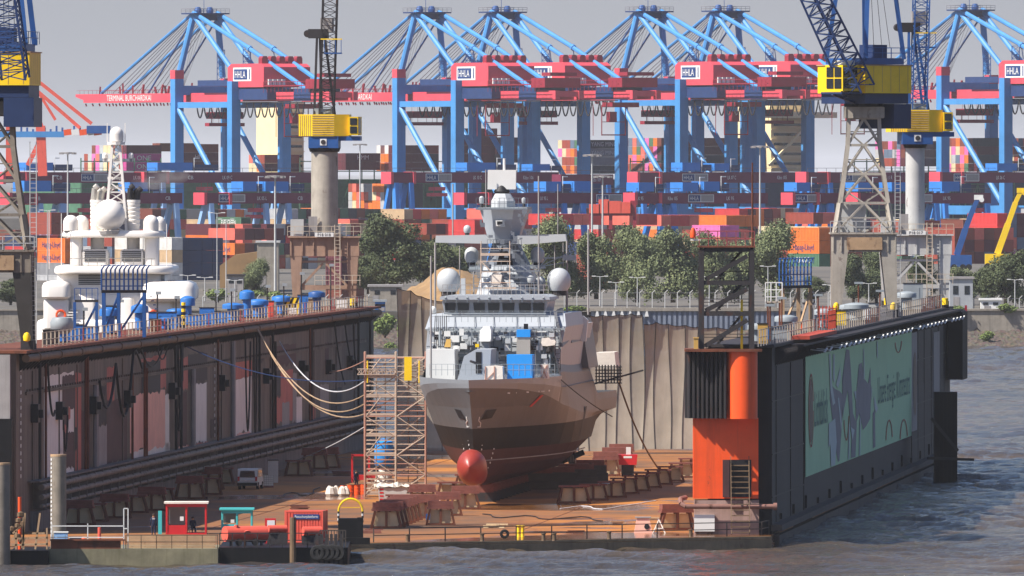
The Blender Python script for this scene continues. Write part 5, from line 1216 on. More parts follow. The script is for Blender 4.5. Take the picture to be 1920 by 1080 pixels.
def ship_stack(px, ptop, pbot, nrow, bays, Y, place, pal, sides=None, u0=0):
    a = at(px, Y, 0); tiers = max(1, round((pbot-ptop)/S(Y)/2.6)); zb = HC-(pbot-HY)/S(Y); rr = random.Random(int(px*7))
    for k in range(tiers):
        for i in range(nrow):
            for j in range(bays):
                if i > 0 and j > 0: continue
                if k == tiers-1 and rr.random() < .12 and i > 1: continue
                c = sides[k % len(sides)] if (sides and i == 0) else rr.choice(pal)
                pos = a + UU*(1.22+i*2.5) + QQ*(6.05+j*12.5) + Z3*(zb+k*2.6)
                where = 'top tier' if k == tiers-1 else ('bottom tier' if k == 0 else '%s tier' % ('second','third','fourth','fifth','sixth','seventh')[k-1])
                CL.append((pos, aQ, c, True, '%s container, %s of ship stack %s' % (c, where, place), S(Y)*(8 if i == 0 else 2.4)))
def yard_stack(px, ptop, pbot, nrow, bays, Y, place, pal, side=None, long=True, tiers=None):
    a = at(px, Y, 0); Lc = 12.1 if long else 6.0; ch = S(Y)*2.6; tiers = tiers or max(1, round((pbot-ptop)/ch)); zb = HC-(pbot-HY)/S(Y); rr = random.Random(int(px*3+ptop))
    for k in range(tiers):
        for i in range(nrow):
            for j in range(bays):
                if i > 0 and j > 0: continue
                c = (side[min(k, len(side)-1)] if side and i == 0 else rr.choice(pal))
                pos = a + UU*(Lc/2+j*(Lc+.4)) + QQ*(1.25+i*2.5) + Z3*(zb+k*2.6)
                where = 'top' if k == tiers-1 else ('bottom' if k == 0 else 'middle')
                CL.append((pos, aU, c, long, '%s container, %s of yard stack %s' % (c, where, place), S(Y)*(6 if i == 0 else 2.4)))
mix = ['brick red', 'brick red', 'rust brown', 'orange', 'pale grey', 'grey blue', 'salmon', 'brick red', 'bright pink', 'dull green', 'cream']
redm = ['dark maroon', 'brick red', 'dark maroon', 'rust brown']
ship_stack(237, 271, 320, 11, 1, 3905, 'left of the leftmost crane', mix, ['pink magenta', 'pink magenta', 'dark maroon'])
ship_stack(300, 262, 284, 2, 1, 3960, 'behind the magenta containers', redm)
ship_stack(344, 270, 318, 2, 1, 3900, 'inside the leftmost crane', redm, ['dark maroon', 'dark maroon', 'rust brown'])
ship_stack(496, 289, 322, 4, 1, 3905, 'left of the column crane', mix, ['dark maroon', 'brick red'])
ship_stack(648, 290, 319, 2, 1, 3910, 'right of the column crane', redm + ['salmon'], ['dark maroon', 'dark maroon'])
ship_stack(736, 272, 320, 4, 1, 3915, 'left of the second crane', ['orange', 'orange', 'brick red', 'white'], ['dark maroon'])
ship_stack(758, 272, 320, 2, 1, 3920, 'inside the second crane', redm, ['dark maroon', 'charcoal', 'brick red'])
ship_stack(868, 240, 320, 2, 1, 3925, 'between the second and third crane', ['brick red', 'salmon'], ['dark maroon'])
ship_stack(930, 262, 305, 5, 1, 3930, 'behind the third crane', mix, ['charcoal', 'dark maroon'])
ship_stack(1100, 261, 326, 7, 1, 3915, 'above the ship right yard arm', mix, ['charcoal', 'grey', 'grey', 'charcoal'])
ship_stack(1240, 257, 322, 9, 4, 3925, 'between the fourth and fifth crane', mix + ['bright pink'], ['dark maroon', 'charcoal', 'dark maroon', 'rust brown'])
ship_stack(1432, 262, 322, 3, 1, 3945, 'left of the beige ship bridge', ['brick red', 'bright pink', 'pale grey'], ['charcoal', 'dark maroon'])
ship_stack(1697, 262, 312, 7, 1, 3930, 'behind the pale column crane', mix + ['bright pink', 'bright pink'], ['dark maroon', 'rust brown'])
ship_stack(1832, 258, 322, 7, 1, 3935, 'inside the rightmost crane', mix + ['bright pink', 'cream'], ['dark maroon', 'charcoal'])
ship_stack(1942, 262, 322, 8, 1, 3940, 'at the right edge', mix + ['cream'], ['dark maroon'])
ship_stack(728, 345, 392, 10, 1, 3905, 'behind the green lashing frames', ['orange', 'cream', 'brick red', 'orange', 'pale grey', 'salmon'], ['charcoal'], )
red_y = ['brick red', 'rust brown', 'dark maroon', 'salmon', 'brick red', 'grey blue']
Yn = 2700
yard_stack(122, 444, 494, 1, 1, 2640, 'behind the yacht left wing', ['orange'], ['orange', 'orange'])
yard_stack(120, 496, 540, 1, 1, 2640, 'low behind the yacht left wing', ['pale grey'], ['pale grey', 'grey'])
yard_stack(322, 444, 540, 1, 2, 2620, 'beside the yacht right arch', ['white'], ['white', 'white', 'tan', 'white'])
yard_stack(339, 444, 540, 4, 1, 2650, 'right of the white one', ['navy blue'], ['navy blue'])
yard_stack(440, 450, 478, 6, 1, 2820, 'left of the column crane portal', ['brick red', 'dark maroon', 'rust brown', 'charcoal', 'dull green'], ['orange', 'orange'])
yard_stack(440, 430, 450, 5, 1, 2830, 'over the orange ones left of column crane', ['brick red', 'dark maroon', 'charcoal'], ['salmon'], tiers=1)
yard_stack(452, 410, 428, 1, 1, 2980, 'with green paint left of the column crane', ['dull green'], ['dull green'], tiers=1)
yard_stack(96, 395, 440, 3, 1, 3000, 'behind the yacht left domes', red_y, ['brick red'])
yard_stack(640, 415, 440, 4, 1, 3000, 'right of the column crane foot', ['cream', 'tan', 'brick red'], ['cream'], tiers=1)
yard_stack(640, 468, 560, 2, 1, 2420, 'directly behind the column crane portal', ['rust brown'], ['rust brown', 'dark maroon'], long=False)
yard_stack(800, 410, 440, 6, 1, 2960, 'left of the ship mast', ['red', 'red', 'dull green', 'dark maroon', 'salmon', 'grey'], ['brick red', 'red'])
yard_stack(890, 410, 455, 4, 1, 2900, 'behind the ship left yard arm', ['red', 'salmon', 'dark maroon'], ['red'])
yard_stack(1040, 398, 422, 5, 1, 2950, 'behind the ship right yard arm', ['red', 'salmon'], ['red'], tiers=1)
yard_stack(1180, 398, 422, 3, 1, 2950, 'under the red straddle machine', ['red', 'brick red'], ['salmon'], tiers=1)
yard_stack(1240, 398, 424, 6, 1, 2960, 'right of the red straddle machine', ['salmon', 'red'], ['salmon', 'red'], tiers=1)
yard_stack(1306, 398, 424, 3, 1, 2965, 'left of the yellow orange crates', ['salmon', 'red'], ['salmon'], tiers=1)
yard_stack(1362, 402, 425, 4, 1, 2900, 'right of the crates above the willows', ['orange'], ['orange'], tiers=1)
yard_stack(1350, 426, 466, 2, 1, 2850, 'between two willow crowns', ['salmon', 'bright pink'], ['salmon', 'bright pink'])
yard_stack(1140, 470, 535, 3, 1, 2520, 'half hidden between the willows', ['brick red', 'rust brown'], ['brick red'])
yard_stack(1110, 455, 478, 2, 1, 2620, 'blue one between the willows', ['navy blue'], ['navy blue'], tiers=1)
yard_stack(1535, 418, 448, 3, 2, 2700, 'left of the tower crane portal', ['tan', 'cream'], ['cream', 'white'], tiers=1)
yard_stack(1536, 420, 500, 4, 1, 2560, 'left of the tower crane legs', ['brick red', 'dark maroon', 'rust brown'], ['dull green', 'orange', 'orange'])
yard_stack(1525, 405, 420, 4, 1, 2900, 'above the cream containers', ['brick red', 'salmon'], ['brick red'], tiers=1)
yard_stack(1690, 404, 480, 4, 1, 2800, 'behind the pale column crane portal', red_y + ['tan'], ['brick red'])
yard_stack(1790, 422, 495, 6, 1, 2750, 'left of the blue telescopic crane', red_y, ['brick red'])
yard_stack(1870, 405, 490, 8, 1, 2760, 'behind the yellow telescopic crane', red_y + ['dark maroon', 'charcoal', 'bright pink'], ['brick red', 'red'])
yard_stack(1960, 405, 470, 4, 1, 2800, 'at the right edge', red_y, ['brick red'])
rf = random.Random(21); pal_f = ['brick red','brick red','rust brown','dark maroon','salmon','orange','pale grey','navy blue','grey blue','dull green','red','cream','tan','charcoal']
for i, px in enumerate(range(30, 1960, 52)):                       # dense yard rows between the gantries
    Yf_ = 3230+(i*53) % 120; tf = rf.randint(3, 5)
    yard_stack(px+rf.uniform(-8, 8), HY+(HC-7.4-tf*2.6)*S(Yf_), HY+(HC-7.4)*S(Yf_), 5, 1, Yf_, 'in the far yard rows', pal_f, None)
for px in (55, 170, 210, 250, 395, 455, 500, 560, 640):
    Yf_ = 2960; tf = rf.randint(2, 4); yard_stack(px, HY+(HC-7.4-tf*2.6)*S(Yf_), HY+(HC-7.4)*S(Yf_), 5, 1, Yf_, 'in the near yard rows at the left', pal_f, None)
CL.sort(key=lambda c: -c[5])
GC = 'containers stacked on the terminal and its ships'; seen = {}
labs = {}
for c in CL[:296]: labs.setdefault(c[4], []).append(c)
ORD = ('first','second','third','fourth','fifth','sixth','seventh','eighth','ninth','tenth','eleventh','twelfth')
new = {}
for lab, cs in labs.items():
    cs.sort(key=lambda c: (c[0].x*F/c[0].y, c[0].z))
    for i, c in enumerate(cs): new[id(c)] = lab if len(cs) == 1 or len(lab.split()) > 13 or i > 11 else lab+', '+ORD[i]+' from left'
for ct in CL[:296]:
    pos, ang, c, lg, lab, sz = ct; lab = new[id(ct)]
    o = bpy.data.objects.new('shipping_container', CM40 if lg else CM20); COL.objects.link(o); o.location = pos; o.rotation_euler = (0, 0, ang)
    o.color = (*H(CPAL[c]), 0); tag(o, lab, 'container', GC); ORG[o.name] = V(pos)
rest = CL[296:]
if rest:
    m = MB(); cols = []
    for pos, ang, c, lg, lab, sz in rest:
        X, Y_ = rot(ang); n0 = len(m.v); m.obox(V(pos)+Z3*1.28, X*(6.05 if lg else 3), Y_*1.2, Z3*1.27); cols += [(*H(CPAL[c]), 1)]*(len(m.v)-n0)
    o = m.build('container_stack', None, M['cont'], label='remaining small mixed containers in the far stacks on the ships', cat='containers', kind='stuff')
    ca = o.data.color_attributes.new('Col', 'FLOAT_COLOR', 'POINT'); ca.data.foreach_set('color', [x for c in cols for x in c])
for me in (CM40, CM20):
    ca = me.color_attributes.new('Col', 'FLOAT_COLOR', 'POINT'); ca.data.foreach_set('color', [0.0]*4*len(me.vertices))
def cont_text(body, px, py, Y, axis, w, h, mat='sign_white', name=''):
    """shipping line lettering on the side of the container that shows at px, py"""
    want = P(px, py, Y); best = min((o for o in bpy.data.objects if o.name.startswith('shipping_container')), key=lambda o: abs((o.location.x*F/o.location.y+960)-px - (0))+abs(HY+(HC-o.location.z-1.3)*F/o.location.y-py)*3)
    c = best.location; d = QQ if axis == 'Q' else -UU; nrm = -UU if axis == 'Q' else -QQ
    p = c + nrm*1.3 + Z3*(1.3-h/2); m = MB(); m.text(body, p, d, Z3, h, w=w, center=True); tx = m.build('lettering', None, M[mat], org=(0,0,0))
    tx.parent = best; tx.matrix_parent_inverse = best.matrix_basis.inverted() if False else tx.matrix_parent_inverse
    R_ = best.rotation_euler.z
    for v in tx.data.vertices:
        q = V(v.co) - c; v.co = (q.x*math.cos(-R_)-q.y*math.sin(-R_), q.x*math.sin(-R_)+q.y*math.cos(-R_), q.z)
cont_text('ONE', 268, 295, 3905, 'Q', 5, 1.5); cont_text('ONE', 268, 310, 3905, 'Q', 5, 1.5)
cont_text('YANG MING', 1128, 278, 3915, 'Q', 9, 1.3); cont_text('YANG MING', 1128, 294, 3915, 'Q', 9, 1.3)
cont_text('HMM', 376, 295, 3900, 'Q', 4, 1.3); cont_text('HMM', 680, 297, 3910, 'Q', 4, 1.3); cont_text('HMM', 1462, 280, 3945, 'Q', 4, 1.3)
cont_text('Hapag-Lloyd', 95, 456, 2640, 'U', 8, 1.2, 'sign_navy'); cont_text('Hapag-Lloyd', 95, 480, 2640, 'U', 8, 1.2, 'sign_navy')
cont_text('Hapag-Lloyd', 1508, 462, 2560, 'U', 8, 1.2, 'sign_navy'); cont_text('Hapag-Lloyd', 1508, 485, 2560, 'U', 8, 1.2, 'sign_navy'); cont_text('UASC', 1508, 497, 2560, 'U', 5, 1.2)
cont_text('EVERGREEN', 430, 420, 2980, 'U', 7, 1.2); cont_text('Hapag-Lloyd', 420, 460, 2820, 'U', 8, 1.2, 'sign_navy')

# container ships behind the cranes
def cship(label, px0, px1, Y, hullmat, bridges, frames):
    a = at(px0, Y, 0); k = (px1-960)/F; L = (k*Y-a.x)/(.866-k*.5); t = thing('container_ship', label, 'container ship', a + UU*20)
    def p(u, q, z): return a + UU*u + QQ*q + Z3*z
    m = MB(); m.hexa([p(4,4,-1), p(4,L,-1), p(36,L,-1), p(36,4,-1), p(0,0,27.5), p(0,L,27.5), p(40,L,27.5), p(40,0,27.5)]); m.build('hull', t, M[hullmat])
    for f0, f1 in frames:
        kk = (f0-960)/F; q0 = (kk*Y-a.x)/(.866-kk*.5); kk = (f1-960)/F; q1 = (kk*Y-a.x)/(.866-kk*.5); m = MB(); n = max(2, int((q1-q0)/4.2))
        for i in range(n+1):
            q = q0+(q1-q0)*i/n; m.beam(p(-.6,q,12), p(-.6,q,34), .4, .4)
            if i < n: m.beam(p(-.6,q,14), p(-.6,q+(q1-q0)/n,26), .25) if i % 2 else m.beam(p(-.6,q,26), p(-.6,q+(q1-q0)/n,14), .25)
        for z in (14, 18, 22, 26, 30, 33): m.beam(p(-.6,q0,z), p(-.6,q1,z), .3, .3)
        m.build('lashing_frame', t, M['ship_green'])
    for b0, b1, ptop, pbot, kind in bridges:
        kk = (b0-960)/F; q0 = (kk*Y-a.x-0)/(.866-kk*.5); w = (b1-b0)/S(Y); zt_, zb_ = HC-(ptop-HY)/S(Y), HC-(pbot-HY)/S(Y)
        m = MB(); q1 = q0 + w*.62/.866*1.0; d = w*.38/.5
        m.hexa([p(2,q0+d*.29,zb_), p(2,q1,zb_), p(2+d,q1,zb_), p(2+d,q0+d*.29,zb_), p(2,q0+d*.29,zt_), p(2,q1,zt_), p(2+d,q1,zt_), p(2+d,q0+d*.29,zt_)]); acc = m.build('accommodation', t, M['beige'])
        m = MB(); n = int((zt_-zb_)/3)
        for i in range(n): m.obox(p(1.7, (q0+d*.29+q1)/2, zb_+1+i*3), UU*.3, QQ*(q1-q0-d*.29)*.5, Z3*.12)
        if kind:
            m.obox(p(-1, (q0+q1)/2+3, zt_-4), UU*3, QQ*(q1-q0)*.62, Z3*.9); m.beam(p(-1,q0+4,zb_+2), p(-1,q0+11,zb_+8), .8, .8); m.beam(p(-1,q0+11,zb_+8), p(-1,q0+17,zb_+14), .8, .8)
        m.build('gallery', acc, M['beige'])
        for i in range(n-1):
            m = MB(); m.obox(p(1.95, (q0+d*.29+q1)/2, zb_+2.5+i*3), UU*.08, QQ*(q1-q0)*.3, Z3*.4); m.build('window_row', acc, M['glass'])
    return t
cship('green hulled container ship with a slim beige bridge tower left of the column crane', 150, 1020, 3890, 'ship_green', [(506,618,190,345,0)], [(150, 300), (560, 1000)])
cship('dark hulled container ship with a broad beige bridge left of the lattice tower crane', 1040, 2050, 3900, 'charcoal_hull' if False else 'crane_dkblue', [(1418,1600,190,322,1)], [(1180, 1300), (1600, 1900)])

# red and blue crane at the far left, partly behind the dock crane
t = thing('gantry_crane', 'coral red container crane with blue and orange boom at the far left', 'crane', P(76, 300, 3300)); Yr = 3300
def rp(px, py, d=0): return P(px, py, Yr+d)
m = MB(); m.beam(rp(-60,252), rp(120,252), 3, 1.5); m.build('boom', t, M['sts_blue'])
for i, (a, b) in enumerate(((120,134),(134,149),(149,163),(163,176),(176,190))): m = MB(); m.beam(rp(a,249), rp(b,247), 3, 1.5); m.build('boom_tip', t, M['orange'] if i % 2 == 0 else M['sign_white'])
for a, b, w in (((52,155),(150,240),.9),((75,155),(172,232),.9),((55,165),(78,240),1.2),((64,160),(104,225),.7),((56,205),(78,240),.6)): m = MB(); m.beam(rp(*a), rp(*b), w); m.build('stay', t, M['coral'])
m = MB(); m.beam(rp(76,236), rp(80,330), 2.4); m.build('leg', t, M['coral']); m = MB(); m.beam(rp(20,236), rp(20,330), 2.4); m.build('leg', t, M['coral']); m = MB(); m.beam(rp(76,262), rp(52,310), 1.2); m.build('leg_brace', t, M['coral'])
m = MB()
for i in range(12): m.beam(rp(40+i*11,247), rp(40+i*11,236+3*(i % 3)), .5)
m.obox(rp(185,243), (3,0,0), (0,3,0), (0,0,1)); m.build('boom_fittings', t, M['crane_blue'])
# red straddle machine and mobile telescopic cranes
t = thing('straddle_carrier', 'big red stepped machine housing standing above the willows right of the ship', 'machine', P(1150, 425, 2900)); Ym = 2900
for a, b, c, d in ((1105,1125,383,400),(1123,1142,374,400),(1140,1165,377,400),(1164,1182,379,400)): m = MB(); p, q = P(a, d, Ym), P(b, c, Ym); m.box(p.x, q.x, Ym, Ym+8+.1*a % 2, p.z, q.z); m.build('housing', t, M['coral'])
m = MB(); p, q = P(1182, 400, Ym+.5), P(1193, 376, Ym); m.box(p.x+.01, q.x, Ym+.5, Ym+7, p.z, q.z); m.build('housing_end', t, M['dark_red'])
m = MB()
for px in (1108, 1145, 1190): m.beam(P(px,400,Ym+1), P(px,430,Ym+1), .8)
m.beam(P(1105,402,Ym+1), P(1193,402,Ym+1), .6); m.build('frame', t, M['dark_red'])
def telescopic(label, pts, col, Y):
    t = thing('mobile_crane', label, 'mobile crane', P(*pts[0], Y)); n = len(pts)-1
    for i in range(n): m = MB(); m.beam(P(*pts[i], Y), P(*pts[i+1], Y), 1.25-.2*i); m.build('boom_section', t, M[col])
    p = P(*pts[-1], Y); m = MB(); m.obox(p, (.9,0,0), (0,.5,0), (0,0,.5)); m.tube(p+V((.6,-.6,-.5)), p+V((.6,.6,-.5)), .5, 10); m.build('boom_head', t, M['sign_white'] if col != 'crane_yellow' else M['crane_yellow'])
    b = P(*pts[0], Y); m = MB(); m.box(b.x-2.5, b.x+3, Y-1.2, Y+1.2, b.z-2.5, b.z); m.build('carrier', t, M[col])
    m = MB()
    for x in (-2, -.6, 1.2, 2.4): m.tube((b.x+x, Y-1.3, b.z-2.5), (b.x+x, Y+1.3, b.z-2.5), .65, 12)
    m.build('wheels', t, M['tyre'])
telescopic('blue telescopic mobile crane boom rising behind the bushes at the right', [(1794,478),(1810,430),(1826,388),(1835,370)], 'crane_blue', 2600)
telescopic('yellow telescopic mobile crane boom rising at the right edge', [(1870,476),(1890,420),(1904,380),(1915,357)], 'crane_yellow', 2600)
# ================================================================ trees and the far bank
def leaf_mat(name, a, b_):
    m, n, l, b = base_mat(name)
    g = N(n, 'ShaderNodeNewGeometry'); f = noise(n, l, (.35, .35, .35), 3)
    c = mixc(n, l, g.outputs['Random Per Island'], H(a), H(b_)); c = mixc(n, l, mul(n, l, ramp(n, l, f, .35, .65), .5), c, H('#6a7250'))
    l.new(c, b.inputs['Base Color']); b.inputs['Roughness'].default_value = .8; b.inputs['Specular IOR Level'].default_value = .2; return m
M['leaf_dark'] = leaf_mat('dark_foliage', '#353f2a', '#566042'); M['leaf_willow'] = leaf_mat('willow_foliage', '#4e5a42', '#848c62'); M['leaf_bush'] = leaf_mat('bush_foliage', '#4c6234', '#7c8a4a')
def crown_mesh(seed, blobs, n, size, mat, droop=0.0):
    rr = np.random.RandomState(seed); vs = []; tot = sum(b[3]**2 for b in blobs)
    for (x, y, z, r) in blobs:
        k = int(n*r*r/tot)
        d = rr.normal(size=(k, 3)); d /= np.linalg.norm(d, axis=1)[:, None]
        lump = 1 + .22*np.sin(d[:,0]*5+seed)*np.sin(d[:,2]*6+seed*2) + .15*np.sin(d[:,1]*9+d[:,0]*7)
        rad = r*(rr.uniform(.35, 1, k)**.4)*lump*(1+.10*rr.normal(size=k))
        c = np.array([x, y, z]) + d*rad[:, None]*np.array([1, 1, .85]); c[:, 2] -= droop*rr.uniform(0, 1, k)*np.hypot(d[:,0], d[:,1])
        nn = d*.9 + rr.normal(size=(k, 3))*.55 + np.array([0, 0, .25]); nn /= np.linalg.norm(nn, axis=1)[:, None]
        t = np.cross(nn, rr.normal(size=(k, 3))); t /= np.linalg.norm(t, axis=1)[:, None]; bb = np.cross(nn, t)
        s = (size*rr.uniform(.5, 1.3, k)*(1+1.5*np.clip(1-rad/r*1.25, 0, 1)))[:, None]; L = s*rr.uniform(.8, 1.8, k)[:, None]
        vs.append(np.stack([c-t*s, c-bb*L*.6, c+t*s, c+bb*L], 1).reshape(-1, 3))
    vs = np.concatenate(vs).tolist(); m = MB(); m.add(vs, [(4*i, 4*i+1, 4*i+2, 4*i+3) for i in range(len(vs)//4)]); return m
def tree(name, seed, h, w, mat, leaves, size, droop=0.0, trunk=.14):
    rr = random.Random(seed); t = thing(name, 'x', 'tree', (0,0,0)); m = MB()
    m.tube((0,0,-.5), (.1,0,h*.3), w*.03+.12, 9, w*.02+.06); blobs = []
    for i in range(19):
        a = i*2.4+rr.random(); z = h*(.16+.68*((i*7) % 19)/18); env = math.sqrt(max(.05, 1-((z/h-.45)/.56)**2)); rr_ = w*.5*rr.uniform(.3, .86)*env
        p = V((rr_*math.cos(a), rr_*math.sin(a)*.7, z+rr.uniform(-.5,.5))); r = w*rr.uniform(.13, .21)
        mid = V((p.x*.45, p.y*.45, h*trunk+(z-h*trunk)*.4)); m.tube((.05,0,h*trunk), mid, w*.014+.05, 6, .1); m.tube(mid, p, .1, 5, .03)
        blobs.append((*p, r))
    blobs += [(0, 0, h*.5, w*.3), (w*.1, 0, h*.8, w*.17), (-w*.16, 0, h*.74, w*.18)]
    m.build('trunk', t, M['leafbark'], smooth=True)
    crown_mesh(seed, blobs, leaves, size, mat, droop).build('crown', t, mat)
    return t
TG = 'trees along the far bank'
tp = [tree('willow_tree', 3, 14, 12.5, M['leaf_willow'], 19000, .17, 1.0), tree('willow_tree', 8, 14, 11, M['leaf_willow'], 18000, .17, 1.2), tree('broadleaf_tree', 5, 14, 12, M['leaf_dark'], 19000, .18), tree('broadleaf_tree', 12, 12, 10, M['leaf_dark'], 15000, .18)]
used = [False]*4
def put(i, px, ptop, pbase, wpx, Y, label):
    s = S(Y); z0 = HC-(pbase-HY)/s; h = (pbase-ptop)/s; p = V(((px-960)/F*Y, Y, z0)); hs = h/(14 if i < 3 else 12); ws = 1.12*(wpx/s)/((12.5, 11, 12, 10)[i])
    rz = R.uniform(0, 6)
    if not used[i]: used[i] = True; o = tp[i]; o.location = p; o.rotation_euler.z = rz; o.scale = (ws, ws, hs); o['label'] = label; o['group'] = TG
    else: dup(tp[i], p, label, rz, (ws, ws, hs), TG)
put(2, 742, 396, 545, 128, 2330, 'large dark tree right of the column crane, tallest on the bank')
put(3, 812, 440, 545, 80, 2345, 'dark tree between the large dark tree and the ship mast')
put(3, 690, 470, 548, 60, 2320, 'low dark tree against the column crane portal')
put(1, 858, 452, 548, 84, 2350, 'loose yellowish tree behind the sand heap')
put(0, 1038, 400, 556, 122, 2340, 'willow right of the ship mast, behind its right yard arm')
put(1, 1118, 420, 556, 96, 2345, 'willow with a blue container behind it')
put(0, 1195, 418, 562, 104, 2320, 'willow below the red straddle machine')
put(1, 1262, 412, 562, 108, 2335, 'willow left of the black steel tower')
put(0, 1335, 428, 562, 84, 2345, 'willow inside the black steel tower')
put(1, 1388, 440, 562, 76, 2350, 'willow just right of the black tower mast')
put(0, 1446, 410, 566, 118, 2315, 'willow left of the orange yard containers')
put(3, 1600, 470, 566, 66, 2330, 'dark tree under the tower crane portal, left one')
put(2, 1643, 462, 566, 80, 2340, 'dark tree under the tower crane portal, right one')
put(3, 1730, 470, 566, 60, 2350, 'dark tree behind the pale column crane portal')
put(1, 1800, 492, 566, 66, 2350, 'grey green bush tree right of the pale column crane')
put(2, 1886, 466, 572, 104, 2310, 'dark tree at the right edge above the concrete quay')
put(3, 1846, 496, 572, 60, 2330, 'small dark tree left of the one at the right edge')
put(3, 1528, 515, 566, 60, 2325, 'low dark tree below the green container')
put(0, 479, 482, 556, 52, 2380, 'small pale tree left of the column crane portal')
put(3, 20, 520, 570, 60, 2330, 'small dark tree at the left edge')
bp = None
def bush(px, ptop, pbase, wpx, Y, label):
    global bp
    s = S(Y); p = V(((px-960)/F*Y, Y, HC-(pbase-HY)/s))
    if bp is None:
        bp = thing('bush', label, 'bush', p, 'green bushes on the far bank'); rr = random.Random(2); m = MB()
        for k in range(5): m.tube((0,0,-.3), (rr.uniform(-1.2,1.2), rr.uniform(-1,1), 1.6), .08, 5, .03)
        m.build('stem', bp, M['leafbark'], org=(0,0,0)); crown_mesh(4, [(rr.uniform(-1.7,1.7), rr.uniform(-1,1), rr.uniform(.8,2.4), rr.uniform(.8,1.4)) for k in range(7)], 2200, .2, None).build('leaves', bp, M['leaf_bush'], org=(0,0,0)); o = bp
    else: o = dup(bp, p, label, R.uniform(0, 6))
    o.scale = ((wpx/s)/5.5, (wpx/s)/5.5, ((pbase-ptop)/s)/3.6)
for a in ((722,586,630,58,2205,'bright green bush right of the left dock wall end'),(735,640,672,36,2196,'low bush at the foot of the gravel bank'),(760,592,640,40,2215,'green bush behind the left net curtain'),(1795,572,590,36,2236,'weeds on the quay edge beside the grey shed'),(1890,568,590,52,2237,'weeds on the quay edge at the right'),(1850,620,640,40,2212,'low weeds on the riprap below the concrete quay'),(410,540,566,60,2300,'hedge above the blue ventilators'),(470,542,566,60,2300,'hedge left of the yellow striped barrier'),(520,545,568,60,2300,'hedge below the column crane left leg'),(1075,572,590,60,2236,'grass strip right of the ship bridge')): bush(*a)
# sheet pile wall, concrete quay, sheds, sand
def qx(px, Y): return (px-960)/F*Y
t = thing('sheet_pile_wall', 'blue grey corrugated sheet pile quay wall behind the black steel tower', 'quay wall', (qx(1330,2238), 2238, 1)); m = MB()
xa, xb = qx(1108,2238), qx(1600,2238); n = int((xb-xa)/.9)
for i in range(n): m.box(xa+i*.9, xa+i*.9+.48, 2237.3, 2237.75, .4, 5.55); m.box(xa+i*.9+.48, xa+(i+1)*.9, 2237.55, 2238, .4, 5.55)
pm('pile_blue', '#77808f', rough=.6, var=.12, streak=.3); m.build('sheet_piles', t, M['pile_blue'])
m = MB(); m.box(xa-2, xb, 2237, 2241, 5.56, 6.1); m.build('coping', t, M['concrete'])
m = MB()
for i in range(7): x = qx(1116+i*15.5,2236); m.prism([(x,2236.6,4.6),(x+.7,2236.6,4.6),(x+.5,2236.6,5.5),(x+.2,2236.6,5.5)], (0,.8,0))
m.build('buttress', t, M['sign_white'])
t = thing('quay_wall', 'stained pale concrete quay wall above the riprap at the right edge', 'quay wall', (qx(1850,2238), 2238, 1)); m = MB()
m.box(qx(1772,2238), qx(1990,2238), 2236.8, 2240, .8, 5.6); m.build('wall_face', t, M['concrete']); m = MB(); m.box(qx(1772,2238), qx(1990,2238), 2236.5, 2240, 5.62, 5.95); m.build('coping', t, M['concrete'])
t = thing('quay_wall', 'low concrete quay edge behind the left dock wall', 'quay wall', (qx(500,2238), 2238, 1)); m = MB(); m.box(qx(-60,2238), qx(700,2238), 2236.9, 2240, .8, 5.6); m.build('wall_face', t, M['concrete']); m = MB(); m.box(qx(-60,2238), qx(700,2238), 2236.6, 2240, 5.62, 5.9); m.build('coping', t, M['concrete'])
xs = np.linspace(qx(690,2300), qx(985,2300), 70); ys = np.linspace(2270, 2335, 34)
def heap(x, y):
    px = 960+x*F/2300; h = np.interp(px, [690,716,742,792,828,868,905,985], [0,.6,2.3,4.6,7.4,6.8,5.2,0]); return 5.3 + h*np.clip(1-((y-2302)/32)**2, 0, 1) + .25*np.sin(x*1.3)*np.sin(y*.9) + .15*np.sin(x*3+y)
o = grid_obj('sand_heap', xs, ys, heap, M['sand'], 'structure', False); del o['kind']; tag(o, 'tan sand heap behind the left side of the ship bridge', 'sand heap')
def shed(name, label, px0, px1, ptop, pbase, Y, depth, mat, roof=None, extra=None):
    a, b = P(px0, pbase, Y), P(px1, ptop, Y); t = thing(name, label, 'building', a)
    m = MB(); m.box(a.x, b.x, Y, Y+depth, min(a.z, 5.2), b.z); m.build('wall', t, M[mat]); m = MB(); m.box(a.x-.3, b.x+.3, Y-.3, Y+depth+.3, b.z+.003, b.z+.35); m.build('roof', t, M[roof or mat])
    n = max(2, int((b.x-a.x)/2.2))
    m = MB()
    for i in range(n): x = a.x+(b.x-a.x)*(i+.5)/n; m.box(x-.45, x+.45, Y-.06, Y-.002, a.z+(b.z-a.z)*.5, a.z+(b.z-a.z)*.78)
    if extra != 'blank': m.build('window_row', t, M['glass'])
    m = MB(); m.box(a.x+.6, a.x+1.7, Y-.06, Y-.002, a.z+.1, a.z+(b.z-a.z)*.42); m.build('door', t, M['patch_grey']); return t
shed('storage_shed', 'grey two storey shed with a dark band right of the pale column crane', 1781, 1824, 523, 581, 2246, 8, 'grey_shed', 'patch_grey')
shed('site_cabin', 'small white plant cabin with pipes on the quay right of the grey shed', 1839, 1876, 563, 581, 2244, 5, 'sign_white', 'sign_white')
shed('warehouse', 'low hall with a ribbed grey roof behind the end of the left dock wall', 692, 752, 538, 566, 2262, 12, 'concrete', 'patch_grey')
shed('storage_shed', 'blue panelled hut behind the end of the left dock wall', 703, 722, 566, 584, 2242, 4, 'rmg_blue', 'vent_grey')
shed('storage_shed', 'dark slatted shed left of the small pale tree', 426, 456, 518, 544, 2330, 6, 'patch_grey', 'steel_dark')
shed('warehouse', 'pale concrete silo block left of the column crane', 482, 522, 455, 540, 2480, 10, 'concrete', 'crane_pale', 'blank')
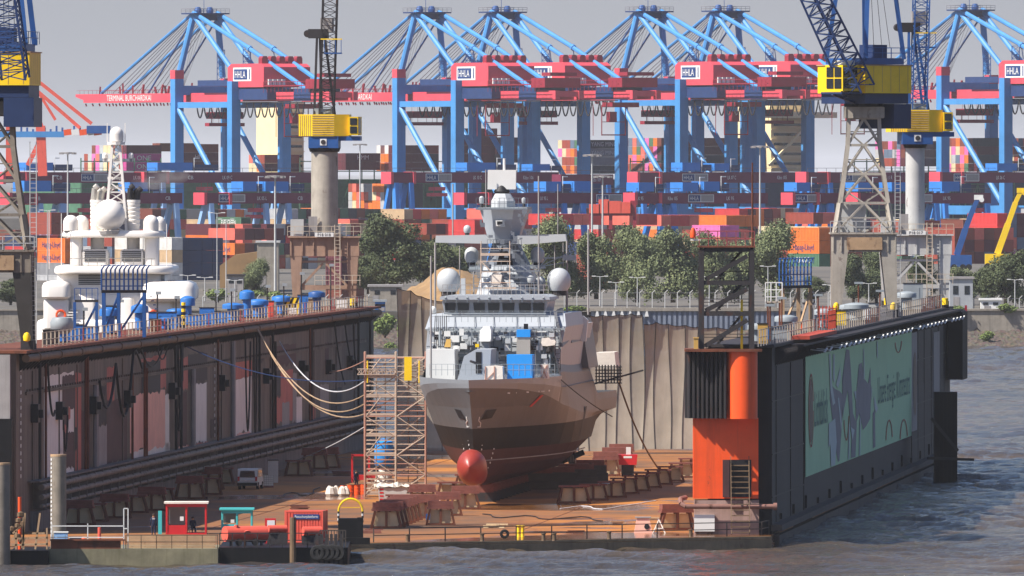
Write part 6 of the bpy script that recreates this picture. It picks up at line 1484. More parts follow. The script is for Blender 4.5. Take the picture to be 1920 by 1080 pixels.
m = MB(); a = P(412, 545, 2500); m.prism([P(412,540,2500), P(497,540,2500), P(497,470,2500), P(440,478,2500), P(412,498,2500)], (0, 14, 0)); m.build('sand_ramp', None, M['sand'], org=a, label='pale tan sloping stockpile below the orange yard containers left of the column crane', cat='sand heap')
# lamp posts and light masts
def lamp(label, px, ptop, pbase, Y, kind):
    a, b = P(px, pbase, Y), P(px, ptop, Y); t = thing('street_lamp' if kind == 2 else 'light_mast', label, 'lamp post', a, 'lamp posts on the far bank' if kind == 2 else 'tall light masts on the terminal')
    m = MB(); m.tube((a.x, Y, min(a.z, 7)), b, .26 if kind != 2 else .12, 7, .16 if kind != 2 else .07); m.build('pole', t, M['crane_pale'] if kind != 3 else M['rust_brown'])
    if kind == 2:
        for sx in (-1, 1): m = MB(); m.beam(b, b+V((sx*1.0,0,.12)), .08); m.obox(b+V((sx*1.1,0,.12)), (.35,0,0), (0,.15,0), (0,0,.07)); m.build('lamp_head', t, M['sign_white'])
    else:
        m = MB(); m.lathe(b, [(.2,-.3),(1.6,-.25),(1.6,.05),(.3,.1),(0,.1)], 12)
        for i in range(8): q = i*math.pi/4; m.obox(b+V((1.7*math.cos(q), 1.7*math.sin(q), -.2)), (.28,0,0), (0,.28,0), (0,0,.22))
        m.build('lamp_ring', t, M['patch_grey'])
for a in (('light mast with a wide lamp crown left of the yacht mast',127,286,470,2900,1),('pale light mast left of the column crane',516,330,540,2420,1),('tall light mast right of the ship aerials',1110,290,430,2700,1),('shorter light mast in front of the red straddle machine',1130,330,432,2650,1),('light mast right of the black tower aerial',1425,274,430,2700,1),('light mast behind the column crane cab',675,270,330,3500,1)): lamp(*a)
for i, (px, pt, pb) in enumerate(((352,517,565),(384,521,565),(440,526,566),(407,400,566),(424,412,566),(89,395,560),(1125,519,574),(1195,521,574),(1155,530,574),(1330,520,574),(1557,535,576),(1629,532,576),(1718,480,566),(1903,525,584),(1440,500,574))):
    lamp('grey twin headed lamp post, '+['left of the two before the navy stack','right of the two before the navy stack','before the dark slatted shed','tall one left of the orange stacks','tall one below the green container','left of the yacht domes','left of the two below the willows','right of the two below the willows','between two willow trunks','inside the black tower','left of the tower crane leg','under the tower crane portal','left of the bushes at the right','above the concrete quay','right of the black tower'][i], px, pt, pb, 2270+i*2, 2)
def wire_fence(label, px0, px1, Y, z, h, step):
    t = thing('wire_fence', label, 'fence', (qx(px0,Y), Y, z)); x = qx(px0, Y); i = 0; p0 = None
    m = MB()
    for f in (.1, .55, 1.0): m.beam((qx(px0,Y),Y,z+h*f), (qx(px1,Y),Y,z+h*f), .07)
    m.build('wires', t, M['rope'])
    while x < qx(px1, Y) and i < 60:
        if p0 is None: q = MB(); q.box(-.08,.08,-.08,.08,0,h); q.beam((0,0,h), (.5,-.3,h+.5), .1); p0 = q.build('post', t, M['crane_pale'], org=(0,0,0))
        else: p0 = p0.copy(); COL.objects.link(p0)
        p0.location = V((x, Y, z)) - ORG[t.name]; x += step; i += 1
wire_fence('wire fence with slanted post tops on the sheet pile quay', 1058, 1560, 2241, 6.1, 2.6, 2.2)
wire_fence('wire fence along the bank behind the left dock wall', 380, 700, 2244, 5.9, 2.0, 2.4)
wire_fence('wire fence behind the grey shed at the right', 1826, 1970, 2252, 5.4, 2.2, 2.0)

# ---------------------------------------------------------------- white yacht behind the left wall
YY = 1425.0; SY = S(YY)
ya = thing('yacht', 'large white motor yacht with satellite domes moored behind the left dock wall', 'yacht', P(200, 700, YY))
def rslab(name, px0, px1, ptop, pbot, dy, depth, rad=1.2, lip=.35, mat='yacht_white', parent=None, slope=0.0):
    a, b = P(px0, pbot, YY), P(px1, ptop, YY); y0, y1 = YY+dy, YY+dy+depth; rad = min(rad, (b.x-a.x)/2-.02, depth/2-.02)
    def ring(z, ins, dyy=0):
        pts = []
        for cx, cy, a0 in ((b.x-rad, y0+rad, -90), (b.x-rad, y1-rad, 0), (a.x+rad, y1-rad, 90), (a.x+rad, y0+rad, 180)):
            for k in range(6): q = math.radians(a0+18*k); r = rad-ins; pts.append(V((cx+r*math.cos(q), cy+r*math.sin(q)+dyy, z)))
        return pts
    h = b.z-a.z; lip = min(lip, h*.45); m = MB(); m.loft([ring(a.z, lip*.5), ring(a.z+lip*.4, 0), ring(b.z-lip, 0, slope), ring(b.z-lip*.3, lip*.3, slope), ring(b.z, lip, slope)])
    return m.build(name, parent or ya, M[mat], smooth=True, angle=50)
rslab('hull', 66, 375, 600, 760, 2, 60, 3, .4); rslab('main_house', 82, 300, 556, 602, 4, 40, 2.0)
rslab('deck_wing', 77, 131, 528, 561, 1.5, 14, .9, .6); rslab('deck_wing', 262, 366, 528, 566, 1.0, 16, 1.6, .9, slope=.6); rslab('main_house', 84, 342, 552, 606, 3.4, 30, .8)
rslab('upper_house', 104, 308, 512, 560, 3.8, 30, .9); rslab('side_wall', 262, 322, 562, 616, 2.2, 10, .5); rslab('side_wall', 80, 128, 560, 618, 2.2, 10, .5); rslab('side_wall', 132, 178, 560, 618, 2.6, 10, .4); rslab('centre_wall', 224, 250, 556, 604, 3.0, 6, .5)
rslab('sun_deck', 99, 325, 499, 514, 2.0, 26, 2.6, .4)
rslab('louvre_house', 150, 200, 468, 500, 6, 6, .5); rslab('louvre_house', 222, 266, 468, 500, 6, 6, .5); rslab('arch_leg', 128, 150, 440, 500, 6, 5, .5); rslab('arch_leg', 268, 294, 440, 500, 6, 5, .5)
rslab('radar_arch', 112, 306, 433, 446, 5, 7, 2.5, .5)
def stripes(px0, px1, ptop, pbot, dy, n):
    m = MB()
    for i in range(n):
        y = ptop+(pbot-ptop)*(i+.2)/n; a, b = P(px0, y+(pbot-ptop)/n*.55, YY), P(px1, y, YY); m.box(a.x, b.x, YY+dy-.06, YY+dy-.005, a.z, b.z)
    m.build('louvre', ya, M['black'])
stripes(154, 195, 470, 492, 6, 6); stripes(225, 262, 470, 492, 6, 6); stripes(145, 187, 515, 535, 3.8, 6); stripes(300, 307, 516, 530, 3.8, 6)
for x0, x1 in ((165,191),(233,258)):
    a, b = P(x0, 500, YY), P(x1, 375, YY); r = (b.x-a.x)/2; m = MB(); prof = [(r*.98, 0)]
    for i in range(6): z = (b.z-a.z)*(.6+.06*i); prof += [(r*.98, z), (r*1.05, z+.08), (r*1.05, z+.3), (r*.98, z+.36)]
    prof += [(r*1.08, b.z-a.z-.3), (r*1.08, b.z-a.z), (0, b.z-a.z)]
    m.lathe((a.x+r, YY+8.5, a.z), prof, 20); m.build('funnel', ya, M['yacht_white'], smooth=True)
    m = MB()
    for k, (dx, dz) in enumerate(((-.45,1.3),(.4,1.0),(0,.8))): m.tube((a.x+r+dx, YY+8.3+k*.5, b.z-.1), (a.x+r+dx+.15, YY+8.2+k*.5, b.z+dz), .32, 9); m.tube((a.x+r+dx+.15, YY+8.2+k*.5, b.z+dz), (a.x+r+dx+.5, YY+8.1+k*.5, b.z+dz+.3), .33, 9)
    m.build('exhaust', ya, M['steel_dark'] if x0 > 200 else M['silver'])
def ydome(px, pc, rp, pb, dy, cyl=True):
    c = P(px, pc, YY); r = rp/SY; zb_ = HC-(pb-HY)/SY-c.z; m = MB()
    prof = ([(r, zb_), (r, 0)] if cyl else [(r*math.cos(q), r*math.sin(q)) for q in np.linspace(-1.15, -.1, 8)]) + [(r*math.cos(q), r*math.sin(q)) for q in np.linspace(0, 1.52, 9)] + [(0, r)]
    m.lathe((c.x, YY+dy, c.z), prof, 26); m.build('radome', ya, M['yacht_white'], smooth=True); m = MB(); m.lathe((c.x, YY+dy, c.z+zb_), [(r*.8,-.35),(r*.85,.02),(0,.02)], 14); m.build('radome_foot', ya, M['patch_grey'])
ydome(202, 404, 30, 434, 6, False); ydome(129, 418, 14.5, 433, 6.5); ydome(147, 418, 14, 433, 9.5); ydome(280, 418, 14.5, 433, 6.5); ydome(294, 419, 13, 433, 9.5)
m = MB(); b0, b1 = P(213, 436, YY)+V((0,9,0)), P(213, 266, YY)+V((0,9,0)); m.lattice(b0, b1, 2.4, .8, 9, .2, .1); m.build('mast', ya, M['yacht_white'])
m = MB()
for py, x0, x1 in ((300,188,245),(334,197,226),(352,200,228)): m.beam(P(x0,py,YY)+V((0,9,0)), P(x1,py,YY)+V((0,9,0)), .35, .3)
for px in (190, 197, 205, 221, 228, 243): m.beam(P(px,300,YY)+V((0,9,0)), P(px,286,YY)+V((0,9,0)), .1)
m.build('mast_yard', ya, M['yacht_white']); ydome(214, 250, 13, 265, 9); ydome(192, 291, 5, 297, 9); ydome(241, 291, 5, 297, 9)
m = MB(); m.lathe(P(213,266,YY)+V((0,9,0)), [(1.0,-.3),(1.0,0),(0,0)], 12)
for dx in (-1.0, 1.0): m.beam(P(213,266,YY)+V((dx,9,0)), P(213,230,YY)+V((dx,9,0)), .1)
m.build('mast_top', ya, M['yacht_white'])
m = MB(); a, b = P(193,602,YY), P(222,573,YY); m.box(a.x, b.x, YY+3.3, YY+3.395, a.z, b.z); m.build('doorway', ya, M['black'])
m = MB()
for i in range(7): a = P(126+i*3.2, 602-i*5, YY); m.box(a.x-.5, a.x+.5, YY+1.2+i*.3, YY+1.5+i*.3, a.z, a.z+.12)
m.build('stair', ya, M['yacht_white'])
m = MB()
for i in range(10): a = P(130+i*17, 500, YY); m.tube(a+V((0,2.6,0)), a+V((0,2.6,.9)), .05, 4)
m.beam(P(130,500,YY)+V((0,2.6,.9)), P(290,500,YY)+V((0,2.6,.9)), .07); m.build('handrail', ya, M['silver'])
for px in (113, 288):
    c = P(px, 591, YY); m = MB()
    for k in range(14):
        q0, q1 = k*2*math.pi/14, (k+1)*2*math.pi/14; m.tube(c+V((.5*math.cos(q0), 2.0, .5*math.sin(q0))), c+V((.5*math.cos(q1), 2.0, .5*math.sin(q1))), .13, 6)
    m.build('life_ring', ya, M['orange'])
m = MB()
for px, t0 in ((89,395),(310,420),(112,400)): m.tube(P(px,505,YY)+V((0,5,0)), P(px,t0,YY)+V((0,5,0)), .06, 4)
m.build('aerial', ya, M['yacht_white'])
# ================================================================ equipment on the dock walls, floor and pontoon
def Lso(px, o): k = (px-960)/F; return (-43.2-o-1000*k-.0738*o*k)/(k-.0738)
def Rso(px, o): k = (px-960)/F; return (17.64-o-1000*k+.0837*o*k)/(k-.0837)
def Lp(px, o, z=ZTL+.22): return LW(Lso(px, o), o, z)
def Rp(px, o, z=ZT+.22): return RW(Rso(px, o), o, z)
def vent(pos, h, r, mat, label, shape=0, group='mushroom ventilators on the dock walls'):
    t = thing('ventilator', label, 'ventilator', pos, group); b = V(pos); m = MB()
    m.lathe(b, [(r*.55,0),(r*.55,h*.66),(0,h*.66)], 14); m.build('stem', t, M[mat], smooth=True); m = MB()
    if shape == 0: m.lathe(b+Z3*h*.62, [(r*.5,0),(r,.02),(r,h*.2),(r*.92,h*.25),(r*.4,h*.31),(0,h*.32)], 18)
    else: m.lathe(b+Z3*h*.3, [(r*.5,0),(r*.95,h*.2),(r,h*.45),(r*.8,h*.62),(0,h*.66)], 18)
    m.build('hood', t, M[mat if shape == 0 else 'vent_grey'], smooth=True)
    m = MB(); m.lathe(b, [(r*.75,0),(r*.75,.12),(0,.12)], 14); m.build('flange', t, M['steel_dark'])
for i, (px, o, h, r, sh, lab) in enumerate(((116,1.6,2.3,1.0,1,'blue bowl shaped ventilator with grey lid beside the blue gangway frame'),(332,2.4,1.9,1.0,0,'wide blue ventilator left of the striped post'),(352,2.8,3.0,.7,0,'tall narrow blue ventilator right of the striped post'),(437,2.0,1.9,1.05,0,'wide blue ventilator with rusty pipe behind it'),(463,3.0,3.0,.75,0,'tall blue ventilator right of the rusty pipe'),(484,2.2,2.0,1.05,0,'wide blue ventilator left of the striped barrier, nearer one'),(528,2.4,2.1,1.0,0,'round topped blue ventilator directly left of the striped barrier'),(594,2.2,2.2,.9,0,'dark blue ventilator under the column crane'),(205,3.4,2.6,.9,0,'blue ventilator inside the legs of the blue gangway frame'),(262,3.4,2.6,.8,0,'blue ventilator behind the right leg of the gangway frame'),(310,1.8,1.2,.8,0,'squat blue ventilator with rust between frame and striped post'))): vent(Lp(px, o), h, r, 'vent_blue' if i != 7 else 'crane_blue', lab, sh)
for px, o, h, r, lab in ((1420,1.8,1.7,.8,'grey blue ventilator beside the black steel tower'),(1474,2.2,1.9,1.0,'grey ventilator under the blue cage'),(1546,2.0,1.9,1.0,'grey ventilator right of the orange platform'),(1606,2.0,1.9,1.15,'wide grey ventilator right of the yellow cabinet'),(1700,2.2,2.1,1.0,'grey ventilator behind the lattice tower crane leg'),(1590,3.6,1.6,.8,'small grey ventilator under the lattice tower crane portal')): vent(Rp(px, o), h, r, 'vent_grey', lab, 0)
def bx(m, p, w, d, h, z0=0): m.box(p.x-w/2, p.x+w/2, p.y-d/2, p.y+d/2, p.z+z0, p.z+z0+h)
def cabinet(name, label, p, w, d, h, mat, cat='cabinet', top='steel_dark', group=None):
    t = thing(name, label, cat, p, group); m = MB(); bx(m, p, w, d, h); m.build('body', t, M[mat]); m = MB(); bx(m, p, w+.1, d+.1, .08, h); m.build('lid', t, M[top])
    m = MB(); m.box(p.x-w*.32, p.x+w*.32, p.y-d/2-.04, p.y-d/2-.003, p.z+h*.12, p.z+h*.85); m.build('door', t, M[mat]); return t
BC = 'small deck cabinets on the left dock wall'
RB = random.Random(5)
for i, (px, o, w, h, mt, lab) in enumerate(((96,1.2,1.4,1.2,'steel_dark','dark deck box at the foot of the tower crane'),(140,2.2,1.6,1.3,'vent_blue','blue deck box right of the bowl ventilator'),(160,2.4,1.4,1.0,'vent_blue','low blue deck box under the gangway stairs'),(291,1.4,1.0,1.1,'rust_brown','rusty deck box right of the gangway frame'),(305,2.8,2.6,1.5,'vent_blue','wide blue tank box before the yacht right wing'),(368,2.0,1.4,1.0,'vent_blue','blue deck box right of the tall ventilator'),(388,1.6,1.4,1.6,'vent_blue','blue deck locker in the middle of the left wall'),(402,2.4,1.2,1.0,'tan','tan deck box in the middle of the left wall'),(414,1.4,1.3,1.1,'vent_blue','blue deck box before the wide ventilators'),(500,1.8,1.0,1.3,'vent_blue','blue deck locker between two round ventilators'),(508,1.2,.6,1.6,'coral','red hydrant box between two round ventilators'),(552,2.0,1.0,1.6,'sign_white','white locker right of the striped barrier'),(568,1.8,1.1,1.8,'vent_blue','pale blue locker under the column crane'),(580,2.4,.8,1.2,'tan','tan box under the column crane'),(640,1.6,1.1,1.0,'sign_white','white bin at the far end of the left wall'))):
    cabinet('deck_cabinet', lab, Lp(px, o), w, .9, h, mt, group=BC)
for px, o, w, h, mt, lab in ((1455,1.6,1.5,1.0,'vent_blue','blue tarpaulin covered box near the black steel tower'),(1430,1.0,.8,1.6,'wood_tan','ochre cabinet at the foot of the black steel tower'),(1462,1.0,1.8,.9,'vent_grey','grey deck box near the black steel tower'),(1577,1.8,.9,1.3,'crane_yellow','tall yellow cabinet on the right dock wall'),(1516,2.4,1.0,2.4,'patch_grey','grey cabinet under the right part of the blue cage'),(1624,2.0,.9,1.1,'sign_white','white locker right of the wide ventilator'),(1638,2.6,1.0,1.3,'crane_pale','pale locker near the lattice tower crane right leg'),(1712,2.4,2.0,2.6,'vent_grey','grey louvred plant cabin under the pale column crane'),(1730,3.0,1.6,2.2,'crane_pale','pale switch cabin under the pale column crane'),(1745,1.4,.9,1.1,'sign_white','white box at the far end of the right wall'),(1504,3.2,.9,1.0,'orange','orange hydrant box under the blue cage')):
    cabinet('deck_cabinet', lab, Rp(px, o), w, .9, h, mt, group='small deck cabinets on the right dock wall')
# striped post and striped barrier
t = thing('marker_post', 'black and yellow striped post among blue ventilators on the left dock wall', 'post', Lp(344, 1.4)); p = Lp(344, 1.4)
for i in range(8): m = MB(); m.lathe(p+Z3*(.3*i), [(.2,0),(.2,.29),(0,.29)], 10); m.build('stripe', t, M['crane_yellow'] if i % 2 else M['black'])
t = thing('barrier', 'black and yellow hazard striped barrier on the left dock wall', 'barrier', Lp(544, 1.5)); p = Lp(544, 1.5); m = MB(); m.box(p.x-.9, p.x+.9, p.y-.05, p.y+.05, p.z+.7, p.z+1.7); m.build('board', t, M['crane_yellow']); m = MB()
for i in range(3): x = p.x-.8+i*.55; m.add([(x,p.y-.06,p.z+.7),(x+.25,p.y-.06,p.z+.7),(x+.65,p.y-.06,p.z+1.7),(x+.4,p.y-.06,p.z+1.7)], [(0,1,2,3)])
m.build('stripes', t, M['black']); m = MB(); m.box(p.x-.8,p.x-.65,p.y-.05,p.y+.05,p.z,p.z+.7); m.box(p.x+.65,p.x+.8,p.y-.05,p.y+.05,p.z,p.z+.7); m.build('leg', t, M['crane_yellow'])
for i, (px, o, h, lab) in enumerate(((62,1,2.6,'left end'),(157,1.2,2.6,'gangway stairs'),(225,1.2,3.0,'middle of the gangway frame'),(295,1.2,3.4,'right of the gangway frame'),(330,1.6,2.8,'left of the striped post'),(405,1.2,3.0,'centre of the left wall'),(434,1.4,3.0,'wide rusty ventilator'),(501,1.6,3.0,'red hydrant box'),(532,1.6,3.0,'striped barrier'),(620,1.4,4.6,'column crane ladder'),(565,1.4,4.0,'column crane left leg'))):
    p = Lp(px, o); t = thing('lamp_post', 'thin deck lamp post on the left dock wall, by the '+lab, 'lamp post', p, 'deck lamp posts on the left dock wall'); m = MB(); m.tube(p, p+Z3*h, .07, 6); m.build('pole', t, M['steel_dark']); m = MB(); m.obox(p+Z3*h+V((.1,0,.1)), (.25,0,0), (0,.15,0), (0,0,.14)); m.build('lamp_head', t, M['vent_grey'])
for px, o, h, lab in ((1444,1.2,3,'blue box'),(1466,1.4,3.4,'grey ventilator near the tower'),(1534,1.2,3.2,'orange platform'),(1610,3.2,3.4,'lattice tower crane'),(1650,1.4,2.6,'crane right leg')):
    p = Rp(px, o); t = thing('lamp_post', 'thin deck lamp post on the right dock wall, by the '+lab, 'lamp post', p, 'deck lamp posts on the right dock wall'); m = MB(); m.tube(p, p+Z3*h, .07, 6); m.build('pole', t, M['rust_brown']); m = MB(); m.obox(p+Z3*h, (.4,0,0), (0,.12,0), (0,0,.1)); m.build('lamp_head', t, M['vent_grey'])
# blue gangways with rounded cages
def gangway(label, pa, pb_, z, mat, legs, tall=1.9, n=11, legmat=None):
    t = thing('gangway', label, 'gangway', pa); a, b = V(pa), V(pb_); d = (b-a); L = d.length; d.normalize(); s = V((0, 1.6, 0))
    m = MB(); m.hexa([a+Z3*z, b+Z3*z, b+s+Z3*z, a+s+Z3*z, a+Z3*(z+.25), b+Z3*(z+.25), b+s+Z3*(z+.25), a+s+Z3*(z+.25)]); m.build('deck', t, M['steel_dark'])
    m = MB()
    for i in range(n):
        c = a+d*(L*i/(n-1))
        for q in (V((0,0,0)), s): m.path([c+q+Z3*(z+.25), c+q+Z3*(z+tall*.85)+d*.0, c+q+Z3*(z+tall)+d*.25, c+q+Z3*(z+tall)+d*(L/(n-1)*.85)], .055, 5)
        m.beam(c+Z3*(z+tall), c+s+Z3*(z+tall), .07)
    for f in (.6, 1.2): m.beam(a+Z3*(z+f), b+Z3*(z+f), .08); m.beam(a+s+Z3*(z+f), b+s+Z3*(z+f), .08)
    m.build('cage', t, M[mat])
    for u in legs:
        c = a+d*(L*u)
        for q in (V((0,0,0)), s): m = MB(); m.beam(c+q, c+q+Z3*z, .3); m.build('leg', t, M[legmat or mat])
    for u, w in zip(legs[:-1], legs[1:]): m = MB(); m.beam(a+d*(L*u)+Z3*.3, a+d*(L*w)+Z3*(z-.2), .16); m.build('brace', t, M[legmat or mat])
    m = MB()
    for i in range(12): c = b+d*.2+Z3*(z*(1-i/11)); m.obox(c+d*(i*.18)+s*.5, d*.12, (0,.5,0), (0,0,.04))
    m.build('stair', t, M[mat]); return t
pa = Lp(190, 1.8); gangway('blue gangway with hooped cage on legs, on the left dock wall before the yacht', pa, pa+V((3.9,1.5,0)), 3.9, 'crane_blue', (.05, .38, .95), 2.4)
pa = Lp(140, 2.0); t = thing('gangway', 'lower blue landing frame left of the hooped gangway', 'gangway', pa); m = MB(); m.box(pa.x, pa.x+2.0, pa.y, pa.y+1.4, pa.z+3.3, pa.z+3.5); m.build('deck', t, M['steel_dark'])
for x in (0, 1.9): m = MB(); m.beam(pa+V((x,0,0)), pa+V((x,0,3.3)), .26); m.build('leg', t, M['crane_blue'])
m = MB(); m.beam(pa+V((.3,0,0)), pa+V((1.9,0,3.1)), .2); m.build('brace', t, M['crane_blue']); m = MB()
for i in range(5): m.beam(pa+V((i*.5,0,3.5)), pa+V((i*.5,0,4.5)), .06)
m.beam(pa+V((0,0,4.5)), pa+V((2,0,4.5)), .06); m.build('rail', t, M['crane_blue'])
pa = Rp(1462, 3.6); gangway('blue hooped gangway cage on rusty legs, on the right dock wall', pa, pa+V((2.9,6.5,0)), 3.9, 'crane_blue', (.1, .6, .98), 2.6, 10, 'tan')
pa = Rp(1440, 2.6); t = thing('scaffold_landing', 'small white railed landing on stilts left of the blue cage', 'landing', pa); m = MB(); m.box(pa.x-.2, pa.x+1.2, pa.y, pa.y+1.2, pa.z+3.0, pa.z+3.12); m.build('deck', t, M['rail_pale']); m = MB()
for x in (-.2, .25, .7, 1.2):
    m.beam(pa+V((x,0,3.1)), pa+V((x,0,4.7)), .09)
for f in (3.5, 4.1, 4.7): m.beam(pa+V((-.2,0,f)), pa+V((1.2,0,f)), .08)
m.build('rail', t, M['sign_white']); m = MB()
for x in (0, 1.0): m.beam(pa+V((x,.1,0)), pa+V((x,.1,3.0)), .14); m.beam(pa+V((x,1.1,0)), pa+V((x,1.1,3.0)), .14)
m.build('stilt', t, M['rust_brown'])
pa = RW(RWs(1480), -.2, ZT+.3); pb_ = RW(RWs(1532), -.2, ZT+.3); pm('rail_rust', '#a8432f', rough=.7, var=.2, rust=.1)
t = thing('service_platform', 'orange railed service platform hung outside the right dock wall', 'platform', pa); m = MB(); m.hexa([pa, pb_, pb_+V((1.5,0,0)), pa+V((1.5,0,0)), pa+Z3*.3, pb_+Z3*.3, pb_+V((1.5,0,.3)), pa+V((1.5,0,.3))]); m.build('deck', t, M['rail_rust']); m = MB()
for i in range(9): c = pa+(pb_-pa)*(.7+.3*i/8)+V((1.45,0,.5)); m.beam(c, c+Z3*1.6, .09)
for i in range(6): c = pb_+V((1.45*i/5,0,.5)); m.beam(c, c+Z3*1.9, .09)
for f in (.7, 1.2, 1.7): m.beam(pa+(pb_-pa)*.7+V((1.45,0,.5+f)), pb_+V((1.45,0,.5+f)), .07); m.beam(pb_+Z3*(.5+f), pb_+V((1.45,0,.5+f)), .07)
m.build('rail', t, M['rail_rust'])

# ---------------------------------------------------------------- dock floor
def trestle(key):
    t = thing('dock_trestle', 'x', 'trestle', (0,0,0)); w, h = 1.25, 1.45; m = MB()
    for y in (-.35, .35):
        m.beam((-w, y, 0), (-w*.72, y, h), .22, .16); m.beam((w, y, 0), (w*.72, y, h), .22, .16); m.beam((-w*.95, y, .12), (w*.95, y, .12), .16)
        m.beam((0, y, .1), (0, y, h), .2, .1)
    m.build('frame', t, M['rust_brown']); m = MB(); m.prism([(-w*.8,-.1,.12),(w*.8,-.1,.12),(w*.66,-.1,h-.1),(-w*.66,-.1,h-.1)], (0,.2,0)); m.build('web_plate', t, M['web_tan']); m = MB()
    m.box(-w*.95, w*.95, -.48, .48, h, h+.16)
    if key == 0: m.box(-w*.88, w*.88, -.42, .42, h+.3, h+.7); m.box(-w*.9, w*.9, -.45, .45, h+.17, h+.29)
    m.build('timber_top', t, M['timber']); return t
tr = [trestle(0), trestle(1)]; usedt = [0, 0]
def put_tr(i, px, py, lab, group, sc=1.0, rz=0.0, w=1.0):
    p = G(px, py); 
    if not usedt[i]: o = tr[i]; o.location = p; o.rotation_euler.z = rz; o['label'] = lab; o['group'] = group; usedt[i] = 1
    else: o = dup(tr[i], p, lab, rz, None, group)
    o.scale = (sc*w, sc, sc)
GA = 'trestles in the close row at the dock edge'; 
for i in range(7): put_tr(0, 724+i*6.5, 991-i*2.6, 'rusty trestle with timber top in the close row by the black fender', GA, 1.0, .08)
for i, (px, py, k, lab, w) in enumerate(((826,985,0,'timber topped trestle nearest the blue box',1.0),(798,972,0,'timber topped trestle left of the one by the blue box',1.0),(840,967,0,'timber topped trestle second row, right of scaffold foot',1.0),(872,955,0,'timber topped trestle left of the forward keel block',1.1),(792,952,0,'timber topped trestle close below the white covered skip',1.1),(752,960,1,'low dark trestle in front of the white covered skip',1.2),(898,938,0,'timber topped trestle under the ship forefoot',1.0),(850,935,1,'low trestle behind the second row, right of the scaffold',1.3),(880,920,1,'low trestle left of the ship bulb',1.2))): put_tr(k, px, py, lab, 'timber topped trestles before the bow', .95, .05, w)
for i, (px, py) in enumerate(((1076,944),(1112,938),(1146,933),(1170,926),(1192,921),(1213,915),(1234,909),(1256,903),(1278,896),(1296,887))): put_tr(1, px, py, 'low rusty trestle, %s in the row right of the ship' % ['nearest','second nearest','third nearest','fourth nearest','fifth nearest','sixth nearest','seventh nearest','third last','second last','last'][i], 'low trestles in the row right of the ship', .92 if i else 1.0, .06, 1.15)
for i, (px, py) in enumerate(((1136,893),(1152,884),(1165,877))): put_tr(0, px, py, 'timber topped trestle behind the ship stern, %s of three' % ['nearest','middle','farthest'][i], 'trestles behind the ship stern', 1.1, 0, 1.0)
for i, (px, py) in enumerate(((148,985),(172,978),(215,972),(248,962),(285,958),(300,948),(356,936),(388,928),(392,918),(412,908),(590,880),(560,893),(612,878))): put_tr(i % 2, px, py, 'dark trestle in the shade of the left wall, %s from the river end' % ['first','second','third','fourth','fifth','sixth','seventh','eighth','ninth','tenth','thirteenth','eleventh','twelfth'][i], 'trestles in the shade of the left dock wall', .98, -.1, 1.1)
put_tr(0, 1268, 994, 'red brown trestle at the foot of the orange dock head', 'trestles before the bow', 1.0, .3, 1.2)
# van
def van(p, rz):
    t = thing('van', 'white delivery van seen from behind in the shade on the dock floor', 'van', p); X, Yv = rot(rz); b = V(p)
    def U(x, y, z): return b + X*x + Yv*y + Z3*z
    prof = [(0,.35),(-.03,.9),(.12,1.9),(.3,1.97),(3.5,1.95),(4.2,1.15),(4.85,1.0),(4.95,.4)]
    m = MB(); inn = [(y, z) for y, z in prof]
    def ring(x, ins): return [U(x, y, z if z < 1.2 else z-ins) for y, z in inn]
    m.loft([ring(-.88,.12), ring(-.95,.2) if False else ring(-.93,.05), ring(.93,.05), ring(.88,.12)]); m.build('body', t, M['sign_white'])
    m = MB(); m.add([U(-.72,-.02+.06,1.15), U(.72,-.02+.06,1.15), U(.66,.1,1.72), U(-.66,.1,1.72)], [(0,1,2,3)]); m.v = [tuple(V(v)-Yv*.08) for v in m.v]; m.build('rear_window', t, M['glass'])
    for s in (-1, 1):
        m = MB(); m.obox(U(s*.82,-.05,1.0), X*.09, Yv*.05, Z3*.2); m.build('tail_light', t, M['red'])
        m = MB(); m.add([U(s*.945,.6,1.2), U(s*.945,3.4,1.2), U(s*.945,3.3,1.72), U(s*.945,.6,1.75)], [(0,1,2,3)]); m.build('side_window', t, M['glass'])
        for y in (.95, 3.95):
            m = MB(); m.tube(U(s*.72,y,.34), U(s*.95,y,.34), .34, 16); w = m.build('wheel', t, M['tyre']); m = MB(); m.tube(U(s*.95,y,.34), U(s*.97,y,.34), .19, 12); m.build('rim', w, M['silver'])
    m = MB(); m.obox(U(0,-.06,.5), X*.92, Yv*.1, Z3*.14); m.build('bumper', t, M['black']); m = MB(); m.obox(U(0,-.06,.82), X*.27, Yv*.03, Z3*.06); m.build('number_plate', t, M['patch_white'])
van(G(464, 918), math.radians(-6))
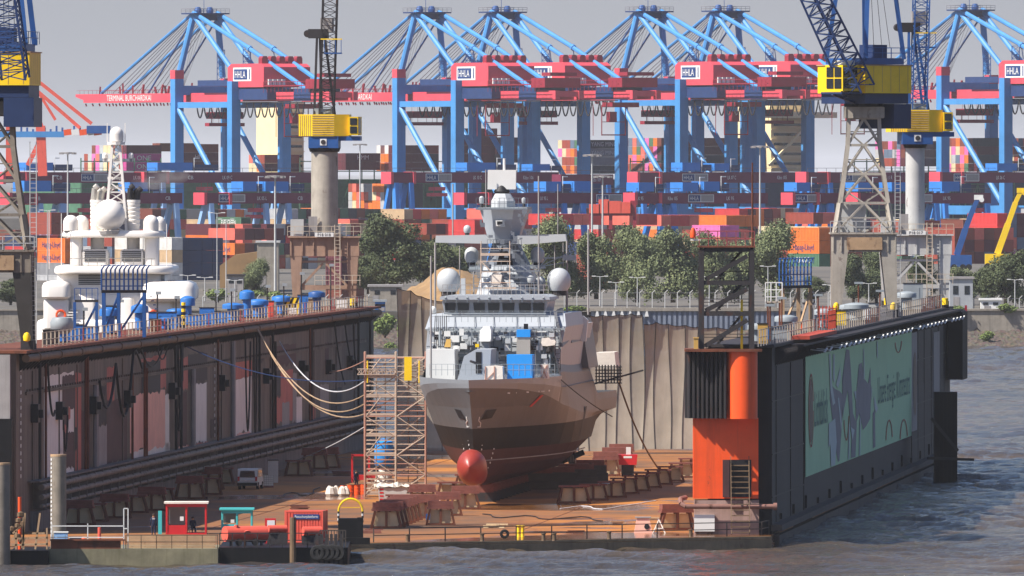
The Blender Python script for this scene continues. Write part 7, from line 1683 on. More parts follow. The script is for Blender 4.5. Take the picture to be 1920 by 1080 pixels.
# scaffold tower
sp = G(741, 932); t = thing('scaffold_tower', 'tall rusty tube scaffold stair tower left of the ship bow', 'scaffold', sp); sc = S(sp.y); hw, dp = 59/sc, 2.6; Ht = 262/sc; nb = 7
def sxy(px): return sp.x+(px-741)/sc
for px in (684, 742, 798):
    for dy in (0, dp): m = MB(); m.tube((sxy(px), sp.y+dy, ZF), (sxy(px), sp.y+dy, ZF+Ht+.5), .09, 6); m.build('standard', t, M['scaf_red'] if px != 742 and dy == 0 else M['scaf'])
RSc = random.Random(3)
for k in range(nb+1):
    z = ZF+.25+(Ht-.3)*k/nb; m = MB()
    for dy in (0, dp):
        m.tube((sxy(684),sp.y+dy,z), (sxy(798),sp.y+dy,z), .06, 5)
        if k < nb:
            for f in (.5, 1.0, 1.35): m.tube((sxy(684),sp.y+dy,z+f), (sxy(798 if f != 1.35 else 742),sp.y+dy,z+f), .045, 5)
    for px in (684, 742, 798): m.tube((sxy(px),sp.y,z), (sxy(px),sp.y+dp,z), .05, 5)
    m.build('ledger', t, M['scaf_red'] if k % 3 == 1 else M['scaf'])
    m = MB(); m.box(sxy(686), sxy(740), sp.y+.2, sp.y+dp-.2, z+.03, z+.09); m.box(sxy(744), sxy(796), sp.y+1.7, sp.y+dp-.1, z+.03, z+.09); m.box(sxy(685), sxy(740), sp.y-.02, sp.y+.02, z+.1, z+.28); m.build('plank', t, M['scaf'])
    if k < nb:
        dz = (Ht-.3)/nb; m = MB(); m.tube((sxy(744),sp.y-.05,z), (sxy(797),sp.y-.05,z+dz), .05, 5) if k % 2 == 0 else m.tube((sxy(797),sp.y-.05,z), (sxy(744),sp.y-.05,z+dz), .05, 5)
        m.tube((sxy(686),sp.y+dp,z), (sxy(740),sp.y+dp,z+dz), .05, 5); m.tube((sxy(740),sp.y-.04,z), (sxy(686),sp.y-.04,z+dz), .04, 5) if k % 2 else m.tube((sxy(686),sp.y-.04,z), (sxy(714),sp.y-.04,z+dz), .04, 5)
        for px in (705, 722, 765, 782): m.tube((sxy(px),sp.y+dp,z), (sxy(px),sp.y+dp,z+dz), .045, 5)
        for f in (.25,.75,1.25): m.tube((sxy(744),sp.y+dp,z+f), (sxy(797),sp.y+dp,z+f), .04, 5)
        for i in range(9): x = sxy(748+i*5.2); m.box(x-.13, x+.13, sp.y+.9, sp.y+1.6, z+dz*i/8, z+dz*i/8+.05)
        m.beam((sxy(748),sp.y+.9,z), (sxy(790),sp.y+.9,z+dz), .06, .12); m.build('stair_flight', t, M['scaf'])
m = MB(); m.lattice((sxy(670),sp.y,ZF+Ht-1.3), (sxy(740),sp.y,ZF+Ht-1.3), .5, .5, 9, .05, .035, side=(0,1,0)); m.build('lattice_girder', t, M['scaf'])
m = MB(); m.box(sxy(758), sxy(772), sp.y-.25, sp.y-.12, ZF+Ht-2.1, ZF+Ht+.05); m.build('yellow_panel', t, M['crane_yellow'])
m = MB(); m.box(sxy(800), sxy(853), sp.y+.3, sp.y+1.7, ZF+Ht-1.9, ZF+Ht-1.6)
for px in (804, 828, 852): m.beam((sxy(px),sp.y+.3,ZF+Ht-1.6), (sxy(px),sp.y+.3,ZF+Ht+.5), .08)
for f in (.5, 1.1): m.beam((sxy(800),sp.y+.3,ZF+Ht-1.6+f), (sxy(853),sp.y+.3,ZF+Ht-1.6+f), .07)
m.build('gangplank', t, M['scaf_red'])
m = MB()
for px in (689, 786): m.tube((sxy(px),sp.y-.12,ZF+Ht-2.3), (sxy(px),sp.y-.12,ZF+Ht-.3), .06, 6)
m.build('yellow_hose', t, M['crane_yellow'])
p = G(720, 915); t = thing('dust_hopper', 'blue bulk bag over a white cone hopper inside the scaffold tower', 'hopper', p); m = MB(); m.lathe(p, [(.9,0),(1.0,.4),(.35,2.0),(0,2.0)], 16); m.build('cone_skirt', t, M['tarp_white'], smooth=True); m = MB(); m.lathe(p+Z3*2.02, [(.75,0),(.9,.2),(.92,1.3),(.8,2.3),(.3,2.55),(0,2.6)], 14); m.build('bulk_bag', t, M['tarp_blue'], smooth=True)
p = G(690, 925); p2 = G(736, 940)
t = thing('covered_skip', 'waste skip under a crumpled white sheet at the scaffold foot', 'skip', p2); m = MB(); m.prism([(p2.x-1.2,p2.y,ZF),(p2.x+1.0,p2.y,ZF),(p2.x+1.4,p2.y,ZF+1.2),(p2.x-1.3,p2.y,ZF+1.2)], (0,1.8,0)); m.build('skip_body', t, M['crane_pale']); m = MB(); rr = random.Random(8); g = [[V((p2.x-1.45+3.0*i/8, p2.y-.15+2.1*j/4, ZF+1.25+rr.uniform(0,.5)*(1 if 0 < j < 4 else .3))) for i in range(9)] for j in range(5)]
m.add([q for r in g for q in r], [(j*9+i, j*9+i+1, (j+1)*9+i+1, (j+1)*9+i) for j in range(4) for i in range(8)]); m.build('sheet', t, M['tarp_white'])
m = MB()
for i in range(4): m.add([(p2.x-1.15,p2.y-.02,ZF+.1+i*.3),(p2.x-.8,p2.y-.02,ZF+.1+i*.3),(p2.x-.8,p2.y-.02,ZF+.25+i*.3),(p2.x-1.15,p2.y-.02,ZF+.25+i*.3)], [(0,1,2,3)])
m.build('warning_stripes', t, M['red'])
def drum(px, py, mat, lab, grp):
    p = G(px, py); t = thing('drum', lab, 'drum', p, grp); m = MB(); prof = [(.3,0)]; 
    for z in (.28, .58): prof += [(.3,z-.03),(.33,z),(.3,z+.03)]
    m.lathe(p, prof+[(.3,.88),(0,.88)], 14); m.build('barrel', t, M[mat], smooth=True); m = MB(); m.lathe(p+Z3*.88, [(.31,0),(.31,.04),(.26,.04),(0,.03)], 14); m.build('rim', t, M['steel_dark'])
for i, px in enumerate((644, 658, 670, 682)): drum(px, 928-i*.6, 'orange', 'orange steel drum in the row left of the scaffold foot', 'orange drums left of the scaffold')
t = thing('sheet_bundle', 'crumpled silver white plastic bundle on the floor left of the orange drums', 'bundle', G(634, 930)); p = G(634, 930); m = MB(); rr = random.Random(6)
for k in range(9): m.lathe(p+V((rr.uniform(-.8,.8), rr.uniform(-.3,.4), 0)), [(.3,0),(.42,.2),(.3,.5+rr.random()*.4),(.1,.7+rr.random()*.3),(0,.8)], 7)
m.build('sheets', t, M['tarp_white'])
t = thing('pipe_frame', 'red square pipe frame standing behind the orange drums', 'frame', G(676, 905)); p = G(676, 905); m = MB(); m.beam(p+V((-.8,0,0)), p+V((-.8,0,2.6)), .2); m.beam(p+V((.8,0,0)), p+V((.8,0,2.6)), .2); m.beam(p+V((-.9,0,2.6)), p+V((.9,0,2.6)), .2); m.build('posts', t, M['red']); m = MB(); m.beam(p+V((-.8,0,.5)), p+V((1.4,0,.5)), .5, .5); m.build('pump', t, M['red'])
p = G(512, 905); cabinet('switch_cabinet', 'tall white cabinet on the dock floor behind the van', p, .95, .8, 2.1, 'tarp_white')
p = G(502, 914); t = thing('liquid_tote', 'white liquid tote in a wire cage beside the van', 'tote', p); m = MB(); bx(m, p, 1.0, 1.0, .95, .18); m.build('tank', t, M['patch_white']); m = MB()
for i in range(6): m.beam(p+V((-.52+i*.208,-.53,.15)), p+V((-.52+i*.208,-.53,1.15)), .03); m.beam(p+V((-.53,-.53,.2+i*.19)), p+V((.53,-.53,.2+i*.19)), .03)
m.build('cage', t, M['silver']); m = MB(); bx(m, p, 1.1, 1.1, .14); m.build('pallet', t, M['timber'])
p = G(493, 880); t = thing('tool_container', 'dark tool container with blue roof at the foot of the left wall', 'container', p); m = MB(); bx(m, p, 2.4, 2.4, 1.9); m.build('body', t, M['patch_grey']); m = MB(); bx(m, p, 2.6, 2.6, .2, 1.9); m.build('roof', t, M['crane_blue']); m = MB(); m.box(p.x-.4,p.x+.4,p.y-1.25,p.y-1.2,ZF+.1,ZF+1.7); m.build('door', t, M['steel_dark'])
p = G(1177, 893); t = thing('lift_machine', 'red box shaped work machine with white cab behind the low trestles', 'machine', p); m = MB(); m.prism([(p.x-.85,p.y,ZF+1.1),(p.x+.85,p.y,ZF+1.1),(p.x+.95,p.y,ZF+2.1),(p.x-.95,p.y,ZF+2.1)], (0,2.2,0)); m.build('body', t, M['red']); m = MB(); m.box(p.x-.15,p.x+.3,p.y+.2,p.y+.8,ZF+2.1,ZF+2.8); m.build('light_box', t, M['sign_white']); m = MB(); m.box(p.x-.6,p.x+.6,p.y+.2,p.y+2,ZF,ZF+1.1); m.build('chassis', t, M['steel_dark']); m = MB(); m.box(p.x-.4,p.x+.4,p.y-.02,p.y-.004,ZF+1.75,ZF+1.95); m.build('name_strip', t, M['sign_white'])
p = G(809, 978); t = thing('tool_box', 'small blue steel box on short legs before the trestles', 'box', p); m = MB(); bx(m, p, .95, .6, .5, .15); m.build('body', t, M['crane_blue']); m = MB()
for x in (-.42, .42): m.box(p.x+x-.05,p.x+x+.05,p.y-.25,p.y+.25,ZF,ZF+.15)
m.build('leg', t, M['steel_dark'])
p = G(828, 976); m = MB(); rr = random.Random(9)
for k in range(5): m.lathe(p+V((rr.uniform(-.25,.25), rr.uniform(-.1,.2), 0)), [(.12,0),(.2,.12),(.1,.35),(0,.4)], 6)
m.build('plastic_bag', None, M['tarp_white'], org=p, label='crumpled white plastic bag right of the small blue box', cat='bag')
p = G(1206, 999); t = thing('support_stand', 'pinkish tapered steel stand with a round hole near the front railing', 'stand', p); m = MB(); m.loft([[p+V((-.75,0,0)), p+V((.75,0,0)), p+V((.75,1,0)), p+V((-.75,1,0))], [p+V((-.5,.1,1.2)), p+V((.5,.1,1.2)), p+V((.5,.9,1.2)), p+V((-.5,.9,1.2))]]); m.build('body', t, M['patch_pink']); m = MB(); m.tube(p+V((.3,-.02,.5)), p+V((.3,.1,.5)), .22, 14); m.build('hole', t, M['black']); m = MB(); m.box(p.x-.65,p.x+.65,p.y,p.y+1,ZF+1.2,ZF+1.3); m.build('cap_plate', t, M['patch_grey'])
p = G(1236, 1000); t = thing('easel_stand', 'small pale wooden tripod stand near the front railing', 'stand', p); m = MB()
for a, b in (((-.5,0,0),(0,.2,1.1)),((.5,0,0),(0,.2,1.1)),((0,.6,0),(0,.2,1.1)),((-.3,0,.4),(.3,0,.4))): m.beam(p+V(a), p+V(b), .09)
m.build('tripod', t, M['tarp_white'])
p = G(976, 1006); t = thing('bollard', 'yellow double bollard at the front edge of the dock floor', 'bollard', p); m = MB()
for x in (-.16, .16): m.lathe(p+V((x,0,0)), [(.16,0),(.14,.1),(.14,.75),(.2,.8),(.2,.9),(0,.92)], 12)
m.build('post', t, M['crane_yellow'], smooth=True)
for i, (px, py) in enumerate(((1019,1014),(1039,1014),(764,1016),(904,1015),(1142,1011),(1295,1007))):
    p = G(px, py); m = MB(); m.lathe(p, [(.17,0),(.15,.1),(.15,.5),(.2,.55),(.2,.62),(0,.63)], 10); m.build('bollard', None, M['pipe_brown'], org=p, label='short brown mooring bollard on the dock edge, %s' % ['left of the close pair','right of the close pair','nearest the black fender','left of the tyre','right of the close pair by itself','nearest the orange dock head'][i], cat='bollard', group='brown bollards on the dock edge')
def tyre(c, r, ax, lab, grp=None, parent=None):
    m = MB(); ax = V(ax).normalized(); u = ax.cross(Z3).normalized() if abs(ax.z) < .9 else V((1,0,0)); w = ax.cross(u); rings = []
    for i in range(18):
        q = 2*math.pi*i/18; d = u*math.cos(q)+w*math.sin(q); rings.append([V(c)+d*(r-.3*r+.3*r*math.cos(a))+ax*(.28*r*math.sin(a)) for a in [k*math.pi/3 for k in range(6)]])
    rings.append(rings[0]); m.loft(rings, cap=False); return m.build('tyre', parent, M['tyre'], smooth=True, org=None if parent else c, label=lab, cat=None if parent else 'tyre', group=grp)
tyre(G(946, 1010)+Z3*.38, .38, (0,1,.1), 'old tyre standing on the dock edge behind the front railing')
# hawsers from the left wall to the scaffold, and ropes at the stern
def cable(label, pts, r, mat, sag):
    a, b = V(pts[0]), V(pts[1]); m = MB(); m.path([a+(b-a)*(i/20)-Z3*(4*sag*(i/20)*(1-i/20)) for i in range(21)], r, 5); m.build('hawser', None, M[mat], org=a, label=label, cat='cable', group='hawsers slung from the left wall to the scaffold')
sx0 = V((sxy(684), sp.y, 0))
def cab2(px0, py0, py1, sag): s = LWs(px0); return (LW(s, -1, LWz(s, py0)), V((sx0.x, sx0.y, HC-(py1-HY)/S(sp.y)))), sag
pm('hose_tan', '#a68c70', rough=.8); pm('hose_white', '#c8c8cc', rough=.6)
for lab, px0, py0, py1, sag, mt in (('tan hose from the wall edge to the scaffold, uppermost of the tan ones',462,615,740,3.2,'hose_tan'),('tan hose from the wall edge to the scaffold, middle one',464,617,757,3.4,'hose_tan'),('tan hose from the wall edge to the scaffold, lowest one',466,619,776,3.0,'hose_tan'),('white hose from the wall to the scaffold top',505,640,714,2.6,'hose_white'),('blue rope from the wall to the scaffold',330,650,712,1.2,'crane_dkblue'),('pale rope from the wall foot up to the scaffold',520,868,800,.3,'hose_white'),('thin red rope from the wall to the scaffold top',600,698,676,.2,'scaf_red')):
    e, sg = cab2(px0, py0, py1, sag); cable(lab, e, .05 if 'rope' in lab else .06, mt, sg)
a = SH(30, ST(1170, 30), 0); pA = SH(68, ST(1160, 68), SZ(715, 68)); pB = G(1240, 885)
cable('brown rope from the ship stern down to the dock floor', (pA, pB), .09, 'pipe_brown', 1.0)
pA = SH(20, ST(1052, 20), SZ(712, 20)); pB = SH(52, ST(1130, 40), 7.4); cable('thin rope hanging along the ship right flank', (pA, pB), .05, 'black', .2)

# ---------------------------------------------------------------- pontoon barges and river piles in front
pm('mossy', '#75705a', rough=.9, var=.3, streak=.5, streakc='#4a4c30'); ZB = .85
def bar(px, Y): return (px-960)/F*Y
t1 = thing('pontoon', 'weathered concrete pontoon with pipe rails at the bottom left', 'pontoon', (bar(250,988), 988, 0)); m = MB(); m.box(bar(92,989), bar(409,989), 988, 999, -.8, ZB); m.build('hull', t1, M['mossy'])
m = MB(); m.box(bar(96,989), bar(227,989), 988.1, 988.4, ZB, ZB+.62); m.box(bar(95,989), bar(235,989), 987.9, 988.6, ZB+.62, ZB+.75); m.build('curb', t1, M['rust_brown'])
m = MB()
for i in range(5): m.box(bar(238,990), bar(404,990), 990+i*.1, 990.3+i*.1, ZB+i*.2, ZB+.17+i*.2)
m.build('plank_stack', t1, M['tan'])
def prail(t, px0, px1, Y, h, n, mat, rails=(.5,1.0)):
    m = MB()
    for f in rails: m.beam((bar(px0,Y),Y,ZB+h*f), (bar(px1,Y),Y,ZB+h*f), .075)
    for i in range(n+1): x = bar(px0+(px1-px0)*i/n, Y); m.beam((x,Y,ZB), (x,Y,ZB+h), .075)
    m.build('pipe_rail', t, M[mat])
prail(t1, 97, 232, 988.3, 1.95, 2, 'sign_white', (.45,.9)); prail(t1, 236, 408, 988.2, 1.05, 6, 'pipe_brown'); prail(t1, 232, 240, 988.6, 3.1, 1, 'sign_white')
t2 = thing('pontoon', 'black steel pontoon hung with tyres left of the dock floor', 'pontoon', (bar(530,992), 992, 0)); m = MB(); m.box(bar(410,992), bar(652,992), 991.5, 1011, -.8, ZB); m.build('hull', t2, M['boot_black'])
prail(t2, 412, 600, 991.8, 1.1, 8, 'steel_dark'); prail(t2, 600, 648, 992.4, 1.3, 9, 'pipe_dark')
m = MB()
for i in range(6): x = bar(592+i*9, 992); m.box(x, x+.22, 991.1, 991.4, -.4, 1.9)
m.build('fender_timber', t2, M['steel_dark'])
for i in range(5): tyre(V((bar(598+i*9.5,991)-.1, 991.0-.06*i, .45+.06*(i%2))), .62, (.25,1,0), None, None, t2)
m = MB(); m.tube((bar(549,991),991.1,-1), (bar(549,991),991.1,3.2), .24, 10); m.build('pile', t2, M['pipe_brown'])
t3 = thing('pontoon', 'dark gangway float at the left edge with timbers and an orange post', 'pontoon', (bar(50,986), 986, 0)); m = MB(); m.box(bar(20,987), bar(91,987), 986.5, 996, -.8, ZB-.1); m.build('hull', t3, M['boot_black'])
m = MB()
for a, b in (((24,1000),(42,985)),((44,1030),(44,970)),((66,1030),(75,962)),((22,1010),(90,1008)),((22,1022),(90,1020)),((30,1030),(30,995)),((88,1030),(88,990)),((42,1028),(47,962)),((60,1000),(84,1000))): p, q = P(*a, 988), P(*b, 988); m.beam(p, q, .14)
m.build('timber_frame', t3, M['tan']); m = MB(); p, q = P(37,1030,989), P(37,932,989); m.tube(p, q, .14, 9); m.build('orange_post', t3, M['orange'])
m = MB(); q = P(31,1000,988.5)
for k in range(8): m.lathe(q+V((RB.uniform(-.4,.5), 0, RB.uniform(-.8,1.6))), [(0,-.2),(.25,-.1),(.25,.15),(0,.25)], 7)
m.build('valves', t3, M['pipe_brown'])
def pile(label, px, r, ptop, Y, marks):
    p = V((bar(px,Y), Y, -2)); zt_ = HC-(ptop-HY)/S(Y); t = thing('mooring_pile', label, 'mooring pile', p, 'steel mooring piles in the river'); m = MB(); m.lathe(p, [(r,0),(r,zt_+2),(r*.9,zt_+2.02),(0,zt_+2.02)], 24); m.build('tube', t, M['crane_dim'], smooth=True); m = MB(); m.lathe(p+Z3*(zt_+2.03), [(r*1.02,-.15),(r*1.02,.02),(0,.03)], 24); m.build('cap', t, M['tan'])
    if marks:
        m = MB()
        for z in np.arange(1.2, zt_-.1, .33): a = math.radians(-148); m.obox((p.x+r*1.01*math.cos(a), Y+r*1.01*math.sin(a), z), (.07*-math.sin(a),.07*math.cos(a),0), (.02,.02,0), (0,0,.09))
        m.build('height_marks', t, M['sign_white'])
pile('grey steel mooring pile with white height marks behind the concrete pontoon', 109.5, .62, 853, 1000.5, True)
pile('grey steel mooring pile cut by the left edge, taller above the gangway float', 2, .7, 869, 985.5, False)
p = P(113, 1018, 990); cabinet('waste_bin', 'pale blue waste bin on the concrete pontoon', V((p.x, 991.5, ZB)), 1.05, .9, 1.15, 'pale_blue', 'bin', 'sign_white')
p = V((bar(141,991), 992, ZB)); cabinet('waste_bin', 'dark blue small bin right of the pale blue one', p, .9, .8, .75, 'crane_dkblue', 'bin')
p = V((bar(156,991), 991.6, ZB)); m = MB(); m.lathe(p, [(.2,0),(.26,.4),(.16,.7),(0,.75)], 10); m.build('mooring_buoy', None, M['orange'], org=p, smooth=True, label='small orange buoy lying beside the dark blue bin', cat='buoy')
p = V((bar(170,991), 991.6, ZB)); m = MB(); m.loft([[p+V((-.45,0,0)),p+V((.45,0,0)),p+V((.45,.5,0)),p+V((-.45,.5,0))],[p+V((-.1,.2,.6)),p+V((.1,.2,.6)),p+V((.1,.3,.6)),p+V((-.1,.3,.6))]]); m.build('wheel_chock', None, M['crane_yellow'], org=p, label='yellow wedge block beside the orange buoy', cat='block')
p = V((bar(186,993), 993.5, ZB)); m = MB(); m.lathe(p, [(.13,0),(.13,1.5),(0,1.52)], 10); m.build('bollard', None, M['coral'], org=p, label='slim red bollard post on the concrete pontoon', cat='bollard')
def booth(name, label, px0, px1, ptop, pbot, mat, roofmat, Y=None):
    z0 = ZF; Yb = F*(HC-z0)/(pbot-HY); a, b = bar(px0, Yb), bar(px1, Yb); h = (pbot-ptop)/S(Yb); t = thing(name, label, 'booth', ((a+b)/2, Yb, z0)); d = 2.2
    m = MB()
    for x in (a+.06, (a+b)/2, b-.06):
        for y in (Yb, Yb+d): m.box(x-.07, x+.07, y-.07, y+.07, z0, z0+h-.16)
    for y in (Yb, Yb+d): m.box(a, b, y-.06, y+.06, z0+h-.42, z0+h-.17); m.box(a, b, y-.05, y+.05, z0, z0+.12)
    m.build('frame', t, M[mat]); m = MB(); m.box(a-.15, b+.15, Yb-.25, Yb+d+.2, z0+h-.15, z0+h); m.build('roof', t, M[roofmat])
    m = MB(); m.box(a+.14, (a+b)/2-.08, Yb-.02, Yb+.02, z0+.12, z0+.75); m.build('lower_panel', t, M[mat])
    pm('booth_glass', '#8a8f94', rough=.15, var=.1) if 'booth_glass' not in M else None
    m = MB(); m.box(a+.1, a+.12, Yb+.1, Yb+d-.1, z0+.8, z0+h-.45); m.box(a+.14, (a+b)/2-.08, Yb+d-.02, Yb+d+.0, z0+.8, z0+h-.45); m.build('window', t, M['booth_glass'])
    m = MB(); m.box((a+b)/2-.5, (a+b)/2-.2, Yb-.03, Yb-.022, z0+h*.42, z0+h*.55); m.build('notice', t, M['sign_white']); return t
booth('ticket_booth', 'red framed shelter with pale roof on the dock floor behind the plank stack', 311, 387, 941, 1002, 'red', 'tarp_white')
booth('ticket_booth', 'turquoise framed shelter with sign behind the red tank', 415, 473, 953, 1000, 'teal', 'teal')
m = MB(); p = G(300, 1004); m.box(p.x-.15, p.x+.15, p.y, p.y+.05, ZF+.1, ZF+2.0); m.build('sign_panel', None, M['teal'], org=p, label='narrow turquoise panel standing left of the red shelter', cat='sign')
# red fuel tank on wheels
Yt = 996.; t = thing('tank_trailer', 'red cylindrical fuel tank on wheels on the black pontoon', 'tank', (bar(460,Yt), Yt, ZB)); r = .6; zc = ZB+.32+r
m = MB(); X0_, X1_ = bar(417,Yt)+r*.3, bar(497,Yt); m.tube((X0_, Yt, zc), (X1_, Yt+1.6, zc), r, 22); m.build('tank', t, M['coral'], smooth=True)
m = MB(); m.tube((X0_+.9, Yt+.2, zc+r*.6), (X0_+.9, Yt+.2, zc+r+.1), .16, 10); m.tube((X0_+1.8, Yt-.7, zc+.15), (X0_+1.8, Yt-.75, zc+.1), .26, 12); m.build('manhole', t, M['coral']); m = MB(); m.beam((X0_, Yt, ZB+.5), (X1_, Yt+1.4, ZB+.3), .3, .2)
for u in (.15, .5, .9): x = X0_+(X1_-X0_)*u; m.box(x-.1, x+.1, Yt-.2+1.4*u, Yt+.2+1.4*u, ZB, ZB+.4)
m.build('chassis', t, M['steel_dark'])
for u in (.35, .75): x = X0_+(X1_-X0_)*u; m = MB(); m.tube((x, Yt-.62+1.4*u, ZB+.28), (x, Yt-.42+1.4*u, ZB+.28), .28, 14); m.build('wheel', t, M['tyre'])
for px, py, r_, lab in ((503,992,.3,'small red gas cylinder lying right of the red tank'),(568,996,.36,'small red drum hung before the red container')):
    p = P(px, py, 1000); m = MB(); m.tube(p, p+V((1.4,.5,0)), r_, 14); o = m.build('gas_cylinder', None, M['coral'], org=p, smooth=True, label=lab, cat='cylinder')
    tb = MB(); tb.box(p.x-.1, p.x+1.5, p.y, p.y+.6, ZB, p.z-r_); tb.build('rack', o, M['steel_dark'])
p = V((bar(507,1003), 1003, ZB)); t = thing('fuel_pump', 'red and white fuel dispenser between red tank and container', 'fuel pump', p); m = MB(); bx(m, p, .85, .6, 1.95); m.build('body', t, M['red']); m = MB(); m.box(p.x-.25,p.x+.35,p.y-.33,p.y-.305,ZB+1.0,ZB+1.8); m.build('front_panel', t, M['sign_white']); m = MB(); m.lathe(p+V((0.05,-.34,1.2)), [(0,-.1),(.12,0),(0,.1)], 8); m.build('dial', t, M['wood_tan'])
# red ten foot container with blue sign
Yc = 1005.; a, b = bar(533,Yc), bar(606,Yc); zc0, zc1 = ZB, HC-(957-HY)/S(Yc); t = thing('shipping_container', 'salmon red ten foot container with a blue name sign on the black pontoon', 'container', ((a+b)/2, Yc, zc0)); m = MB(); m.box(a+.05, b-.05, Yc+.06, Yc+2.4, zc0+.05, zc1-.03)
n = 13
for i in range(n): x = a+.08+(b-a-.16)*i/n; m.box(x, x+(b-a)/n*.55, Yc+.01, Yc+.06, zc0+.15, zc1-.18)
m.build('body', t, M['coral']); m = MB()
for x in (a, b-.12):
    for y in (Yc, Yc+2.32): m.box(x, x+.12, y, y+.12, zc0, zc1)
m.box(a+.12, b-.12, Yc, Yc+.1, zc1-.15, zc1-.003); m.box(a+.12, b-.12, Yc, Yc+.1, zc0, zc0+.13); m.build('corner_frame', t, M['coral'])
m = MB(); s0_, s1_ = bar(550.5,Yc), bar(599,Yc); m.box(s0_, s1_, Yc-.05, Yc-.01, zc1-.68, zc1-.3); t.rotation_euler.z = math.radians(-8); sg_ = m.build('sign_board', t, M['sign_navy']); m = MB(); m.text('Besucherplattform', (s0_+.1, Yc-.06, zc1-.58), (1,0,0), Z3, .2, w=s1_-s0_-.2); m.build('lettering', sg_, M['sign_white'])
# black fender post with yellow arch
Yf = 1010.; t = thing('fender_station', 'black rubber landing post with a yellow and white hooped arch', 'fender', (bar(658,Yf), Yf, 0)); m = MB(); m.box(bar(634,Yf), bar(680,Yf), Yf, Yf+1.6, .6, HC-(972-HY)/S(Yf)); m.box(bar(670,Yf), bar(681,Yf), Yf-.3, Yf-.01, .6, HC-(970-HY)/S(Yf)); m.box(bar(640,Yf), bar(694,Yf), Yf-1.2, Yf-.32, .6, 1.1); m.build('fender_body', t, M['boot_black'])
for dy in (0, 1.2):
    pts = [V((bar(657,Yf)-.95*math.cos(q), Yf+.3+dy, HC-(972-HY)/S(Yf)+.55+.98*math.sin(q))) for q in np.linspace(0, math.pi, 13)]; m = MB(); m.path(pts, .07, 6); m.build('arch', t, M['crane_yellow'])
    for x in (-.95, .95):
        z0 = HC-(972-HY)/S(Yf)-.35
        for k in range(5): m = MB(); m.tube((bar(657,Yf)+x, Yf+.3+dy, z0+k*.18), (bar(657,Yf)+x, Yf+.3+dy, z0+k*.18+.17), .075, 7); m.build('striped_post', t, M['sign_white'] if k % 2 else M['black'])
m = MB(); z0 = HC-(972-HY)/S(Yf)+.85; m.beam((bar(640,Yf), Yf+.3, z0), (bar(674,Yf), Yf+.3, z0), .05); m.build('cross_bar', t, M['crane_yellow'])
# people
def person(label, pos, rz, pose):
    J = dict(pel=(0,0,.95), sp=(0,.02,1.2), ch=(0,.0,1.42), nk=(0,0,1.54), hd=(0,-.02,1.66), ht=(0,0,1.76)); rad = dict(pel=.155, sp=.14, ch=.165, nk=.062, hd=.1, ht=.075)
    E = [('pel','sp'),('sp','ch'),('ch','nk'),('nk','hd'),('hd','ht')]
    for s, k in ((-1,'L'),(1,'R')):
        if pose == 'stand': leg = [(s*.1,0,.88),(s*.115,-.02,.5),(s*.12,.02,.09),(s*.13,-.14,.04)]; arm = [(s*.2,.0,1.42),(s*.26,.03,1.14),(s*.25,-.06,.9),(s*.24,-.08,.8)]
        else: leg = [(s*.1,-.02,.9),(s*.12,-.42,.9),(s*.12,-.42,.5),(s*.12,-.55,.46)]; arm = [(s*.2,.0,1.42),(s*.25,-.02,1.15),(s*.16,-.24,1.08),(s*.13,-.3,1.06)]
        for n_, p, r in zip(('hip','knee','ank','toe'), leg, (.1,.07,.05,.042)): J[n_+k] = p; rad[n_+k] = r
        for n_, p, r in zip(('sho','elb','wri','han'), arm, (.075,.055,.042,.045)): J[n_+k] = p; rad[n_+k] = r
        E += [('pel','hip'+k),('hip'+k,'knee'+k),('knee'+k,'ank'+k),('ank'+k,'toe'+k),('ch','sho'+k),('sho'+k,'elb'+k),('elb'+k,'wri'+k),('wri'+k,'han'+k)]
        hx = V(J['han'+k])                                           # fingers and thumb
        for i in range(4): J['f%d%s' % (i,k)] = tuple(hx+V((s*.0+(i-1.5)*.016, -.02, -.085-.008*(1.5-abs(i-1.5))))); rad['f%d%s' % (i,k)] = .009; E.append(('han'+k, 'f%d%s' % (i,k)))
        J['th'+k] = tuple(hx+V((-s*.045,-.035,-.04))); rad['th'+k] = .011; E.append(('han'+k, 'th'+k))
    dz = -.44 if pose != 'stand' else 0; keys = list(J); me = bpy.data.meshes.new('p'); me.from_pydata([tuple(V(J[k])+V((0,0,dz))) for k in keys], [(keys.index(a), keys.index(b)) for a, b in E], []); ob = bpy.data.objects.new('p', me); COL.objects.link(ob)
    md = ob.modifiers.new('s', 'SKIN'); 
    for i, k in enumerate(keys): me.skin_vertices[0].data[i].radius = (rad[k], rad[k]*.8 if k in ('pel','sp','ch') else rad[k]); me.skin_vertices[0].data[i].use_root = k == 'pel'
    ob.modifiers.new('u', 'SUBSURF').levels = 2
    ev = ob.evaluated_get(bpy.context.evaluated_depsgraph_get()); nm = bpy.data.meshes.new_from_object(ev); bpy.data.objects.remove(ob)
    for k in ('cloth_navy', 'skin', 'black'): nm.materials.append(M[k])
    for p in nm.polygons:
        z = p.center.z-dz; p.use_smooth = True; hand = abs(p.center.x) > .19 and (z < .82 if pose == 'stand' else False)
        p.material_index = 1 if (z > 1.52 or hand) else (2 if z < .1 and pose == 'stand' else 0)
    t = bpy.data.objects.new('person', nm); COL.objects.link(t); t.location = pos; t.rotation_euler.z = rz; tag(t, label, 'person'); ORG[t.name] = V((0,0,0))
    m = MB(); m.lathe((0,.015,1.69+dz), [(.118,-.03),(.122,.03),(.1,.085),(.05,.115),(0,.12)], 14); m.build('hair', t, M['leafbark'], smooth=True, org=(0,0,0))
    m = MB(); m.lathe((0,-.118,1.655+dz), [(0,-.02),(.016,-.015),(.01,.02),(0,.03)], 6); m.build('nose', t, M['skin'], org=(0,0,0))
    if pose == 'stand': m = MB(); m.box(-.1,.1,.125,.132,1.36,1.42); m.build('jacket_print', t, M['sign_white'], org=(0,0,0))
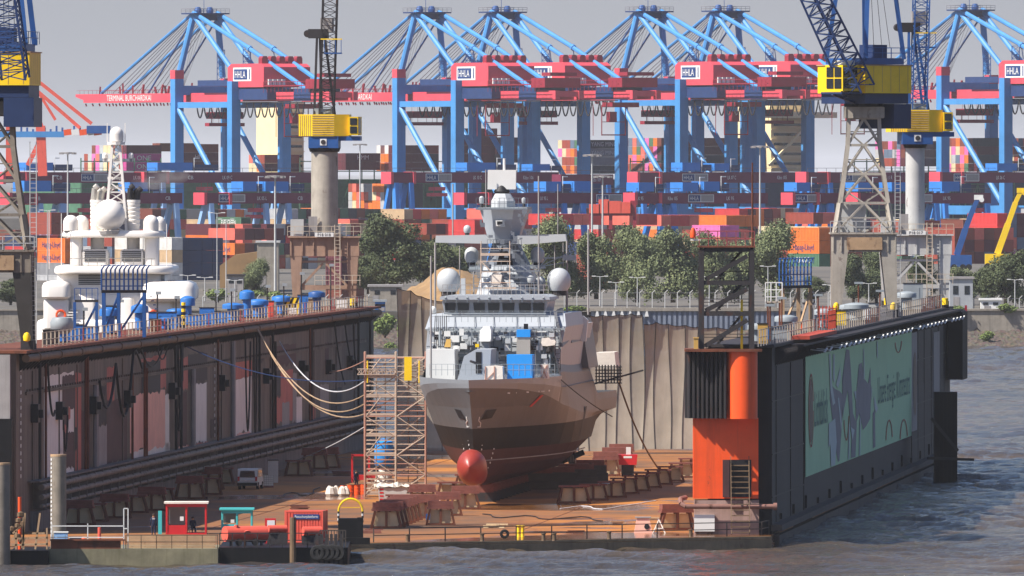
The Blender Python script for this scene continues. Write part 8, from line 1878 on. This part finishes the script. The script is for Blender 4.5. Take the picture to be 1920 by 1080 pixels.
p = G(288, 1005); person('person in a dark blue work jacket standing with back turned left of the red shelter', (p.x, p.y, ZF), math.pi, 'stand')
p = G(361, 1001); person('person in dark clothes sitting inside the red shelter', (p.x, p.y+.9, ZF+.02), 0.2, 'sit')
m = MB(); m.box(p.x-.3, p.x+.3, p.y+.75, p.y+1.2, ZF+.38, ZF+.44)
for x in (-.27, .27):
    for y in (.78, 1.17): m.box(p.x+x-.025, p.x+x+.025, p.y+y-.025, p.y+y+.025, ZF, ZF+.38)
m.build('stool', None, M['tarp_white'], org=p, label='white stool under the person sitting in the red shelter', cat='stool')

# hoses, planks and scrap lying about the dock floor
for i, (lab, pts, r, mt) in enumerate((('black hose snaking over the floor in front of the ship', [(905,965),(940,972),(985,968),(1030,975),(1090,970),(1130,978)], .05, 'black'),('red hose lying on the floor right of the scaffold foot', [(800,935),(815,942),(835,938),(845,950),(870,952)], .05, 'scaf_red'),('pale hose on the floor before the low trestles', [(1050,955),(1090,950),(1130,956),(1180,948),(1230,940)], .045, 'hose_white'),('dark hose on the shaded floor beside the van', [(520,935),(545,925),(575,930),(600,915)], .05, 'black'))):
    pp = [G(*p)+Z3*.06 for p in pts]; m = MB(); sm = []
    for a, b in zip(pp[:-1], pp[1:]):
        for k in range(6): u = k/6; sm.append(a+(b-a)*u + V((.25*math.sin(u*6.28), .8*math.sin(u*6.28), 0)))
    m.path(sm+[pp[-1]], r, 5); m.build('floor_hose', None, M[mt], org=pp[0], label=lab, cat='hose')
for i, (px, py, w, n, mt, lab) in enumerate(((700,1000,1.5,3,'timber','short stack of dark planks before the close trestle row'),(930,990,1.8,3,'web_tan','pale loose planks on the floor before the ship bow'),(1080,1000,1.4,2,'rust_brown','rusty plates lying near the front railing'),(1160,985,1.2,3,'tan','tan plank pile on the floor left of the pinkish stand'),(560,955,1.6,3,'timber','dark planks in the shade behind the red container'),(1105,900,1.5,4,'rust_brown','rusty scrap plates beside the ship side blocks'),(640,890,2.0,3,'timber','dark timbers in the shade behind the orange drums'),(1225,975,1.0,2,'web_tan','small pale board left of the red brown trestle'))):
    p = G(px, py); m = MB(); rr = random.Random(i+30)
    for k in range(n): X, Yv = rot(rr.uniform(-.25, .25)); m.obox(p+Z3*(.07+.12*k)+V((rr.uniform(-.2,.2), rr.uniform(-.3,.3), 0)), X*w*.5, Yv*.13, Z3*.05)
    m.build('plank_pile', None, M[mt], org=p, label=lab, cat='planks')
for px, py, pose, lab in ((1107,903,'stand','person in dark work clothes standing under the ship stern'),(668,918,'stand','person in dark work clothes standing behind the orange drums')):
    p = G(px, py); person(lab, (p.x, p.y, ZF), .6, pose)
# thin exhaust smoke drifting from the yacht funnel
m = MB(); c = P(300, 338, YY+9); m.lathe(c, [(.1*k_, z_) for k_, z_ in ((1,-1.1),(16,-.7),(24,-.1),(20,.6),(8,1.1),(1,1.3))], 16); m.v = [(c.x+(v[0]-c.x)*1.55, v[1], v[2]+.18*(v[0]-c.x)) for v in m.v]
sm_ = bpy.data.materials.new('smoke'); sm_.use_nodes = True; n_ = sm_.node_tree.nodes; n_.clear(); l_ = sm_.node_tree.links; vo = n_.new('ShaderNodeVolumePrincipled'); oo = n_.new('ShaderNodeOutputMaterial'); vo.inputs['Color'].default_value = (.45,.43,.42,1)
f_ = noise(n_, l_, (.35,.35,.6), 4); rr_ = ramp(n_, l_, f_, .42, .75); l_.new(mul(n_, l_, rr_, .35), vo.inputs['Density']); l_.new(vo.outputs[0], oo.inputs['Volume'])
m.build('exhaust_smoke', None, sm_, org=c, kind='stuff')
